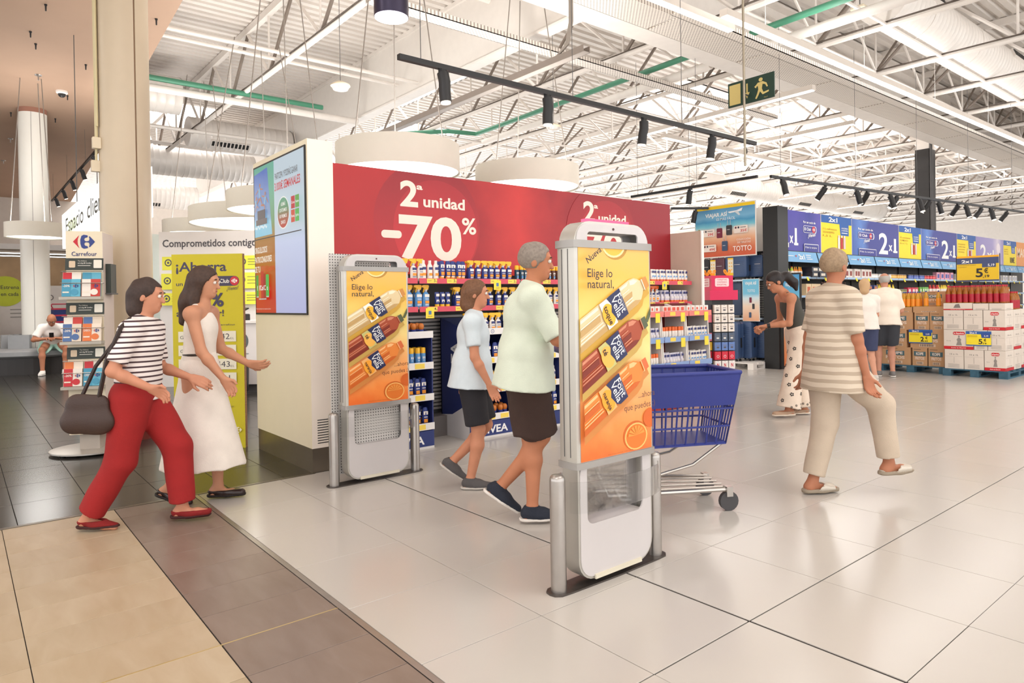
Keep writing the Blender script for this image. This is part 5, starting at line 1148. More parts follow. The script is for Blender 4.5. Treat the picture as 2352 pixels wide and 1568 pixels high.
# ================================================================ pallets of oil
BLUEP = mat('blue_pallet_wood', (58, 96, 116), .7, var=.2, scale=12)
pallet('blue wooden pallet under the brown cardboard boxes', -1.98, 11.0, 1.12, .8, BLUEP); pallet('blue wooden pallet under the white oil boxes', -.98, 11.05, .9, 1.2, BLUEP)
KRAFT = mat('kraft_cardboard', (196, 152, 112), .75, var=.04, scale=5); WCARD = mat('white_cardboard', (226, 214, 202), .7, var=.02)
def kbox(x0, x1, z0, z1, y0, wide, label, d=.36, tilt=0.0):
    t = thing('cardboard_box', label, 'box', ((x0 + x1) / 2, y0 + d / 2, z0)); w_, h_ = x1 - x0, z1 - z0
    MB().box(-w_ / 2, w_ / 2, -d / 2, d / 2, 0, h_).build('carton', KRAFT, t)
    s = Sheet((-w_ / 2, -d / 2 - .0005, 0), (1, 0, 0), (0, 0, 1))
    a = .2 if wide else .1
    if h_ > .2:
        s.poly([(w_ * a, h_ * .55), (w_ * (1 - a), h_ * .53), (w_ * (1 - a), h_ * .8), (w_ * .5, h_ * .77), (w_ * a, h_ * .82)], (72, 104, 112))
        s.textfit('KOIPE', w_ / 2, h_ * .6, w_ * .5, h_ * .15, (240, 226, 214), 'c', .03); s.textfit('FRITOS', w_ / 2, h_ * .34, w_ * .62, h_ * .16, (230, 206, 186), 'c', .04)
        s.rect(w_ * .08, h_ * .9, w_ * .5, h_ * .03, (120, 90, 66))
    s.rect(w_ * .26, h_ * .07, w_ * .48, h_ * .16, (214, 186, 160)); 
    for q in range(8): s.rect(w_ * (.3 + .05 * q), h_ * .09, w_ * .02, h_ * .12, (70, 56, 48))
    s.build('box_print', t, world=False)
    return t
KL = 'in the stack of brown boxes'
for (x0, x1, z0, z1, wd, l) in ((-2.48, -1.98, .12, .42, True, 'wide brown box at the bottom of the stack on the pallet'), (-1.95, -1.72, .12, .42, False, 'narrow brown box at the bottom beside the wide brown box'), (-1.70, -1.46, .12, .42, False, 'narrow brown box at the bottom next to the white boxes'), (-2.5, -2.28, .42, .72, False, 'outermost narrow brown box in the second layer'), (-2.27, -2.04, .42, .72, False, 'narrow brown box in the second layer beside the price card'), (-1.98, -1.45, .42, .72, True, 'wide brown box in the second layer behind the yellow price card'), (-2.44, -1.94, .72, 1.02, True, 'wide brown box in the third layer'), (-1.91, -1.68, .72, 1.02, False, 'narrow brown box in the third layer beside the wide one'), (-1.67, -1.43, .72, 1.02, False, 'narrow brown box in the third layer next to the white boxes'), (-2.36, -2.16, 1.02, 1.11, False, 'outermost low brown tray on top of the brown boxes'), (-2.15, -1.95, 1.02, 1.11, False, 'low brown tray in the middle on top of the brown boxes'), (-1.93, -1.44, 1.02, 1.12, True, 'wide low brown tray on top of the brown boxes')):
    kbox(x0, x1, z0, z1, 10.62, wd, l)
def wbox(x0, x1, z0, z1, y0, kind, label, d=.4):
    t = thing('oil_box', label, 'box', ((x0 + x1) / 2, y0 + d / 2, z0)); w_, h_ = x1 - x0, z1 - z0
    MB().box(-w_ / 2, w_ / 2, -d / 2, d / 2, 0, h_).build('carton', WCARD, t)
    for (o, u, ww) in (((-w_ / 2, -d / 2 - .0005, 0), (1, 0, 0), w_), ((w_ / 2 + .0005, -d / 2, 0), (0, 1, 0), d)):
        s = Sheet(o, u, (0, 0, 1)); kd = kind if ww == w_ else 'n'
        if kd == 'p':
            s.rect(0, 0, ww, h_ * .15, (206, 36, 46)); s.textfit('Aceite de Oliva 0.4', ww / 2, h_ * .045, ww * .5, h_ * .06, (244, 220, 214), 'c', .01)
            if h_ > .2:
                s.rrect(ww * .32, h_ * .74, ww * .4, h_ * .16, h_ * .07, (206, 36, 46)); s.textfit('la Española', ww * .52, h_ * .785, ww * .34, h_ * .075, (248, 240, 236), 'c', .02)
                s.poly([(ww * .42, h_ * .2), (ww * .62, h_ * .2), (ww * .58, h_ * .42), (ww * .6, h_ * .5), (ww * .52, h_ * .62), (ww * .44, h_ * .5), (ww * .47, h_ * .4)], (150, 142, 136)); s.ell(ww * .52, h_ * .66, ww * .03, h_ * .05, (150, 142, 136), 12); s.textfit('15 x 1L', ww * .1, h_ * .4, ww * .14, h_ * .05, (90, 84, 80))
            else: s.poly([(ww * .35, h_ * .3), (ww * .6, h_ * .3), (ww * .55, h_ * .9), (ww * .42, h_ * .8)], (130, 122, 118))
        elif kd == 'n':
            if h_ > .2: s.textfit('15 x 1L', ww / 2, h_ * .72, ww * .45, h_ * .07, (80, 74, 72), 'c', .005); s.rect(ww / 2 - .002, h_ * .3, .004, h_ * .3, (150, 140, 134)); s.rect(ww * .04, h_ * .63, ww * .9, .003, (190, 180, 172))
            for q in range(3): s.rect(ww * .18, h_ * (.22 - .07 * q), ww * .6, h_ * .02, (160, 152, 146))
            if kind == 'p' and h_ > .1: s.rect(0, 0, ww, h_ * .15, (206, 36, 46))
        s.build('box_print', t, world=False)
H = .315
for (x0, x1, l, kd, lb) in ((-1.4, -1.13, 0, 'n', 'plain white oil box at the bottom next to the brown boxes'), (-1.12, -.85, 0, 'n', 'plain white oil box in the middle of the bottom layer'), (-.84, -.56, 0, 'p', 'white oil box with red strip at the bottom corner'), (-1.41, -.99, 1, 'p', 'white oil box with red strip left of the yellow price card'), (-.98, -.8, 1, 'n', 'plain white oil box behind the yellow price card'), (-.79, -.56, 1, 'n', 'plain white oil box in the second layer at the corner'), (-1.41, -1.13, 2, 'n', 'plain white oil box in the third layer next to the brown boxes'), (-1.12, -.86, 2, 'n', 'plain white oil box in the middle of the third layer'), (-.85, -.56, 2, 'p', 'white oil box with red strip in the third layer at the corner')):
    wbox(x0, x1, .12 + H * l, .12 + H * (l + 1) - .004, 10.46, kd, lb)
wbox(-1.41, -1.0, .12 + 3 * H, .12 + 3 * H + .11, 10.46, 'p', 'low white tray with red strip under the oil bottles'); wbox(-.99, -.78, .12 + 3 * H, .12 + 3 * H + .1, 10.46, 'n', 'low plain white tray under the middle oil bottles'); wbox(-.77, -.56, .12 + 3 * H, .12 + 3 * H + .1, 10.46, 'n', 'low plain white tray under the corner oil bottles')
for l in range(3):
    for q in range(2): wbox(-.98, -.56, .12 + H * l, .12 + H * (l + 1) - .004, 10.87 + .39 * q, 'p' if (l + q) % 2 else 'n', ['white oil box behind the corner box in the bottom layer', 'white oil box behind the corner box in the second layer', 'white oil box behind the corner box in the third layer', 'rearmost white oil box in the bottom layer', 'rearmost white oil box in the second layer', 'rearmost white oil box in the third layer'][l + 3 * q], .38)
AMB = mat('amber_oil', (190, 112, 34), .12, var=.02, trans=.35); GOL = mat('golden_oil', (240, 178, 58), .12, var=.02, trans=.35)
def oil(name, body, lab_, cap, h=.28, r=.04):
    b = MB().lathe([(r * .92, 0), (r, .008), (r, h * .22), (r * .94, h * .3), (r, h * .4), (r, h * .62), (r * .5, h * .84), (r * .32, h * .9), (r * .32, h * .93)], n=14).mesh('bottle', body, True)
    l = MB().lathe([(r * 1.015, h * .06), (r * 1.015, h * .52)], n=14, cap=False).mesh('label', lab_, True); c = MB().lathe([(r * .38, h * .92), (r * .38, h)], n=10).mesh('cap', cap, True)
    proto(name, [('bottle', b), ('label', l), ('cap', c)])
oil('oil_red', AMB, pcol('oil_label_red', (176, 30, 50)), pcol('cap_red', (196, 34, 60))); oil('oil_yellow', GOL, pcol('oil_label_orange', (246, 150, 40)), pcol('cap_blue', (56, 76, 160)), .26, .036)
ztop = .12 + 3 * H + .108
for q in range(3):
    for k in range(10): place('oil_red', 'oil_bottle', (-1.36 + .084 * k, 10.53 + .09 * q, ztop + .001), 'amber olive oil bottle with red label in the white trays', 'bottle', 'red label oil bottles')
for q in range(4):
    for k in range(5): place('oil_red', 'oil_bottle', (-.93 + .084 * k, 10.92 + .09 * q, .121 + 3 * H), 'amber olive oil bottle with red label behind the white trays', 'bottle', 'red label oil bottles at the back')
for q in range(2):
    for k in range(7): place('oil_yellow', 'oil_bottle', (-2.32 + .074 * k, 10.68 + .09 * q, 1.112), 'golden oil bottle with orange label on the brown boxes', 'bottle', 'orange label oil bottles')
for k in range(2): place('oil_yellow', 'oil_bottle', (-1.74 + .19 * k, 10.66, 1.122), 'golden oil bottle standing in the wide brown tray', 'bottle', 'oil bottles in the wide tray')
kbox(-1.9, -1.46, 1.122, 1.37, 10.8, True, 'brown box standing behind the two golden bottles', .2)
def price_card(x0, x1, z0, z1, y, label, price, cents, normal='-y'):
    t = thing('price_card', label, 'price sign', ((x0 + x1) / 2, y, z0)); w_, h_ = x1 - x0, z1 - z0
    MB().box(-w_ / 2, w_ / 2, 0, .004, 0, h_).build('card', WHITE, t)
    s = Sheet((-w_ / 2, -.0005, 0), (1, 0, 0), (0, 0, 1), .0007)
    s.rect(0, 0, w_, h_, (52, 100, 170)); s.rect(.004, h_ * .07, w_ - .008, h_ * .72, (250, 226, 50)); s.poly([(w_ * .62, h_ * .55), (w_ * .96, h_ * .55), (w_ * .96, h_ * .9), (w_ * .58, h_ * .9)], (52, 84, 156))
    s.textfit('2x1', w_ * .14, h_ * .83, w_ * .28, h_ * .12, WH, bold=.03); s.textfit(price, w_ * .5, h_ * .14, w_ * .15, h_ * .34, (50, 44, 44), bold=.02); s.textfit('€', w_ * .7, h_ * .32, w_ * .1, h_ * .17, (50, 44, 44), bold=.02); s.textfit(cents, w_ * .68, h_ * .13, w_ * .13, h_ * .1, (50, 44, 44), bold=.02); s.textfit(price + ',' + cents, w_ * .72, h_ * .64, w_ * .16, h_ * .1, WH, bold=.02)
    for q in range(2): s.rect(w_ * .06, h_ * (.68 - .07 * q), w_ * .4, h_ * .025, (196, 160, 40))
    s.build('card_print', t, world=False)
price_card(-2.0, -1.63, .5, .73, 10.605, 'yellow and blue price card of two euros on the brown boxes', '2', '65'); price_card(-1.09, -.74, .5, .73, 10.45, 'yellow and blue price card of five euros on the white boxes', '5', '19')
t = thing('price_sign', 'large yellow price sign of five euros on a stand above the oil bottles', 'price sign', (-1.0, 10.75, 1.1))
MB().box(-.3, .29, -.006, .006, .42, .83).build('board', WHITE, t)
s = Sheet((-.3, -.007, .42), (1, 0, 0), (0, 0, 1), .0008); s.rect(0, 0, .59, .41, (236, 196, 44)); s.rect(0, .28, .59, .1, (70, 82, 122)); s.rect(0, 0, .59, .022, (70, 82, 122)); s.rect(0, .38, .59, .03, (246, 176, 40)); s.rect(.36, .22, .19, .1, (70, 82, 122))
s.textfit('2x1', .07, .3, .15, .05, WH, bold=.03); s.textfit('5,19', .44, .235, .09, .04, WH, bold=.02); s.textfit('5', .27, .07, .1, .14, (52, 46, 44), bold=.02); s.textfit('€', .385, .13, .06, .075, (52, 46, 44), bold=.02); s.textfit(',19', .37, .06, .09, .04, (52, 46, 44), bold=.02); s.textfit('ACEITE DE OLIVA INTENSO', .015, .255, .26, .012, (120, 96, 40)); s.textfit('LA ESPAÑOLA', .015, .225, .13, .012, (120, 96, 40)); s.build('printed_face', t, world=False)
for x in (-.31, .3): MB().cyl((x, 0, .4), (x, 0, .85), .006, n=6).build('frame_rod', BLACK, t)
MB().cyl((0, .01, -.1), (0, .01, .45), .01, n=8).build('stand_rod', BLACK, t)
# far end of the shop
t = tag(MB().box(-40, 12, 46, 46.2, 0, 7.2).build('wall_back', mat('far_wall', (214, 206, 198), .7)), 'pale far wall of the shop', 'wall', kind='structure')
for k in range(6):
    y = 13 + 3.2 * k
    for sx, nm in ((0, 'right'),):
        t = thing('shelf_gondola', ['white shelving across the aisle behind the oil bottles', 'second white shelving run beyond the oil bottles', 'third white shelving run far beyond the oil bottles', 'fourth white shelving run in the distance', 'fifth white shelving run in the distance', 'last white shelving run in the distance'][k], 'shelving', (1.2, y, 0))
        MB().box(-1.5, 3.5, .2, .24, 0, 1.9).build('back_panel', WHITE, t)
        for z in (.15, .55, .95, 1.35, 1.7):
            MB().box(-1.5, 3.5, -.2, .2, z - .03, z).build('shelf_board', WHITE, t); MB().box(-1.5, 3.5, -.21, -.2, z - .03, z + .015).build('price_rail', BR, t)
    if k == 0:
        for q, (nm, obn, cat, what) in enumerate((('soda_yellow', 'soda_bottle', 'bottle', 'yellow bottle'), ('bag_green', 'snack_bag', 'bag', 'green bag'), ('box_white', 'food_box', 'box', 'white box'), ('soda_red', 'soda_bottle', 'bottle', 'red bottle'))):
            for kk in range(14):
                place(nm, obn, (-.2 + kk * .2, y - .08, (1.351, .951, 1.701, .551)[q]), what + ' on the white shelving behind the oil bottles', cat, what + 's behind the oil', R(-90))
# ================================================================ mall side
PIL = mat('cream_pillar', (200, 183, 158), .4, var=.02)
t = thing('pillar', 'tall cream round pillar with conduits behind the leaflet stand', 'pillar', (-5.14, -.52, 0))
h1 = [(.228 * math.cos(a), .228 * math.sin(a)) for a in [R(-138 + 8 * k) for k in range(24)]]
for nm, a0, a1 in (('shell_half', -160, 14), ('shell_half', 18, 196)):
    n = 22; o = [(.228 * math.cos(R(a0 + (a1 - a0) * k / n)), .228 * math.sin(R(a0 + (a1 - a0) * k / n))) for k in range(n + 1)]
    MB().prism(o, (0, 0, .1), (1, 0, 0), (0, 1, 0), (0, 0, 5.5)).build(nm, PIL, t, True)
MB().lathe([(.215, .02), (.215, 5.6)], n=28).build('core', mat('pillar_seam', (150, 120, 96), .6), t, True)
MB().lathe([(.25, 0), (.25, .1), (.23, .11)], n=32).build('base_ring', mat('maroon_base', (120, 52, 44), .4), t, True)
for k, (a, z0) in enumerate(((-82, 2.95), (-88, 2.75), (-78, 3.1))):
    x, y = .25 * math.cos(R(a)), .25 * math.sin(R(a)); MB().cyl((x, y, z0), (x, y, 5.6), .012, n=8).build('conduit', mat('cream_conduit', (206, 192, 150), .4), t, True)
for z, a in ((2.88, -78), (2.66, -88)):
    x, y = .25 * math.cos(R(a)), .25 * math.sin(R(a)); MB().cbox(x - .03, x + .03, y - .045, y + .03, z, z + .11, .005).build('junction_box', mat('cream_box', (222, 206, 178), .4), t)
MB().cyl((.25 * math.cos(R(-88)), .25 * math.sin(R(-88)), 2.77), (.25 * math.cos(R(-82)), .25 * math.sin(R(-82)), 2.9), .008, n=6).build('flex', mat('cream_conduit', (206, 192, 150), .4), t)
# leaflet stand
t = thing('leaflet_stand', 'cream leaflet tower with a red and blue emblem and full racks', 'leaflet stand', (-4.66, -.9, 0), R(-24))
LC = mat('stand_cream', (230, 216, 188), .4, var=.015)
MB().box(-.15, .15, -.145, .145, .18, 2.01).build('tower', LC, t)
MB().box(-.149, .151, .1455, .1475, .2, 2.0).build('side_panel', mat('stand_side', (214, 200, 190), .4), t)
MB().lathe([(.33, .02), (.33, .032), (.3, .036)], n=30, sy=1.05).build('base_plate', mat('silver_base', (186, 180, 172), .3, .5), t, True)
MB().box(-.1, .1, -.08, .08, .035, .18).build('foot', mat('silver_foot', (170, 160, 150), .4), t)
for k in range(4):
    a = R(45 + 90 * k); MB().cyl((.26 * math.cos(a), .26 * math.sin(a), 0), (.26 * math.cos(a), .26 * math.sin(a), .022), .02, n=10).build('leveling_foot', BLACK, t, True)
s = Sheet((.1505, -.145, .18), (0, 1, 0), (0, 0, 1)); logo(s, .145, 1.735, .175); s.textfit('Carrefour', .145, 1.607, .2, .04, (42, 50, 110), 'c', .008)
for z in (.03, .075): s.rect(.03, z, .23, .02, (70, 40, 36))
s.build('logo_print', t, world=False)
cov = [((200, 40, 50), (236, 226, 214)), ((70, 150, 180), (96, 176, 200)), ((236, 226, 214), (200, 60, 50)), ((80, 110, 160), (226, 210, 190)), ((226, 120, 60), (240, 224, 206))]
rl = random.Random(5)
for k, z in enumerate((1.42, 1.02, .62)):
    g = MB().prism([(0, 0), (.012, 0), (.012, .105), (0, .105)], (.15, -.15, z + .24), (1, 0, .1), (-.1, 0, 1), (0, .3, 0)); hd = g.build('header_card', mat('header_dark', (50, 56, 50), .5), t)
    s = Sheet((.1635, -.15, z + .242), (0, 1, 0), (-.1, 0, 1)); s.rrect(.03, .02, .05, .06, .008, (214, 190, 160)); s.textfit('Tus folletos', .1, .075, .07, .012, (226, 220, 206)); s.textfit('en la App Mi Carrefour', .1, .055, .11, .012, (240, 236, 226), bold=.01); s.rect(.1, .035, .1, .006, (200, 196, 186)); s.rrect(.225, .015, .065, .075, .006, (232, 226, 212)); s.build('header_print', t, world=False)
    MB().box(.15, .25, -.175, .15, z - .025, z).build('ledge', mat('ledge_grey', (176, 168, 156), .4, .3), t)
    for zz, xx in ((z + .12, .225), (z + .225, .2)):
        MB().tube([(.152, -.17, zz), (xx, -.17, zz), (xx, .15, zz), (.152, .15, zz)], .004, 6).build('wire_rail', mat('wire_chrome', (190, 186, 180), .25, .8), t, True)
    for c in range(2):
        for q in range(2):
            y0 = -.165 + .155 * q; o0 = .155 + .016 * c; lb = ['red and white', 'blue', 'cream', 'navy', 'orange'][(k * 2 + q + c) % 5]
            c1, c2 = cov[(k * 2 + q + c) % 5]; lo = t.matrix_basis @ Vector((0, 0, 0)); rzv = R(-24); cs, sn = math.cos(rzv), math.sin(rzv); wx, wy = -4.66 + o0 * cs - y0 * sn, -.9 + o0 * sn + y0 * cs
            lf = thing('leaflet', ['top', 'middle', 'lowest'][k] and lb + ' leaflet in the ' + ['top', 'middle', 'lowest'][k] + (' rack, behind the other' if c == 0 else ' rack, in front'), 'leaflet', (wx, wy, z), rzv, 'leaflets in the ' + ['top', 'middle', 'lowest'][k] + ' rack')
            hh = .215 - .06 * c
            MB().prism([(0, 0), (.012, 0), (.012, hh), (0, hh)], (.03, 0, .001), (1, 0, .12), (-.12, 0, 1), (0, .145, 0)).build('booklet', pm(c2), lf)
            s = Sheet((.0425, 0, .003), (0, 1, 0), (-.12, 0, 1)); s.rect(.002, 0, .07, hh, c1); s.textfit('-20%' if q == 0 else 'OFERTA', .036, hh * .55, .055, .02, (244, 236, 226), 'c', .02); logo(s, .11, hh * .6, .045); s.ell(.1, hh * .25, .03, .028, c1, 16); s.rect(.008, hh * .2, .05, .012, (236, 224, 206)); s.build('cover_print', lf, world=False)
MB().box(-.08, .08, .1475, .19, 1.45, 1.72).build('side_rack', mat('header_dark', (50, 56, 50), .5), t); MB().box(-.09, .1, .1475, .2, 1.44, 1.452).build('side_ledge', DGREY, t)
# yellow fuel discount sign
U = Vector((.42, .505, 0)).normalized(); t = thing('yellow_sign', 'tall yellow cardboard sign about saving eight percent on fuel', 'sign', (-3.99, -.06, 0))
W_, H_ = .655, 1.80; o = Vector((-4.205, -.318, .0)); nrm = U.cross(Vector((0, 0, 1)))
MB().prism([(0, 0), (W_, 0), (W_, H_), (0, H_)], o - nrm * .045, U, (0, 0, 1), nrm * .045).build('board', mat('corrugated_edge', (150, 110, 80), .8, var=.3, scale=90), t, world=True)
s = Sheet(o + nrm * .0005, U, (0, 0, 1)); INK = (62, 54, 78); k_ = .00139; kv = .00144
X = lambda x: (x - 150) * k_
Yv = lambda y: H_ - (y - 285) * kv
s.rect(0, 0, W_, H_, mat('sign_yellow', (200, 184, 28), .55, var=.02))
s.textfit('¡Ahorra', X(178), Yv(395), 337 * k_, 62 * kv, INK, bold=.02); s.textfit('un', X(178), Yv(488), 44 * k_, 26 * kv, INK, bold=.015)
s.rrect(X(422), Yv(492), 176 * k_, 64 * kv, .045, INK); s.textfit('El Club', X(436), Yv(472), 95 * k_, 26 * kv, (240, 234, 220), bold=.012); s.ell(X(566), Yv(460), .04, .042, (196, 36, 46)); logo(s, X(566), Yv(460), .055, (244, 240, 232), (244, 240, 232)); s.text('¿Vienes?', X(515), Yv(522), .05, INK, rot=.1, shear=.2, sx=.65)
s.textfit('8', X(275), Yv(620), 112 * k_, 165 * kv, INK, bold=.03); s.textfit('%', X(408), Yv(620), 85 * k_, 85 * kv, INK, bold=.03); s.textfit('al repostar!', X(178), Yv(685), 315 * k_, 42 * kv, INK, bold=.015)
s.textfit('Precios con El Club Carrefour', X(220), Yv(746), 347 * k_, 12 * kv, INK)
for q, p in enumerate(('1,342', '1,379', '1,443', '1,581')):
    y = 850 + 89 * q; s.rect(X(188), Yv(y), 384 * k_, 68 * kv, (226, 218, 196)); s.textfit(p, X(405), Yv(y - 16), 124 * k_, 38 * kv, (70, 64, 70)); s.textfit('€/L', X(532), Yv(y - 14), 26 * k_, 14 * kv, (110, 100, 90)); s.textfit(('Gasóleo A', 'Gasóleo +', 'Gasolina 95', 'Gasolina 98')[q], X(200), Yv(y - 20), 150 * k_, 22 * kv, (90, 84, 84))
s.textfit('Con tu tarjeta Carrefour', X(300), Yv(1186), 250 * k_, 12 * kv, (120, 106, 40)); s.textfit('y en la APP', X(420), Yv(1275), 130 * k_, 12 * kv, (120, 106, 40)); logo(s, X(575), Yv(1418), .075, (236, 226, 190), (236, 226, 190)); s.build('sign_print', t)
MB().prism([(.05, 0), (.1, 0), (.1, .4), (.05, .9)], o - nrm * .045, U, (0, 0, 1), -nrm * .01).build('rear_strut', mat('corrugated_edge', (150, 110, 80), .8), t, world=True)
# kiosk with the words above the yellow panels
A = Vector((-9.74, .72, 0)); UK = Vector((.645, .764, 0)).normalized(); nk = UK.cross(Vector((0, 0, 1))); KW = mat('kiosk_white', (232, 226, 222), .5, var=.015)
t = thing('service_kiosk', 'white service kiosk wall with yellow panels and grey lettering', 'kiosk', (-8.6, 2.0, 0))
MB().prism([(0, 0), (3.6, 0), (3.6, 2.55), (0, 2.55)], A - nk * .08, UK, (0, 0, 1), nk * .08).build('front_wall', KW, t, world=True)
MB().prism([(-1.3, 0), (-.02, 0), (-.02, 2.55), (-1.3, 2.55)], A - nk * .5, Vector((.5, .62, 0)).normalized() * 1.0 + nk * -.45, (0, 0, 1), nk * .06).build('side_wall', mat('kiosk_side', (206, 214, 208), .5), t, world=True)
s = Sheet(A + nk * .001, UK, (0, 0, 1), .001); YP = mat('kiosk_yellow', (236, 230, 70), .5, var=.02); GI = (84, 80, 84)
s.textfit('Comprometidos contigo', .06, 2.3, 1.55, .125, GI, bold=.02)
for r_, (z, h) in enumerate(((1.92, .22), (1.6, .26), (1.34, .2))):
    for c_ in range(6):
        s.rect(.05 + .41 * c_, z, .38, h, YP); s.ring(.15 + .41 * c_, z + h * .55, .06, .02, GI, 20); s.ell(.15 + .41 * c_, z + h * .55, .02, .02, GI, 10)
        for q in range(3): s.rect(.24 + .41 * c_, z + h * (.7 - .2 * q), .16, .014, (150, 150, 70))
s.build('wall_print', t)
s = Sheet(A + nk * -.5 + UK * -.62 + Vector((-.05, -.02, 0)), UK, (0, 0, 1), .001)
s.rect(.25, 1.35, .32, .72, YP); s.textfit('para ti', .27, 1.85, .28, .13, GI, bold=.004); s.textfit('ti', .42, 2.25, .08, .1, GI); s.build('side_print', t)
t = thing('service_counter', 'white service counter with grey plinth beside the screen tower', 'counter', (-8.4, 1.35, 0))
c0 = A + UK * 1.55 + nk * .35
MB().prism([(0, .12), (1.5, .12), (1.5, 1.05), (0, 1.05)], c0, UK, (0, 0, 1), nk * .5).build('body', KW, t, world=True); MB().prism([(.03, 0), (1.47, 0), (1.47, .12), (.03, .12)], c0, UK, (0, 0, 1), nk * .47).build('plinth', DGREY, t, world=True); MB().prism([(-.02, 1.05), (1.52, 1.05), (1.52, 1.09), (-.02, 1.09)], c0 - nk * .02, UK, (0, 0, 1), nk * .55).build('worktop', WHITE, t, world=True)
s = Sheet(c0 + nk * .501, UK, (0, 0, 1), .001); s.ell(.16, .78, .09, .12, (96, 104, 104)); s.text('te', .16, .76, .09, (220, 222, 220), 'c'); s.rect(.07, .58, .18, .015, (160, 160, 160)); s.build('round_notice', t)
m0 = c0 + UK * .1 + nk * .3; t = thing('card_terminal', 'black terminal on the white service counter', 'terminal', m0 + Vector((0, 0, 1.09))); MB().cbox(-.09, .09, -.07, .07, 0, .1, .01).build('case', BLACK, t); MB().obox((0, 0, .16), ((1, 0, 0), (0, 1, .5), (0, -.5, 1)), (.08, .06, .01)).build('display', BLACK, t)
c1 = A + UK * 1.72 + nk * 1.15; t = thing('rubbish_bin', 'round black wheeled bin before the white service counter', 'bin', c1); MB().lathe([(.14, .02), (.18, .06), (.19, .42), (.17, .46), (.02, .48)], n=20).build('drum', BLACK, t, True)
for a in (0, 120, 240): MB().cyl((.12 * math.cos(R(a)), .12 * math.sin(R(a)), .0), (.12 * math.cos(R(a)), .12 * math.sin(R(a)), .04), .02, n=8).build('caster', DGREY, t, True)
kd = A + UK * -.35 + nk * .9; t = thing('info_screen', 'dark information totem in front of the kiosk corner', 'totem', kd, math.atan2(nk.y, nk.x)); MB().box(-.05, .05, -.13, .13, 0, 1.75).build('body', mat('totem_dark', (66, 56, 56), .4), t); s = Sheet((.051, -.13, 0), (0, 1, 0), (0, 0, 1)); s.rect(.02, 1.3, .22, .4, (96, 84, 84)); s.textfit('vales', .04, 1.1, .16, .05, (226, 220, 214)); s.textfit('descuentos', .02, 1.02, .22, .045, (226, 220, 214)); s.rect(0, 1.66, .26, .09, (226, 222, 60)); s.build('face_print', t, world=False)
# illuminated sign
t = thing('illuminated_sign', 'long bright white lightbox sign reading espacio cliente', 'sign', (-8, -.4, 2.3)); LB = mat('lightbox_white', (250, 250, 244), .4, var=.0, emit=1.1)
MB().box(-10.5, -5.42, -.52, -.22, 2.28, 2.82).build('box', LB, t, world=True); s = Sheet((-10.5, -.5205, 2.28), (1, 0, 0), (0, 0, 1), .001); s.ell(1.2, .3, .5, .22, mat('lightbox_green', (226, 240, 190), .4, emit=1.0)); s.textfit('Espacio', .5, .2, 1.9, .24, (90, 92, 86), bold=.01); s.textfit('cliente', 2.75, .2, 1.75, .24, (90, 92, 86), bold=.01); s.build('lettering', t)
for x in (-10, -8, -6.0): MB().cyl((x, -.37, 2.82), (x, -.37, 5.6), .006, n=6).build('hanger', DGREY, t, world=True)
t = track([(-24, .58, 4.8), (-10, .58, 4.8)], 'dark lamp track above the bright lightbox sign', 4)
for k in range(7): spot(-23 + 1.9 * k, .58, 4.77, 'black spotlight on the track above the lightbox sign', R(-90), R(25), 'spotlights above the lightbox')
# far left columns
t = thing('column', 'white round column rising behind the curved bench', 'column', (-15.3, -.53, 0)); MB().lathe([(.26, 0), (.26, 5.5)], n=30).build('shaft', mat('column_white', (222, 220, 212), .35, var=.01), t, True); MB().lathe([(.262, 5.5), (.262, 5.6)], n=30).build('collar', mat('collar_brown', (150, 104, 86), .5), t, True); MB().box(-.003, .003, -.262, -.258, 0, 5.5).build('seam', DGREY, t).rotation_euler = (0, 0, R(80))
t = thing('column', 'wide brown clad column beside the white column', 'column', (-16.6, -1.95, 0)); MB().lathe([(.55, 0), (.55, 5.6)], n=34).build('shaft', mat('column_tan', (176, 152, 132), .45), t, True); MB().cyl((.56, .35, 0), (.56, .35, 5.55), .04, n=8).build('pipe', mat('pipe_tan', (190, 180, 160), .4), t, True)
# curved bench
t = thing('bench', 'curved grey upholstered bench around the white column', 'bench', (-15.3, -.53, 0)); UPH = mat('grey_upholstery', (150, 152, 154), .75, var=.03, scale=10)
MB().lathe([(.4, 0), (1.12, 0), (1.12, .34), (.4, .34), (.4, 0)], n=48, cap=False).build('dark_base', mat('bench_base', (36, 30, 28), .4), t); MB().lathe([(.3, .34), (1.18, .34), (1.24, .38), (1.24, .46), (1.16, .5), (.3, .5), (.3, .34)], n=48, cap=False).build('seat_cushion', UPH, t, True)
for k in range(6):
    a0, a1 = 60 * k + 4, 60 * k + 44; o_ = [(r_ * math.cos(R(a)), r_ * math.sin(R(a))) for r_, rng in ((.62, range(a0, a1 + 1, 8)), (.42, range(a1, a0 - 1, -8))) for a in rng]; MB().prism(o_, (0, 0, .5), (1, 0, 0), (0, 1, 0), (0, 0, .28)).build('back_cushion', UPH, t, True)
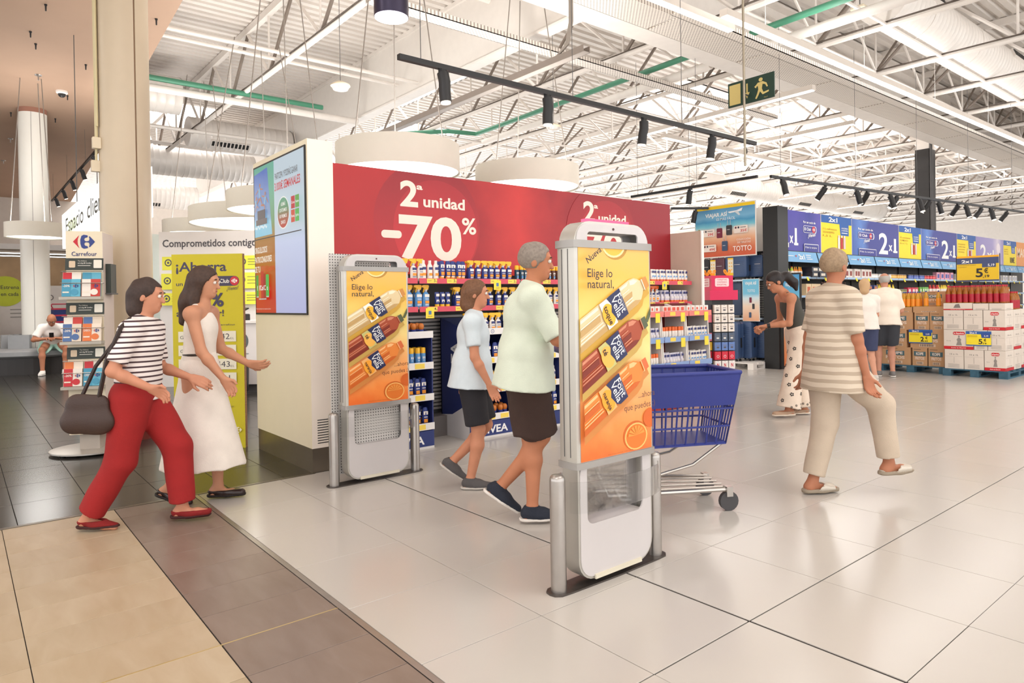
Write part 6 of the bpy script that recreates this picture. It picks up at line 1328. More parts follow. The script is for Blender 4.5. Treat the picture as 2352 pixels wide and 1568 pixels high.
# basket stacks
BBL = mat('basket_blue', (52, 66, 130), .4); BRD = mat('basket_pink', (206, 60, 84), .4)
for st, (bx, by) in enumerate(((-17.75, .16), (-18.3, -.2))):
    for k in range(7):
        t = thing('shopping_basket', 'blue shopping basket with pink rim in the stack by the column' if st == 0 else 'blue shopping basket with pink rim in the stack behind the bench', 'basket', (bx, by, .05 + .16 * k), R(20), 'stacked baskets by the column' if st == 0 else 'stacked baskets behind the bench')
        a, b = .19, .26; rs = [[(x * q, y * q, z) for x, y in ((-a, -b), (a, -b), (a, b), (-a, b))] for z, q in ((0, .82), (.3, 1), (.3, .96), (.015, .8))]; MB().rings(rs).build('tub', BBL, t); MB().rings([[(x * q, y * q, z) for x, y in ((-a, -b), (a, -b), (a, b), (-a, b))] for z, q in ((.28, 1.0), (.28, 1.05), (.32, 1.05), (.32, 1.0))], cap=False).build('rim', BRD, t)
        if k == 6: MB().tube([(0, -b, .31), (0, -b * .8, .42), (0, b * .8, .42), (0, b, .31)], .015, 6).build('handle', BRD, t, True)
    tag(MB().box(bx - .2, bx + .2, by - .27, by + .27, 0, .05).build('basket_dolly', BLACK), ['flat black dolly under the basket stack by the column', 'flat black dolly under the basket stack behind the bench'][st], 'dolly')
# far mall wall
tag(MB().box(-20.2, -20, -14, 3.5, 0, 1.95).build('wall_left', mat('mall_wall', (226, 220, 214), .6)), 'white far mall wall with a green circle and lettering', 'wall', kind='structure')
t = thing('wall_sign', 'wall graphic with a lime circle about using a new trolley', 'sign', (-19.99, -1.2, 1.4)); s = Sheet((-19.99, -3.0, 0), (0, 1, 0), (0, 0, 1), .002); s.ell(2.16, 1.8, .42, .4, mat('lime_print', (196, 206, 60), .6)); s.textfit('Estrena carro', 2.06, 1.86, .72, .1, (84, 84, 60), bold=.01); s.textfit('en cada compra', 2.06, 1.68, .8, .1, (84, 84, 60), bold=.01)
for q in range(3): s.rect(2.25, 1.3 - .1 * q, .4, .025, (150, 146, 140))
s.build('lettering', t); s = Sheet((-19.99, .05, 1.55), (0, 1, 0), (0, 0, 1), .002); s.textfit('O', 0, 0, .16, .16, (110, 106, 104)); s.build('letter_o', t)
t = thing('wall_dispenser', 'white wipe dispenser on the far mall wall', 'dispenser', (-19.9, -1.35, 1.0)); MB().cbox(-.1, .1, -.25, .25, 0, .5, .03).build('case', WHITE, t); MB().box(-.1, .12, -.28, .28, -.1, -.02).build('tray', GREY, t)
t = thing('waste_bin', 'black waste bin with a liner under the wipe dispenser', 'bin', (-19.4, -1.5, 0)); MB().lathe([(.3, 0), (.34, .1), (.36, .75), (.3, .82)], n=20).build('drum', mat('bin_black', (44, 40, 38), .35, bump=.8, bscale=9), t, True); MB().lathe([(.37, .72), (.38, .82), (.36, .84)], n=20, cap=False).build('liner_rim', BLACK, t, True)
tag(MB().box(-21, -20.6, -14, 6, 1.95, 2.75).build('trim_2', mat('wood_cladding', (176, 146, 110), .5, var=.15, scale=2)), 'band of wood cladding above the far mall wall', 'trim', kind='structure')
tag(MB().box(-30, -20.4, -14, 6, 2.95, 3.1).build('ceiling', mat('low_ceiling', (222, 218, 214), .7)), 'low pale ceiling of the far mall corridor', 'ceiling', kind='structure')
for k in range(6):
    t = thing('strip_light', 'long strip light on the low far ceiling', 'light', (-21.2 - 1.3 * (k // 2), -2.6 + 2.6 * (k % 2), 2.95), group='strip lights in the far corridor'); MB().box(-.12, .12, -1.0, 1.0, -.05, 0).build('housing', WHITE, t); MB().box(-.1, .1, -.95, .95, -.06, -.05).build('tube', emit_mat('strip_tube', (255, 252, 246), 4), t)
tag(MB().box(-30.2, -30, -16, 12, 0, 5.6).build('wall_far_left', mat('mall_back', (206, 196, 186), .7)), 'plain wall at the end of the mall corridor', 'wall', kind='structure')
tag(MB().box(-29, -9.5, 5.9, 6.0, 0, 3.4).build('wall_inner', mat('inner_wall', (226, 220, 214), .6)), 'white partition wall behind the kiosk', 'wall', kind='structure')
# ================================================================ people: continuous bodies grown from blended tapered limbs
V3 = lambda *a: np.array(a, float)
class Field:
    def __init__(s, lo, hi, h):
        s.lo = np.array(lo, float); s.h = h; s.n = np.ceil((np.array(hi) - s.lo) / h).astype(int) + 1
        s.D = np.full(s.n, 1.0, np.float32)
    def _sub(s, lo, hi):
        a = np.clip(((lo - s.lo) / s.h).astype(int), 0, s.n - 1); b = np.clip(((hi - s.lo) / s.h).astype(int) + 2, 1, s.n)
        sl = tuple(slice(x, y) for x, y in zip(a, b)); ax = [s.lo[k] + s.h * np.arange(a[k], b[k]) for k in range(3)]
        return sl, np.stack(np.meshgrid(*ax, indexing='ij'), -1)
    def _mix(s, sl, d, k):
        a = s.D[sl]; h = np.clip(.5 + .5 * (d - a) / k, 0, 1); s.D[sl] = (a * h + d * (1 - h) - k * h * (1 - h)).astype(np.float32)
    def cone(s, a, b, ra, rb, k=.02, flat=(False, False), sq=None):
        a, b = np.array(a, float), np.array(b, float); m = max(ra, rb) + k + 3 * s.h
        sl, P = s._sub(np.minimum(a, b) - m, np.maximum(a, b) + m); ab = b - a; L2 = max(ab @ ab, 1e-9)
        t = ((P - a) @ ab) / L2; tc = np.clip(t, 0, 1); Q = P - a - tc[..., None] * ab
        if sq is not None:      # flatten the section along one direction
            ax, f = sq; ax = np.array(ax, float); ax = ax / np.linalg.norm(ax); c = Q @ ax; Q = Q + (c * (1 / f - 1))[..., None] * ax
        d = np.linalg.norm(Q, axis=-1) - (ra + (rb - ra) * tc); L = math.sqrt(L2)
        if flat[0]: d = np.maximum(d, -t * L)
        if flat[1]: d = np.maximum(d, (t - 1) * L)
        s._mix(sl, d, k)
    def ell(s, c, r, M=None, k=.02):
        c, r = np.array(c, float), np.array(r, float); m = r.max() + k + 3 * s.h
        sl, P = s._sub(c - m, c + m); Q = P - c
        if M is not None: Q = Q @ np.array(M).T
        q = np.linalg.norm(Q / r, axis=-1); q2 = np.linalg.norm(Q / (r * r), axis=-1) + 1e-9
        s._mix(sl, q * (q - 1) / q2, k)
    def cut(s, p, n):
        """keep the side the normal points away from"""
        ax = [s.lo[k] + s.h * np.arange(s.n[k]) for k in range(3)]; p, n = np.array(p, float), np.array(n, float); n = n / np.linalg.norm(n)
        d = ((ax[0] - p[0]) * n[0])[:, None, None] + ((ax[1] - p[1]) * n[1])[None, :, None] + ((ax[2] - p[2]) * n[2])[None, None, :]
        s.D = np.maximum(s.D, d.astype(np.float32))
    def minus(s, c, r, M=None):
        c, r = np.array(c, float), np.array(r, float); sl, P = s._sub(c - r.max() - .02, c + r.max() + .02); Q = P - c
        if M is not None: Q = Q @ np.array(M).T
        q = np.linalg.norm(Q / r, axis=-1); q2 = np.linalg.norm(Q / (r * r), axis=-1) + 1e-9; s.D[sl] = np.maximum(s.D[sl], -(q * (q - 1) / q2))
    def wrinkle(s, amp, f=(30, 26, 22), seed=0):
        ax = [s.lo[k] + s.h * np.arange(s.n[k]) for k in range(3)]; a, b, c = np.meshgrid(*ax, indexing='ij', sparse=True)
        s.D = (s.D + amp * (np.sin(f[0] * a + 9 * b + seed) * np.sin(f[2] * c * .5 + 7 * a + seed * 2) + .6 * np.sin(f[1] * b + f[2] * c + 5 * a + seed))).astype(np.float32)
    def mesh(s, name, m):
        D = s.D; S = D < 0; act = np.zeros(np.array(D.shape) - 1, bool); al = np.ones_like(act)
        for i in (0, 1):
            for j in (0, 1):
                for k in (0, 1):
                    q = S[i:i + act.shape[0], j:j + act.shape[1], k:k + act.shape[2]]; act |= q; al &= q
        act &= ~al; idx = np.argwhere(act); vid = np.full(act.shape, -1, np.int32); vid[tuple(idx.T)] = np.arange(len(idx))
        acc = np.zeros((len(idx), 3)); cnt = np.zeros(len(idx)); cs = [(i, j, k) for i in (0, 1) for j in (0, 1) for k in (0, 1)]
        for a in cs:
            for b in cs:
                if sum(b) - sum(a) == 1 and all(x <= y for x, y in zip(a, b)):
                    da = D[tuple((idx + a).T)]; db = D[tuple((idx + b).T)]; c = (da < 0) != (db < 0); t = da / np.where(c, da - db, 1)
                    acc[c] += (np.array(a) + t[:, None] * (np.array(b) - np.array(a)))[c]; cnt += c
        V = s.lo + s.h * (idx + acc / np.maximum(cnt, 1)[:, None]); F = []
        for ax in range(3):
            o1, o2 = [(1, 2), (2, 0), (0, 1)][ax]; n = list(D.shape); lo = [slice(None)] * 3; hi = [slice(None)] * 3; lo[ax] = slice(0, n[ax] - 1); hi[ax] = slice(1, n[ax])
            A, B = S[tuple(lo)], S[tuple(hi)]; e = np.argwhere(A != B); e = e[(e[:, o1] > 0) & (e[:, o2] > 0) & (e[:, o1] < n[o1] - 1) & (e[:, o2] < n[o2] - 1)]
            fl = A[tuple(e.T)]; u = np.zeros(3, int); u[o1] = 1; w_ = np.zeros(3, int); w_[o2] = 1
            q = np.stack([vid[tuple((e - u - w_).T)], vid[tuple((e - w_).T)], vid[tuple(e.T)], vid[tuple((e - u).T)]], 1); q[~fl] = q[~fl][:, ::-1]; F.append(q)
        F = np.concatenate(F); F = F[(F >= 0).all(1)]
        me = bpy.data.meshes.new(name); me.vertices.add(len(V)); me.vertices.foreach_set('co', V.astype(np.float32).ravel()); me.loops.add(F.size); me.loops.foreach_set('vertex_index', F.astype(np.int32).ravel())
        me.polygons.add(len(F)); me.polygons.foreach_set('loop_start', np.arange(0, F.size, 4, dtype=np.int32)); me.update(calc_edges=True); me.validate()
        me.polygons.foreach_set('use_smooth', np.ones(len(me.polygons), bool)); me.materials.append(m)
        return me
def unit(v): v = np.array(v, float); return v / (np.linalg.norm(v) + 1e-9)
def ik(a, t, l1, l2, pole):
    a, t = np.array(a, float), np.array(t, float); d = t - a; L = np.linalg.norm(d)
    if L > .999 * (l1 + l2): t = a + d / L * .999 * (l1 + l2); d = t - a; L = np.linalg.norm(d)
    u = d / L; x = (l1 * l1 - l2 * l2 + L * L) / (2 * L); h = math.sqrt(max(l1 * l1 - x * x, 0)); p = np.array(pole, float); p = unit(p - u * (p @ u))
    return a + u * x + p * h, t
SKINM = {}
def skin(c):
    if c not in SKINM: SKINM[c] = mat('skin_%d' % len(SKINM), c, .55, var=.05, scale=12, spec=.3)
    return SKINM[c]
def cloth(n, c, rough=.85): return mat('cloth_' + n, c, rough, var=.05, scale=9, bump=.25, bscale=160)
class Figure:
    """x forward, y left, z up; sizes for a 1.7 m figure, scaled by H"""
    def __init__(s, name, label, loc, heading, H, skin_c, pelvis=(0, 0, .93), lean=0.0, side=0.0, feet=((.0, .09, .08), (0, -.09, .08)), footdir=((1, 0, 0), (1, 0, 0)), hands=((.05, .25, .8), (.05, -.25, .8)), look=(1, 0, 0), neck=None, shoulder_w=.165, hip_w=.085, build=1.0, kneepole=((1, 0, 0), (1, 0, 0)), elbpole=((-1, .3, 0), (-1, -.3, 0)), handdir=(None, None), palm=(None, None), curl=(.5, .5), h=.0065, hunch=0.0, twist=0.0):
        s.name, s.k, s.h = name, H / 1.7, h; k = s.k; s.skin = skin(skin_c); s.b = build
        s.loc, s.heading, s.label = loc, heading, label
        P = V3(*pelvis); up = V3(math.sin(lean), math.sin(side), math.cos(lean)); up = unit(up); s.up = up
        s.pelvis = P; s.waist = P + up * .14; s.chest = P + up * .33 + V3(hunch * .3, 0, 0); s.base = P + up * .50 + V3(hunch, 0, -abs(hunch) * .2)
        sd = unit(V3(-math.sin(twist), math.cos(twist), 0)); s.sd = sd
        s.sh = [s.base - up * .06 + sd * shoulder_w * q for q in (1, -1)]; s.hip = [P + V3(0, hip_w * q, -.02) for q in (1, -1)]
        s.head = s.base + (V3(*neck) if neck else up * .17 + V3(.015, 0, 0)); s.hf = unit(look); s.hs = unit(np.cross(V3(0, 0, 1), s.hf)); s.hu = np.cross(s.hf, s.hs)
        s.knee, s.ank, s.elb, s.wri = [], [], [], []
        for q in (0, 1):
            m, t = ik(s.hip[q], feet[q], .425, .42, kneepole[q]); s.knee.append(m); s.ank.append(t)
            m, t = ik(s.sh[q], hands[q], .285, .25, elbpole[q]); s.elb.append(m); s.wri.append(t)
        s.fd = [unit(f) for f in footdir]; s.hd = [unit(handdir[q]) if handdir[q] is not None else unit(s.wri[q] - s.elb[q]) for q in (0, 1)]; s.palm = palm; s.curl = curl
        pts = np.array([s.head + s.hu * .16, s.head - s.hf * .16, s.head + s.hf * .16, *s.knee, *s.ank, *s.elb, *s.wri, *[w + d * .2 for w, d in zip(s.wri, s.hd)], *[a + f * .24 for a, f in zip(s.ank, s.fd)], *s.sh, P]); s.lo = pts.min(0) - .2; s.hi = pts.max(0) + .16; s.lo[2] = min(-.03, s.lo[2])
    def field(s, h=None): return Field(s.lo, s.hi, h or s.h)
    def link(s, nm, fld, m, parent=None):
        o = link(nm, fld.mesh(nm, m), parent)
        return o
    def body(s, legs=True):
        f = s.field(); b = s.b; up = s.up
        f.ell(s.pelvis, (.1 * b, .145 * b, .1), k=.04); f.ell(s.waist, (.088 * b, .118 * b, .12), k=.05); f.ell(s.chest, (.098 * b, .135 * b, .15), k=.05); f.cone(s.sh[0], s.sh[1], .046, .046, .05); [f.cone(s.base + up * .0, s.sh[q], .04, .046, .04) for q in (0, 1)]; f.cone(s.base - up * .02, s.head - s.hu * .06, .052, .048, .03)
        M = np.array([s.hf, s.hs, s.hu]); hd = s.head
        f.ell(hd + s.hu * .025 - s.hf * .008, (.095, .074, .092), M, .02); f.ell(hd - s.hu * .035 + s.hf * .028, (.06, .055, .075), M, .03); f.cone(hd - s.hu * .085 + s.hf * .06, hd - s.hu * .085 + s.hf * .062, .022, .022, .03)
        f.cone(hd + s.hu * .012 + s.hf * .084, hd - s.hu * .028 + s.hf * .104, .009, .0125, .012); f.cone(hd + s.hu * .03 + s.hf * .078 + s.hs * .03, hd + s.hu * .03 + s.hf * .078 - s.hs * .03, .012, .012, .02)
        for q in (1, -1): f.ell(hd - s.hu * .008 + s.hs * .074 * q - s.hf * .008, (.02, .009, .032), M, .006); f.minus(hd + s.hu * .008 + s.hf * .094 + s.hs * .031 * q, (.012, .016, .011), M)
        for w, dz in ((.021, -.052), (.019, -.062)): f.cone(hd + s.hu * dz + s.hf * .083 + s.hs * w, hd + s.hu * dz + s.hf * .083 - s.hs * w, .007, .007, .008)
        for q in (0, 1):
            f.cone(s.sh[q], s.elb[q], .046 * b, .036 * b, .03); mid = s.elb[q] * .7 + s.wri[q] * .3; f.cone(s.elb[q], mid, .035, .037, .02); f.cone(mid, s.wri[q], .037, .024, .02); s.hand(f, q)
            if legs:
                f.cone(s.hip[q], s.knee[q], .082 * b, .054, .04); cm = s.knee[q] * .68 + s.ank[q] * .32 - s.calf(q) * .012; f.cone(s.knee[q], cm, .052, .054, .03); f.cone(cm, s.ank[q], .053, .034, .03)
                a, d = s.ank[q], s.fd[q]; sl = V3(0, 0, -1) if abs(d[2]) < .3 else unit(np.cross(np.cross(d, V3(0, 0, -1)), d)); f.cone(a, a + sl * .045 - d * .03, .034, .032, .02); f.cone(a + sl * .04 - d * .03, a + sl * .055 + d * .1, .03, .024, .03); f.cone(a + sl * .055 + d * .1, a + sl * .062 + d * .165, .026, .017, .02, sq=(np.cross(d, sl), 1.45))
        s.root = s.link('person', f, s.skin); s.root.location = s.loc; s.root.rotation_euler = (0, 0, s.heading); s.root.scale = (s.k,) * 3; tag(s.root, s.label, 'person')
        for q in (1, -1):
            c = hd + s.hu * .008 + s.hf * .085 + s.hs * .031 * q
            MB().ell(tuple(c), (.0125,) * 3, 12, 8).build('eye', mat('eye_white', (226, 218, 208), .2), s.root, True); MB().ell(tuple(c + s.hf * .008), (.0062,) * 3, 10, 6).build('iris', mat('iris_brown', (50, 32, 24), .2), s.root, True)
            MB().tube([tuple(c + s.hu * .022 - s.hs * .018 + s.hf * .005), tuple(c + s.hu * .026 + s.hf * .01), tuple(c + s.hu * .022 + s.hs * .018 + s.hf * .004)], .0035, 6).build('eyebrow', mat('brow_dark', (60, 44, 36), .8), s.root, True)
        l0 = hd - s.hu * .057 + s.hf * .086; MB().ell(tuple(l0), (.008, .02, .007)).build('lips', mat('lip_rose', (160, 88, 78), .5), s.root, True)
        return s.root
    def calf(s, q): return unit(np.cross(np.cross(s.ank[q] - s.knee[q], V3(1, 0, 0)), s.ank[q] - s.knee[q]) * -1 + 1e-6) if True else 0
    def hand(s, f, q):
        w, d = s.wri[q], s.hd[q]; pn = s.palm[q]; pn = unit(pn if pn is not None else np.cross(d, V3(1, 0, 0)) * (1 if q else -1) + 1e-4); pn = unit(pn - d * (pn @ d)); ac = np.cross(d, pn); cu = s.curl[q]
        kn = []
        for i, o in enumerate((-.03, -.01, .01, .03)):
            p = w + d * (.085 - .004 * abs(i - 1)) + ac * o; kn.append(p); f.cone(w + ac * o * .55 + d * .012, p, .016, .0115, .012)
        for i, p in enumerate(kn):
            L = (.036, .042, .04, .03)[i]; a1 = cu * .9; a2 = cu * 1.9; d1 = d * math.cos(a1) + pn * math.sin(a1); d2 = d * math.cos(a2) + pn * math.sin(a2); d3 = d * math.cos(a2 + cu * .5) + pn * math.sin(a2 + cu * .5)
            b1 = p + d1 * L; b2 = b1 + d2 * L * .72; b3 = b2 + d3 * L * .55; f.cone(p, b1, .0105, .0092, .004); f.cone(b1, b2, .0092, .0085, .003); f.cone(b2, b3, .0085, .0072, .003)
        th = w + d * .028 - ac * .026; t1 = th + unit(d * .7 - ac * .7 + pn * .3) * .042; t2 = t1 + unit(d * .85 - ac * .2 + pn * (.2 + .5 * cu)) * .034; f.cone(w + d * .01 - ac * .01, th, .017, .014, .01); f.cone(th, t1, .0135, .0108, .006); f.cone(t1, t2, .0108, .0085, .004)
    def top(s, nm, m, off=.016, sleeve=.55, hem=-.02, neck=True, tank=False, flare=.0, sl_off=.014, parent=None, h=.009, wr=.0025):
        f = s.field(h); b = s.b; up = s.up
        f.ell(s.chest, (.098 * b + off, .135 * b + off, .15 + off * .6), k=.06); f.ell(s.waist, (.095 * b + off, .125 * b + off, .15), k=.07); f.cone(s.pelvis + up * .06, s.pelvis + up * hem, .115 * b + off + flare * .7, .13 * b + off + flare, .05, (False, True), ((1, 0, 0), .8))
        if not tank:
            f.cone(s.sh[0], s.sh[1], .048 + off * .5, .048 + off * .5, .05)
            for q in (0, 1): f.cone(s.base + up * .0, s.sh[q], .046 + off * .4, .048 + off * .5, .04)
        else:
            for q in (0, 1): f.cone(s.sh[q] * .62 + s.base * .38 + up * .02, s.chest + s.sd * (.06 if q == 0 else -.06), .03, .06, .03)
        if sleeve and not tank:
            for q in (0, 1):
                if sleeve <= 1: e = s.sh[q] + (s.elb[q] - s.sh[q]) * sleeve; f.cone(s.sh[q], e, .05 * b + sl_off, .046 * b + sl_off, .03, (False, True))
                else: e = s.elb[q] + (s.wri[q] - s.elb[q]) * (sleeve - 1); f.cone(s.sh[q], s.elb[q], .05 + sl_off, .042 + sl_off, .03); f.cone(s.elb[q], e, .042 + sl_off, .034 + sl_off, .02, (False, True))
        f.wrinkle(wr, seed=len(nm)); f.cut(s.pelvis + up * hem, -up); f.cut(s.base + up * .038 + V3(.02, 0, 0), up + V3(.25, 0, 0))
        return s.link(nm, f, m, parent or s.root)
    def trousers(s, nm, m, frac=1.0, off=.02, hemr=.06, h=.009, wr=.0025, parent=None, topcut=.11):
        """frac: 0..1 thigh, 1..2 shank"""
        f = s.field(h); b = s.b
        f.ell(s.pelvis + s.up * .03, (.1 * b + off * .8, .145 * b + off * .7, .11), k=.04)
        for q in (0, 1):
            hp, kn, an = s.hip[q], s.knee[q], s.ank[q]
            if frac <= 1: e = hp + (kn - hp) * frac; f.cone(hp, e, .085 * b + off, hemr, .035, (False, True))
            else: e = kn + (an - kn) * (frac - 1); r1 = .06 + off; f.cone(hp, kn, .085 * b + off, r1, .035); f.cone(kn, e, r1, hemr, .03, (False, True))
        f.wrinkle(wr, seed=3 + len(nm)); f.cut(s.pelvis + s.up * topcut, s.up)
        return s.link(nm, f, m, parent or s.root)
    def skirt(s, nm, m, hemz, r0=.15, r1=.3, h=.01, back=.0, parent=None):
        f = s.field(h); p = s.pelvis; f.ell(p + s.up * .02, (.13, .168, .15), k=.05); a = p + s.up * .1; bb = V3(p[0] + back, p[1], hemz); f.cone(a, bb, .125, r1, .04, (False, True), ((0, 1, 0), .9)); f.wrinkle(.006, (26, 30, 3), 2); f.cut(V3(0, 0, hemz), V3(0, 0, -1)); f.cut(p + s.up * .16, s.up)
        return s.link(nm, f, m, parent or s.root)
    def shoes(s, m, sole=None, kind='shoe', name='shoe', h=.006):
        for q in (0, 1):
            a, d = s.ank[q], s.fd[q]; sl = V3(0, 0, -1) if abs(d[2]) < .3 else unit(np.cross(np.cross(d, V3(0, 0, -1)), d)); f = Field(a - .22, a + .32, h); z0 = .078
            wd = np.cross(d, sl)
            f.cone(a + sl * .035 - d * .035, a + sl * .045 + d * .06, .04, .042, .03); f.cone(a + sl * .052 + d * .05, a + sl * .06 + d * .165, .042, .03, .03, sq=(wd, 1.22))
            if kind == 'sneaker': f.cone(a + sl * -.005 - d * .005, a + sl * .04, .044, .044, .02); f.cut(a - sl * .012, -sl)
            elif kind == 'flat': f.minus(a + sl * .018 + d * .03, (.07, .036, .045), np.array([d, wd, sl])); f.cut(a + sl * .03 - d * 0, -sl)
            elif kind == 'sandal':
                f.minus(a + sl * .02 + d * .0, (.08, .06, .058), np.array([d, wd, sl])); f.cut(a + sl * .02, -sl); f.cut(a + d * .155, d)
            f.cut(a + sl * (z0 - .012), sl); o = s.link(name, f, m, s.root)
            g = Field(a - .22, a + .32, h); g.cone(a + sl * .065 - d * .04, a + sl * .065 + d * .06, .043, .046, .03, sq=(sl, .9)); g.cone(a + sl * .065 + d * .06, a + sl * .065 + d * .165, .046, .034, .03); g.cut(a + sl * (z0 + .003), sl); g.cut(a + sl * (z0 - .024 if kind == 'sandal' else z0 - .016), -sl); s.link('sole', g, sole or BLACK, o)
    def hair(s, m, kind='short'):
        f = s.field(.007); M = np.array([s.hf, s.hs, s.hu]); hd = s.head
        f.ell(hd + s.hu * .03 - s.hf * .014, (.104, .084, .1), M, .02)
        if kind == 'long':
            f.cone(hd - s.hf * .06, hd - s.hf * .1 - s.hu * .16, .075, .07, .04); f.cone(hd - s.hf * .1 - s.hu * .16, hd - s.hf * .12 - s.hu * .3, .07, .04, .04)
            for q in (1, -1): f.cone(hd + s.hs * .06 * q - s.hf * .02, hd + s.hs * .07 * q - s.hu * .17 - s.hf * .03, .035, .03, .03)
        elif kind == 'pony':
            f.cone(hd - s.hf * .09 + s.hu * .02, hd - s.hf * .15 + s.hu * .0, .035, .045, .03); f.cone(hd - s.hf * .15, hd - s.hf * .19 - s.hu * .1, .05, .045, .04); f.cone(hd - s.hf * .19 - s.hu * .1, hd - s.hf * .18 - s.hu * .19, .045, .02, .04)
        elif kind == 'bob':
            f.cone(hd - s.hf * .05, hd - s.hf * .06 - s.hu * .09, .08, .07, .03)
        f.minus(hd - s.hu * .045 + s.hf * .075, (.095, .085, .115), M); f.wrinkle(.004, (60, 70, 40), 1)
        if kind in ('short', 'fringe'): f.cut(hd - s.hu * .045, -s.hu)
        if kind == 'fringe': f.cut(hd + s.hu * .06, s.hu)
        return s.link('hair', f, m, s.root)
    def glasses(s):
        hd = s.head; mb = MB()
        for q in (1, -1):
            c = hd + s.hu * .008 + s.hf * .104 + s.hs * .031 * q; mb.tube([tuple(c + (s.hs * math.cos(a) * .022 + s.hu * math.sin(a) * .017)) for a in [2 * math.pi * k / 12 for k in range(13)]], .0018, 5); mb.tube([tuple(c + s.hs * .022 * q), tuple(hd + s.hu * .012 + s.hs * .083 * q - s.hf * .01)], .0018, 5)
        mb.tube([tuple(hd + s.hu * .012 + s.hf * .106 + s.hs * .01), tuple(hd + s.hu * .012 + s.hf * .106 - s.hs * .01)], .0018, 5); mb.build('spectacles', mat('spectacle_wire', (120, 90, 70), .3, .6), s.root, True)
HR = R(50); HL = R(230)
# 1 striped shirt, red trousers
p = Figure('a', 'walking person in a striped white top, red trousers and red slippers', (-1.93, -1.04, 0), R(56), 1.5, (196, 136, 108), pelvis=(.02, 0, .9), lean=.1, feet=((.275, .07, .1), (-.27, -.07, .1)), footdir=((1, 0, .1), (1, 0, -.15)), hands=((.3, .2, .98), (.2, -.22, .96)), look=(1, .05, -.12), build=1.12, hip_w=.09)
p.body(); p.top('striped_top', stripe_mat('breton', (236, 226, 222), (70, 50, 54), 'Z', .034, .34), .03, .8, -.03, wr=.003); p.trousers('red_trousers', cloth('red', (156, 32, 32)), 1.93, .035, .085); p.shoes(cloth('red_slipper', (130, 26, 26)), mat('dark_sole', (60, 24, 22), .7), 'flat', 'slipper'); p.hair(mat('hair_dark', (58, 42, 36), .6, var=.2, scale=60), 'bob')
P1 = p
# 2 white dress
p = Figure('b', 'walking person with long dark hair in a long white dress', (-2.22, -.6, 0), R(52), 1.55, (196, 140, 110), pelvis=(0, 0, .95), lean=.06, feet=((.1, .06, .085), (-.2, -.07, .12)), footdir=((1, .1, 0), (1, 0, -.35)), hands=((.3, .16, 1.0), (.26, -.2, .92)), look=(1, 0, -.12), handdir=((1, .1, -.2), None))
p.body(); p.top('white_bodice', cloth('white_dress', (232, 222, 212)), .012, 0, -.0, tank=True); p.skirt('white_skirt', cloth('white_dress', (232, 222, 212)), .26, r1=.3, back=.02); p.shoes(mat('patent_black', (44, 28, 26), .25), mat('ballet_sole', (30, 22, 20), .6), 'flat', 'ballet_flat'); p.hair(mat('hair_brown', (64, 44, 34), .6, var=.2, scale=60), 'long')
f = p.field(.009); f.ell(p.waist + p.up * .0, (.112, .142, .03), k=.02); f.cut(p.waist + p.up * .02, p.up); f.cut(p.waist - p.up * .02, -p.up); p.link('belt', f, mat('dark_belt', (60, 52, 44), .5), p.root)
# 3 man pushing the blue trolley
p = Figure('c', 'person in a pale green shirt and dark brown shorts pushing a blue trolley', (-.39, .75, 0), R(55), 1.63, (188, 124, 92), pelvis=(.0, 0, .95), lean=.1, feet=((.03, -.05, .085), (-.16, .07, .2)), footdir=((1, 0, 0), (1, 0, -.7)), hands=((.4, .2, 1.03), (.4, -.2, 1.03)), look=(1, -.15, -.1), build=1.16, handdir=((.6, .1, -.1), (.6, -.1, -.1)), curl=(.9, .9))
p.body(); p.top('green_shirt', cloth('pale_green', (216, 224, 206)), .05, .95, -.12, flare=.05, wr=.004); p.trousers('brown_shorts', cloth('dark_brown', (64, 46, 40)), .96, .035, .11, wr=.004, topcut=.0); p.shoes(cloth('navy_mesh', (40, 44, 56)), mat('white_sole', (228, 220, 212), .5), 'sneaker', 'sneaker'); p.hair(mat('hair_grey', (140, 128, 118), .7, var=.2, scale=60), 'short'); P3 = p
# 4 companion behind
p = Figure('d', 'person in a pale blue top and black shorts walking behind the green shirt', (-1.24, .92, 0), R(50), 1.45, (196, 134, 104), pelvis=(.04, 0, .94), lean=.05, feet=((-.14, .07, .2), (.02, -.06, .085)), footdir=((1, 0, -.7), (1, 0, 0)), hands=((-.05, .25, .84), (.2, -.24, .88)), look=(1, -.05, -.05))
p.body(); p.top('pale_top', cloth('pale_blue', (206, 216, 222)), .04, .7, -.1, flare=.08); p.trousers('black_shorts', cloth('black', (40, 38, 42)), .9, .03, .1, topcut=.0); p.shoes(cloth('grey_mesh', (84, 80, 80)), mat('pale_sole', (196, 188, 180), .5), 'sneaker', 'sneaker'); p.hair(mat('hair_auburn', (112, 76, 52), .6, var=.2, scale=60), 'bob')
# 5 woman in a dark vest reading the luggage tags
p = Figure('e', 'person in a dark vest and flower print trousers leaning towards the luggage', (-1.13, 5.25, 0), R(232), 1.62, (186, 126, 96), pelvis=(-.05, 0, .95), lean=.25, feet=((.13, .09, .085), (-.12, -.09, .085)), footdir=((1, .1, 0), (1, -.1, 0)), hands=((.36, .06, 1.05), (.3, -.18, 1.02)), look=(1, 0, -.5), hunch=.05, neck=(.1, 0, .13), elbpole=((-1, .5, -.6), (-1, -.5, -.6)), curl=(1.2, 1.2))
p.body(); p.top('dark_vest', cloth('charcoal_vest', (70, 68, 62)), .014, 0, -.02, tank=True)
tr = p.trousers('print_trousers', cloth('cream_print', (226, 208, 190)), 1.97, .04, .135, wr=.004); p.shoes(cloth('tan_shoe', (176, 146, 122)), mat('cream_sole', (230, 214, 196), .6), 'flat', 'canvas_shoe'); p.hair(mat('hair_black', (34, 26, 26), .5, var=.25, scale=60), 'pony'); p.glasses()
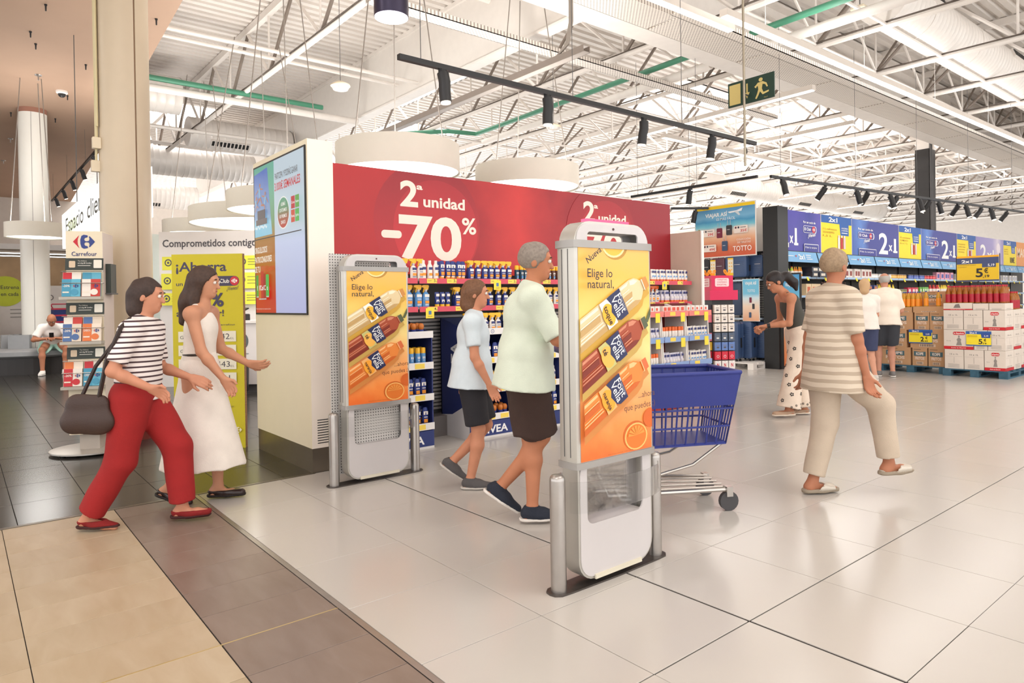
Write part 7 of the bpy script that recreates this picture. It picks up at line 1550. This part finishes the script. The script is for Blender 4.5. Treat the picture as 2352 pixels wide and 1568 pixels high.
w_, e_ = p.wri[0], p.elb[0]; dd = unit(w_ - e_); MB().cyl(tuple(w_ - dd * .045), tuple(w_ - dd * .012), .031, n=16).build('watch', BLACK, p.root, True)
w_, e_ = p.wri[1], p.elb[1]; dd = unit(w_ - e_); MB().cyl(tuple(w_ - dd * .045), tuple(w_ - dd * .012), .031, n=16).build('watch', BLACK, p.root, True)
rf = random.Random(9); me = tr.data; tr_pts = [v for v in me.vertices if v.co.z < .86]; used = []; FL = mat('flower_black', (52, 48, 46), .8)
for n_ in range(4000):
    v = rf.choice(tr_pts); low = v.co.z < .17
    if any((v.co - u_).length < (.035 if low and u_.z < .17 else .11) for u_ in used): continue
    used.append(v.co.copy()); nn = v.normal; a1 = Vector((0, 0, 1)); a1 = (a1 - nn * a1.dot(nn)).normalized(); a2 = nn.cross(a1); fl = MB(); sc_ = .012 if low else .021
    for kk in range(5):
        an = 2 * math.pi * kk / 5 + .3; q0 = v.co + nn * .002 + (a1 * math.cos(an) + a2 * math.sin(an)) * sc_ * .7; fl.add([q0 + (a1 * math.cos(2 * math.pi * j / 6) + a2 * math.sin(2 * math.pi * j / 6)) * sc_ * .42 for j in range(6)], [tuple(range(6))])
    fo = fl.build('flower_print', FL, tr); fo['kind'] = 'stuff'
    if len(used) > 110: break
# 6 beige striped walker
p = Figure('f', 'walking person in a beige striped tunic, beige trousers and silver sandals', (.58, 2.57, 0), R(62), 1.6, (176, 116, 88), pelvis=(.02, 0, .94), lean=.02, feet=((-.1, .07, .09), (.4, -.08, .22)), footdir=((1, -.05, 0), (1, 0, .1)), hands=((-.06, .21, .84), (.12, -.23, .82)), look=(1, .35, .0), build=1.15)
p.body(); p.top('striped_tunic', stripe_mat('beige_stripe', (206, 190, 170), (176, 158, 138), 'Z', .055, .45, wob=.03), .045, .85, -.2, flare=.05, wr=.003); p.trousers('beige_trousers', cloth('beige', (196, 178, 158)), 1.9, .028, .075, topcut=.0); p.shoes(mat('silver_strap', (196, 186, 172), .35, .3), mat('cork_sole', (150, 136, 118), .7), 'sandal', 'sandal'); p.hair(mat('hair_sandy', (150, 126, 100), .7, var=.2, scale=60), 'short')
# 7 elderly man, seen from behind
p = Figure('g', 'bald person in a white short sleeved shirt and dark shorts at the shelves', (-2.0, 9.68, 0), R(118), 1.66, (196, 140, 116), pelvis=(0, 0, .93), lean=.08, feet=((.03, .1, .085), (-.02, -.1, .085)), hands=((.3, .16, 1.0), (.28, -.2, 1.0)), look=(1, .2, -.15), build=1.25, h=.009)
p.body(); p.top('white_shirt', cloth('white_shirt', (236, 222, 206)), .05, .9, -.08, flare=.04, h=.012, wr=.004); p.trousers('dark_shorts', cloth('slate', (56, 58, 64)), .92, .035, .11, h=.012, topcut=.0); p.shoes(cloth('grey_sneaker', (120, 116, 114)), WHITE, 'sneaker', 'sneaker', h=.009); p.hair(mat('hair_silver', (176, 170, 164), .7), 'fringe')
# 8 companion
p = Figure('h', 'person in a white blouse and navy shorts beside the bald person', (-2.0, 8.98, 0), R(135), 1.56, (206, 150, 124), pelvis=(0, 0, .93), lean=.05, feet=((.15, .08, .085), (-.15, -.08, .1)), hands=((.3, .2, .95), (.3, -.2, .95)), look=(1, -.3, -.1), build=1.1, h=.009)
p.body(); p.top('white_blouse', cloth('white_blouse', (236, 226, 216)), .04, .8, -.07, flare=.04, h=.012); p.trousers('navy_shorts', cloth('navy_short', (60, 66, 96)), .95, .03, .1, h=.012, topcut=.0); p.shoes(cloth('pale_shoe', (206, 196, 188)), WHITE, 'sneaker', 'sneaker', h=.009); p.hair(mat('hair_fair', (196, 160, 120), .7), 'bob')
# 9 seated man with a phone
p = Figure('i', 'bald seated person in a white shirt and mint shorts looking at a phone', (-14.25, -.33, 0), R(-8), 1.72, (170, 112, 84), pelvis=(0, 0, .62), lean=.8, feet=((.42, .2, .085), (.5, -.16, .085)), footdir=((1, .15, 0), (1, -.2, 0)), hands=((.5, .07, .72), (.5, -.07, .72)), look=(1, 0, -.75), neck=(.11, 0, .11), build=1.2, kneepole=((.6, .3, 1), (.6, -.2, 1)), elbpole=((-.2, 1, -.4), (-.2, -1, -.4)), handdir=((.8, -.4, .2), (.8, .4, .2)), curl=(.9, .9), h=.009)
p.body(); p.top('white_tshirt', cloth('white_tee', (236, 228, 222)), .035, .75, -.04, h=.012); p.trousers('mint_shorts', cloth('mint', (170, 212, 198)), .9, .03, .11, h=.012); p.shoes(cloth('white_sneaker', (226, 222, 216)), WHITE, 'sneaker', 'sneaker', h=.009); p.glasses()
hh = (p.wri[0] + p.wri[1]) / 2 + V3(.09, 0, .05); ph = Matrix.Rotation(R(-8), 3, 'Z') @ (Vector(hh) * p.k); t = thing('phone', 'dark phone held in both hands by the seated person', 'phone', Vector((-14.25, -.33, 0)) + ph, R(-8)); MB().obox((0, 0, 0), ((0, 1, 0), (.5, 0, .85), (.85, 0, -.5)), (.038, .075, .005)).build('case', BLACK, t)
# bag on the striped person's hip
lb = Matrix.Rotation(R(56), 3, 'Z') @ (Vector((-.2, -.2, .82)) * P1.k); t = thing('shoulder_bag', 'dark shoulder bag hanging at the hip of the striped top', 'bag', Vector((-1.93, -1.04, 0)) + lb, R(56))
bm = Field((-.22, -.12, -.24), (.22, .12, .18), .009); bm.cone((-.07, 0, -.06), (.07, 0, -.06), .075, .075, .04, sq=((0, 1, 0), .5)); bm.cone((-.06, 0, .04), (.06, 0, .04), .06, .06, .04, sq=((0, 1, 0), .45)); bm.wrinkle(.004); link('pouch', bm.mesh('pouch', cloth('bag_dark', (64, 46, 40), .5)), t)
MB().tube([(.06, 0, .06), (.14, -.06, .3), (.21, -.04, .48), (.225, .03, .525), (.17, .1, .47), (.0, .1, .25), (-.05, .02, .06)], .012, 6).build('strap', cloth('bag_strap', (50, 36, 32), .5), t, True)
# ================================================================ trolleys
def trolley(label, loc, rz, base_len=.95):
    t = thing('shopping_trolley', label, 'trolley', loc, rz); BL = mat('trolley_blue', (44, 54, 128), .4, var=.03); CH = mat('trolley_chrome', (186, 180, 174), .25, .85)
    # basket: x forward
    lo = [(-.32, -.22), (.42, -.18), (.42, .18), (-.32, .22)]; hi = [(-.38, -.28), (.5, -.23), (.5, .23), (-.38, .28)]
    zl, zh = .42, .86; P = lambda l, z: [(a, b, z) for a, b in l]
    MB().rings([P(lo, zl), P(lo, zl + .012)]).build('basket_floor', BL, t)
    for i in range(4):
        j = (i + 1) % 4; a, b, c, d = Vector((*lo[i], zl)), Vector((*lo[j], zl)), Vector((*hi[j], zh)), Vector((*hi[i], zh)); n = (b - a).cross(d - a).normalized() * .008
        n_ = 11
        for k in range(n_ + 1):
            f = k / n_; p0, p1 = a.lerp(b, f), d.lerp(c, f); MB().cyl(p0, p1, .006, n=5).build('basket_bar', BL, t)
        for f in (0, .25, .5, .75): MB().cyl(a.lerp(d, f), b.lerp(c, f), .007, n=5).build('basket_bar', BL, t)
        e0, e1 = a.lerp(d, .55), b.lerp(c, .55); MB().rings([[e0, e1, c, d], [e0 + n, e1 + n, c + n, d + n]]).build('basket_panel', BL, t)
        MB().cyl(d, c, .014, n=8).build('rim_bar', BL, t, True)
    for s in (-1, 1):
        MB().tube([(-.38, s * .27, .86), (-.5, s * .27, .98), (-.56, s * .27, 1.0)], .013, 8).build('handle_arm', CH, t, True)
        MB().tube([(-.36, s * .25, .55), (-.42, s * .25, .3), (-.36, s * .25, .16), (.46, s * .17, .13)], .014, 8).build('frame_tube', CH, t, True)
        MB().tube([(.4, s * .17, .42), (.2, s * .19, .3), (-.3, s * .23, .2)], .01, 8).build('brace', CH, t, True)
        for x, y in ((-.36, .25), (.44, .17)):
            MB().box(x - .02, x + .02, s * y - .025, s * y + .025, .09, .15).build('caster_fork', CH, t); MB().cyl((x, s * y - .015, .06), (x, s * y + .015, .06), .06, n=18).build('wheel', mat('wheel_grey', (70, 68, 70), .5), t, True)
    for k in range(5): MB().cyl((-.34, -.2 + .1 * k, .17), (.44, -.14 + .07 * k, .14), .007, n=6).build('tray_bar', CH, t)
    MB().cyl((-.56, -.28, 1.0), (-.56, .28, 1.0), .017, n=10).build('push_handle', mat('handle_blue', (50, 60, 130), .4), t, True)
    return t
trolley('large blue plastic shopping trolley behind the near security gate', (-.06, 1.5, 0), R(60))
trolley('blue trolley in front of the person in the white blouse', (-2.92, 9.35, 0), R(150))
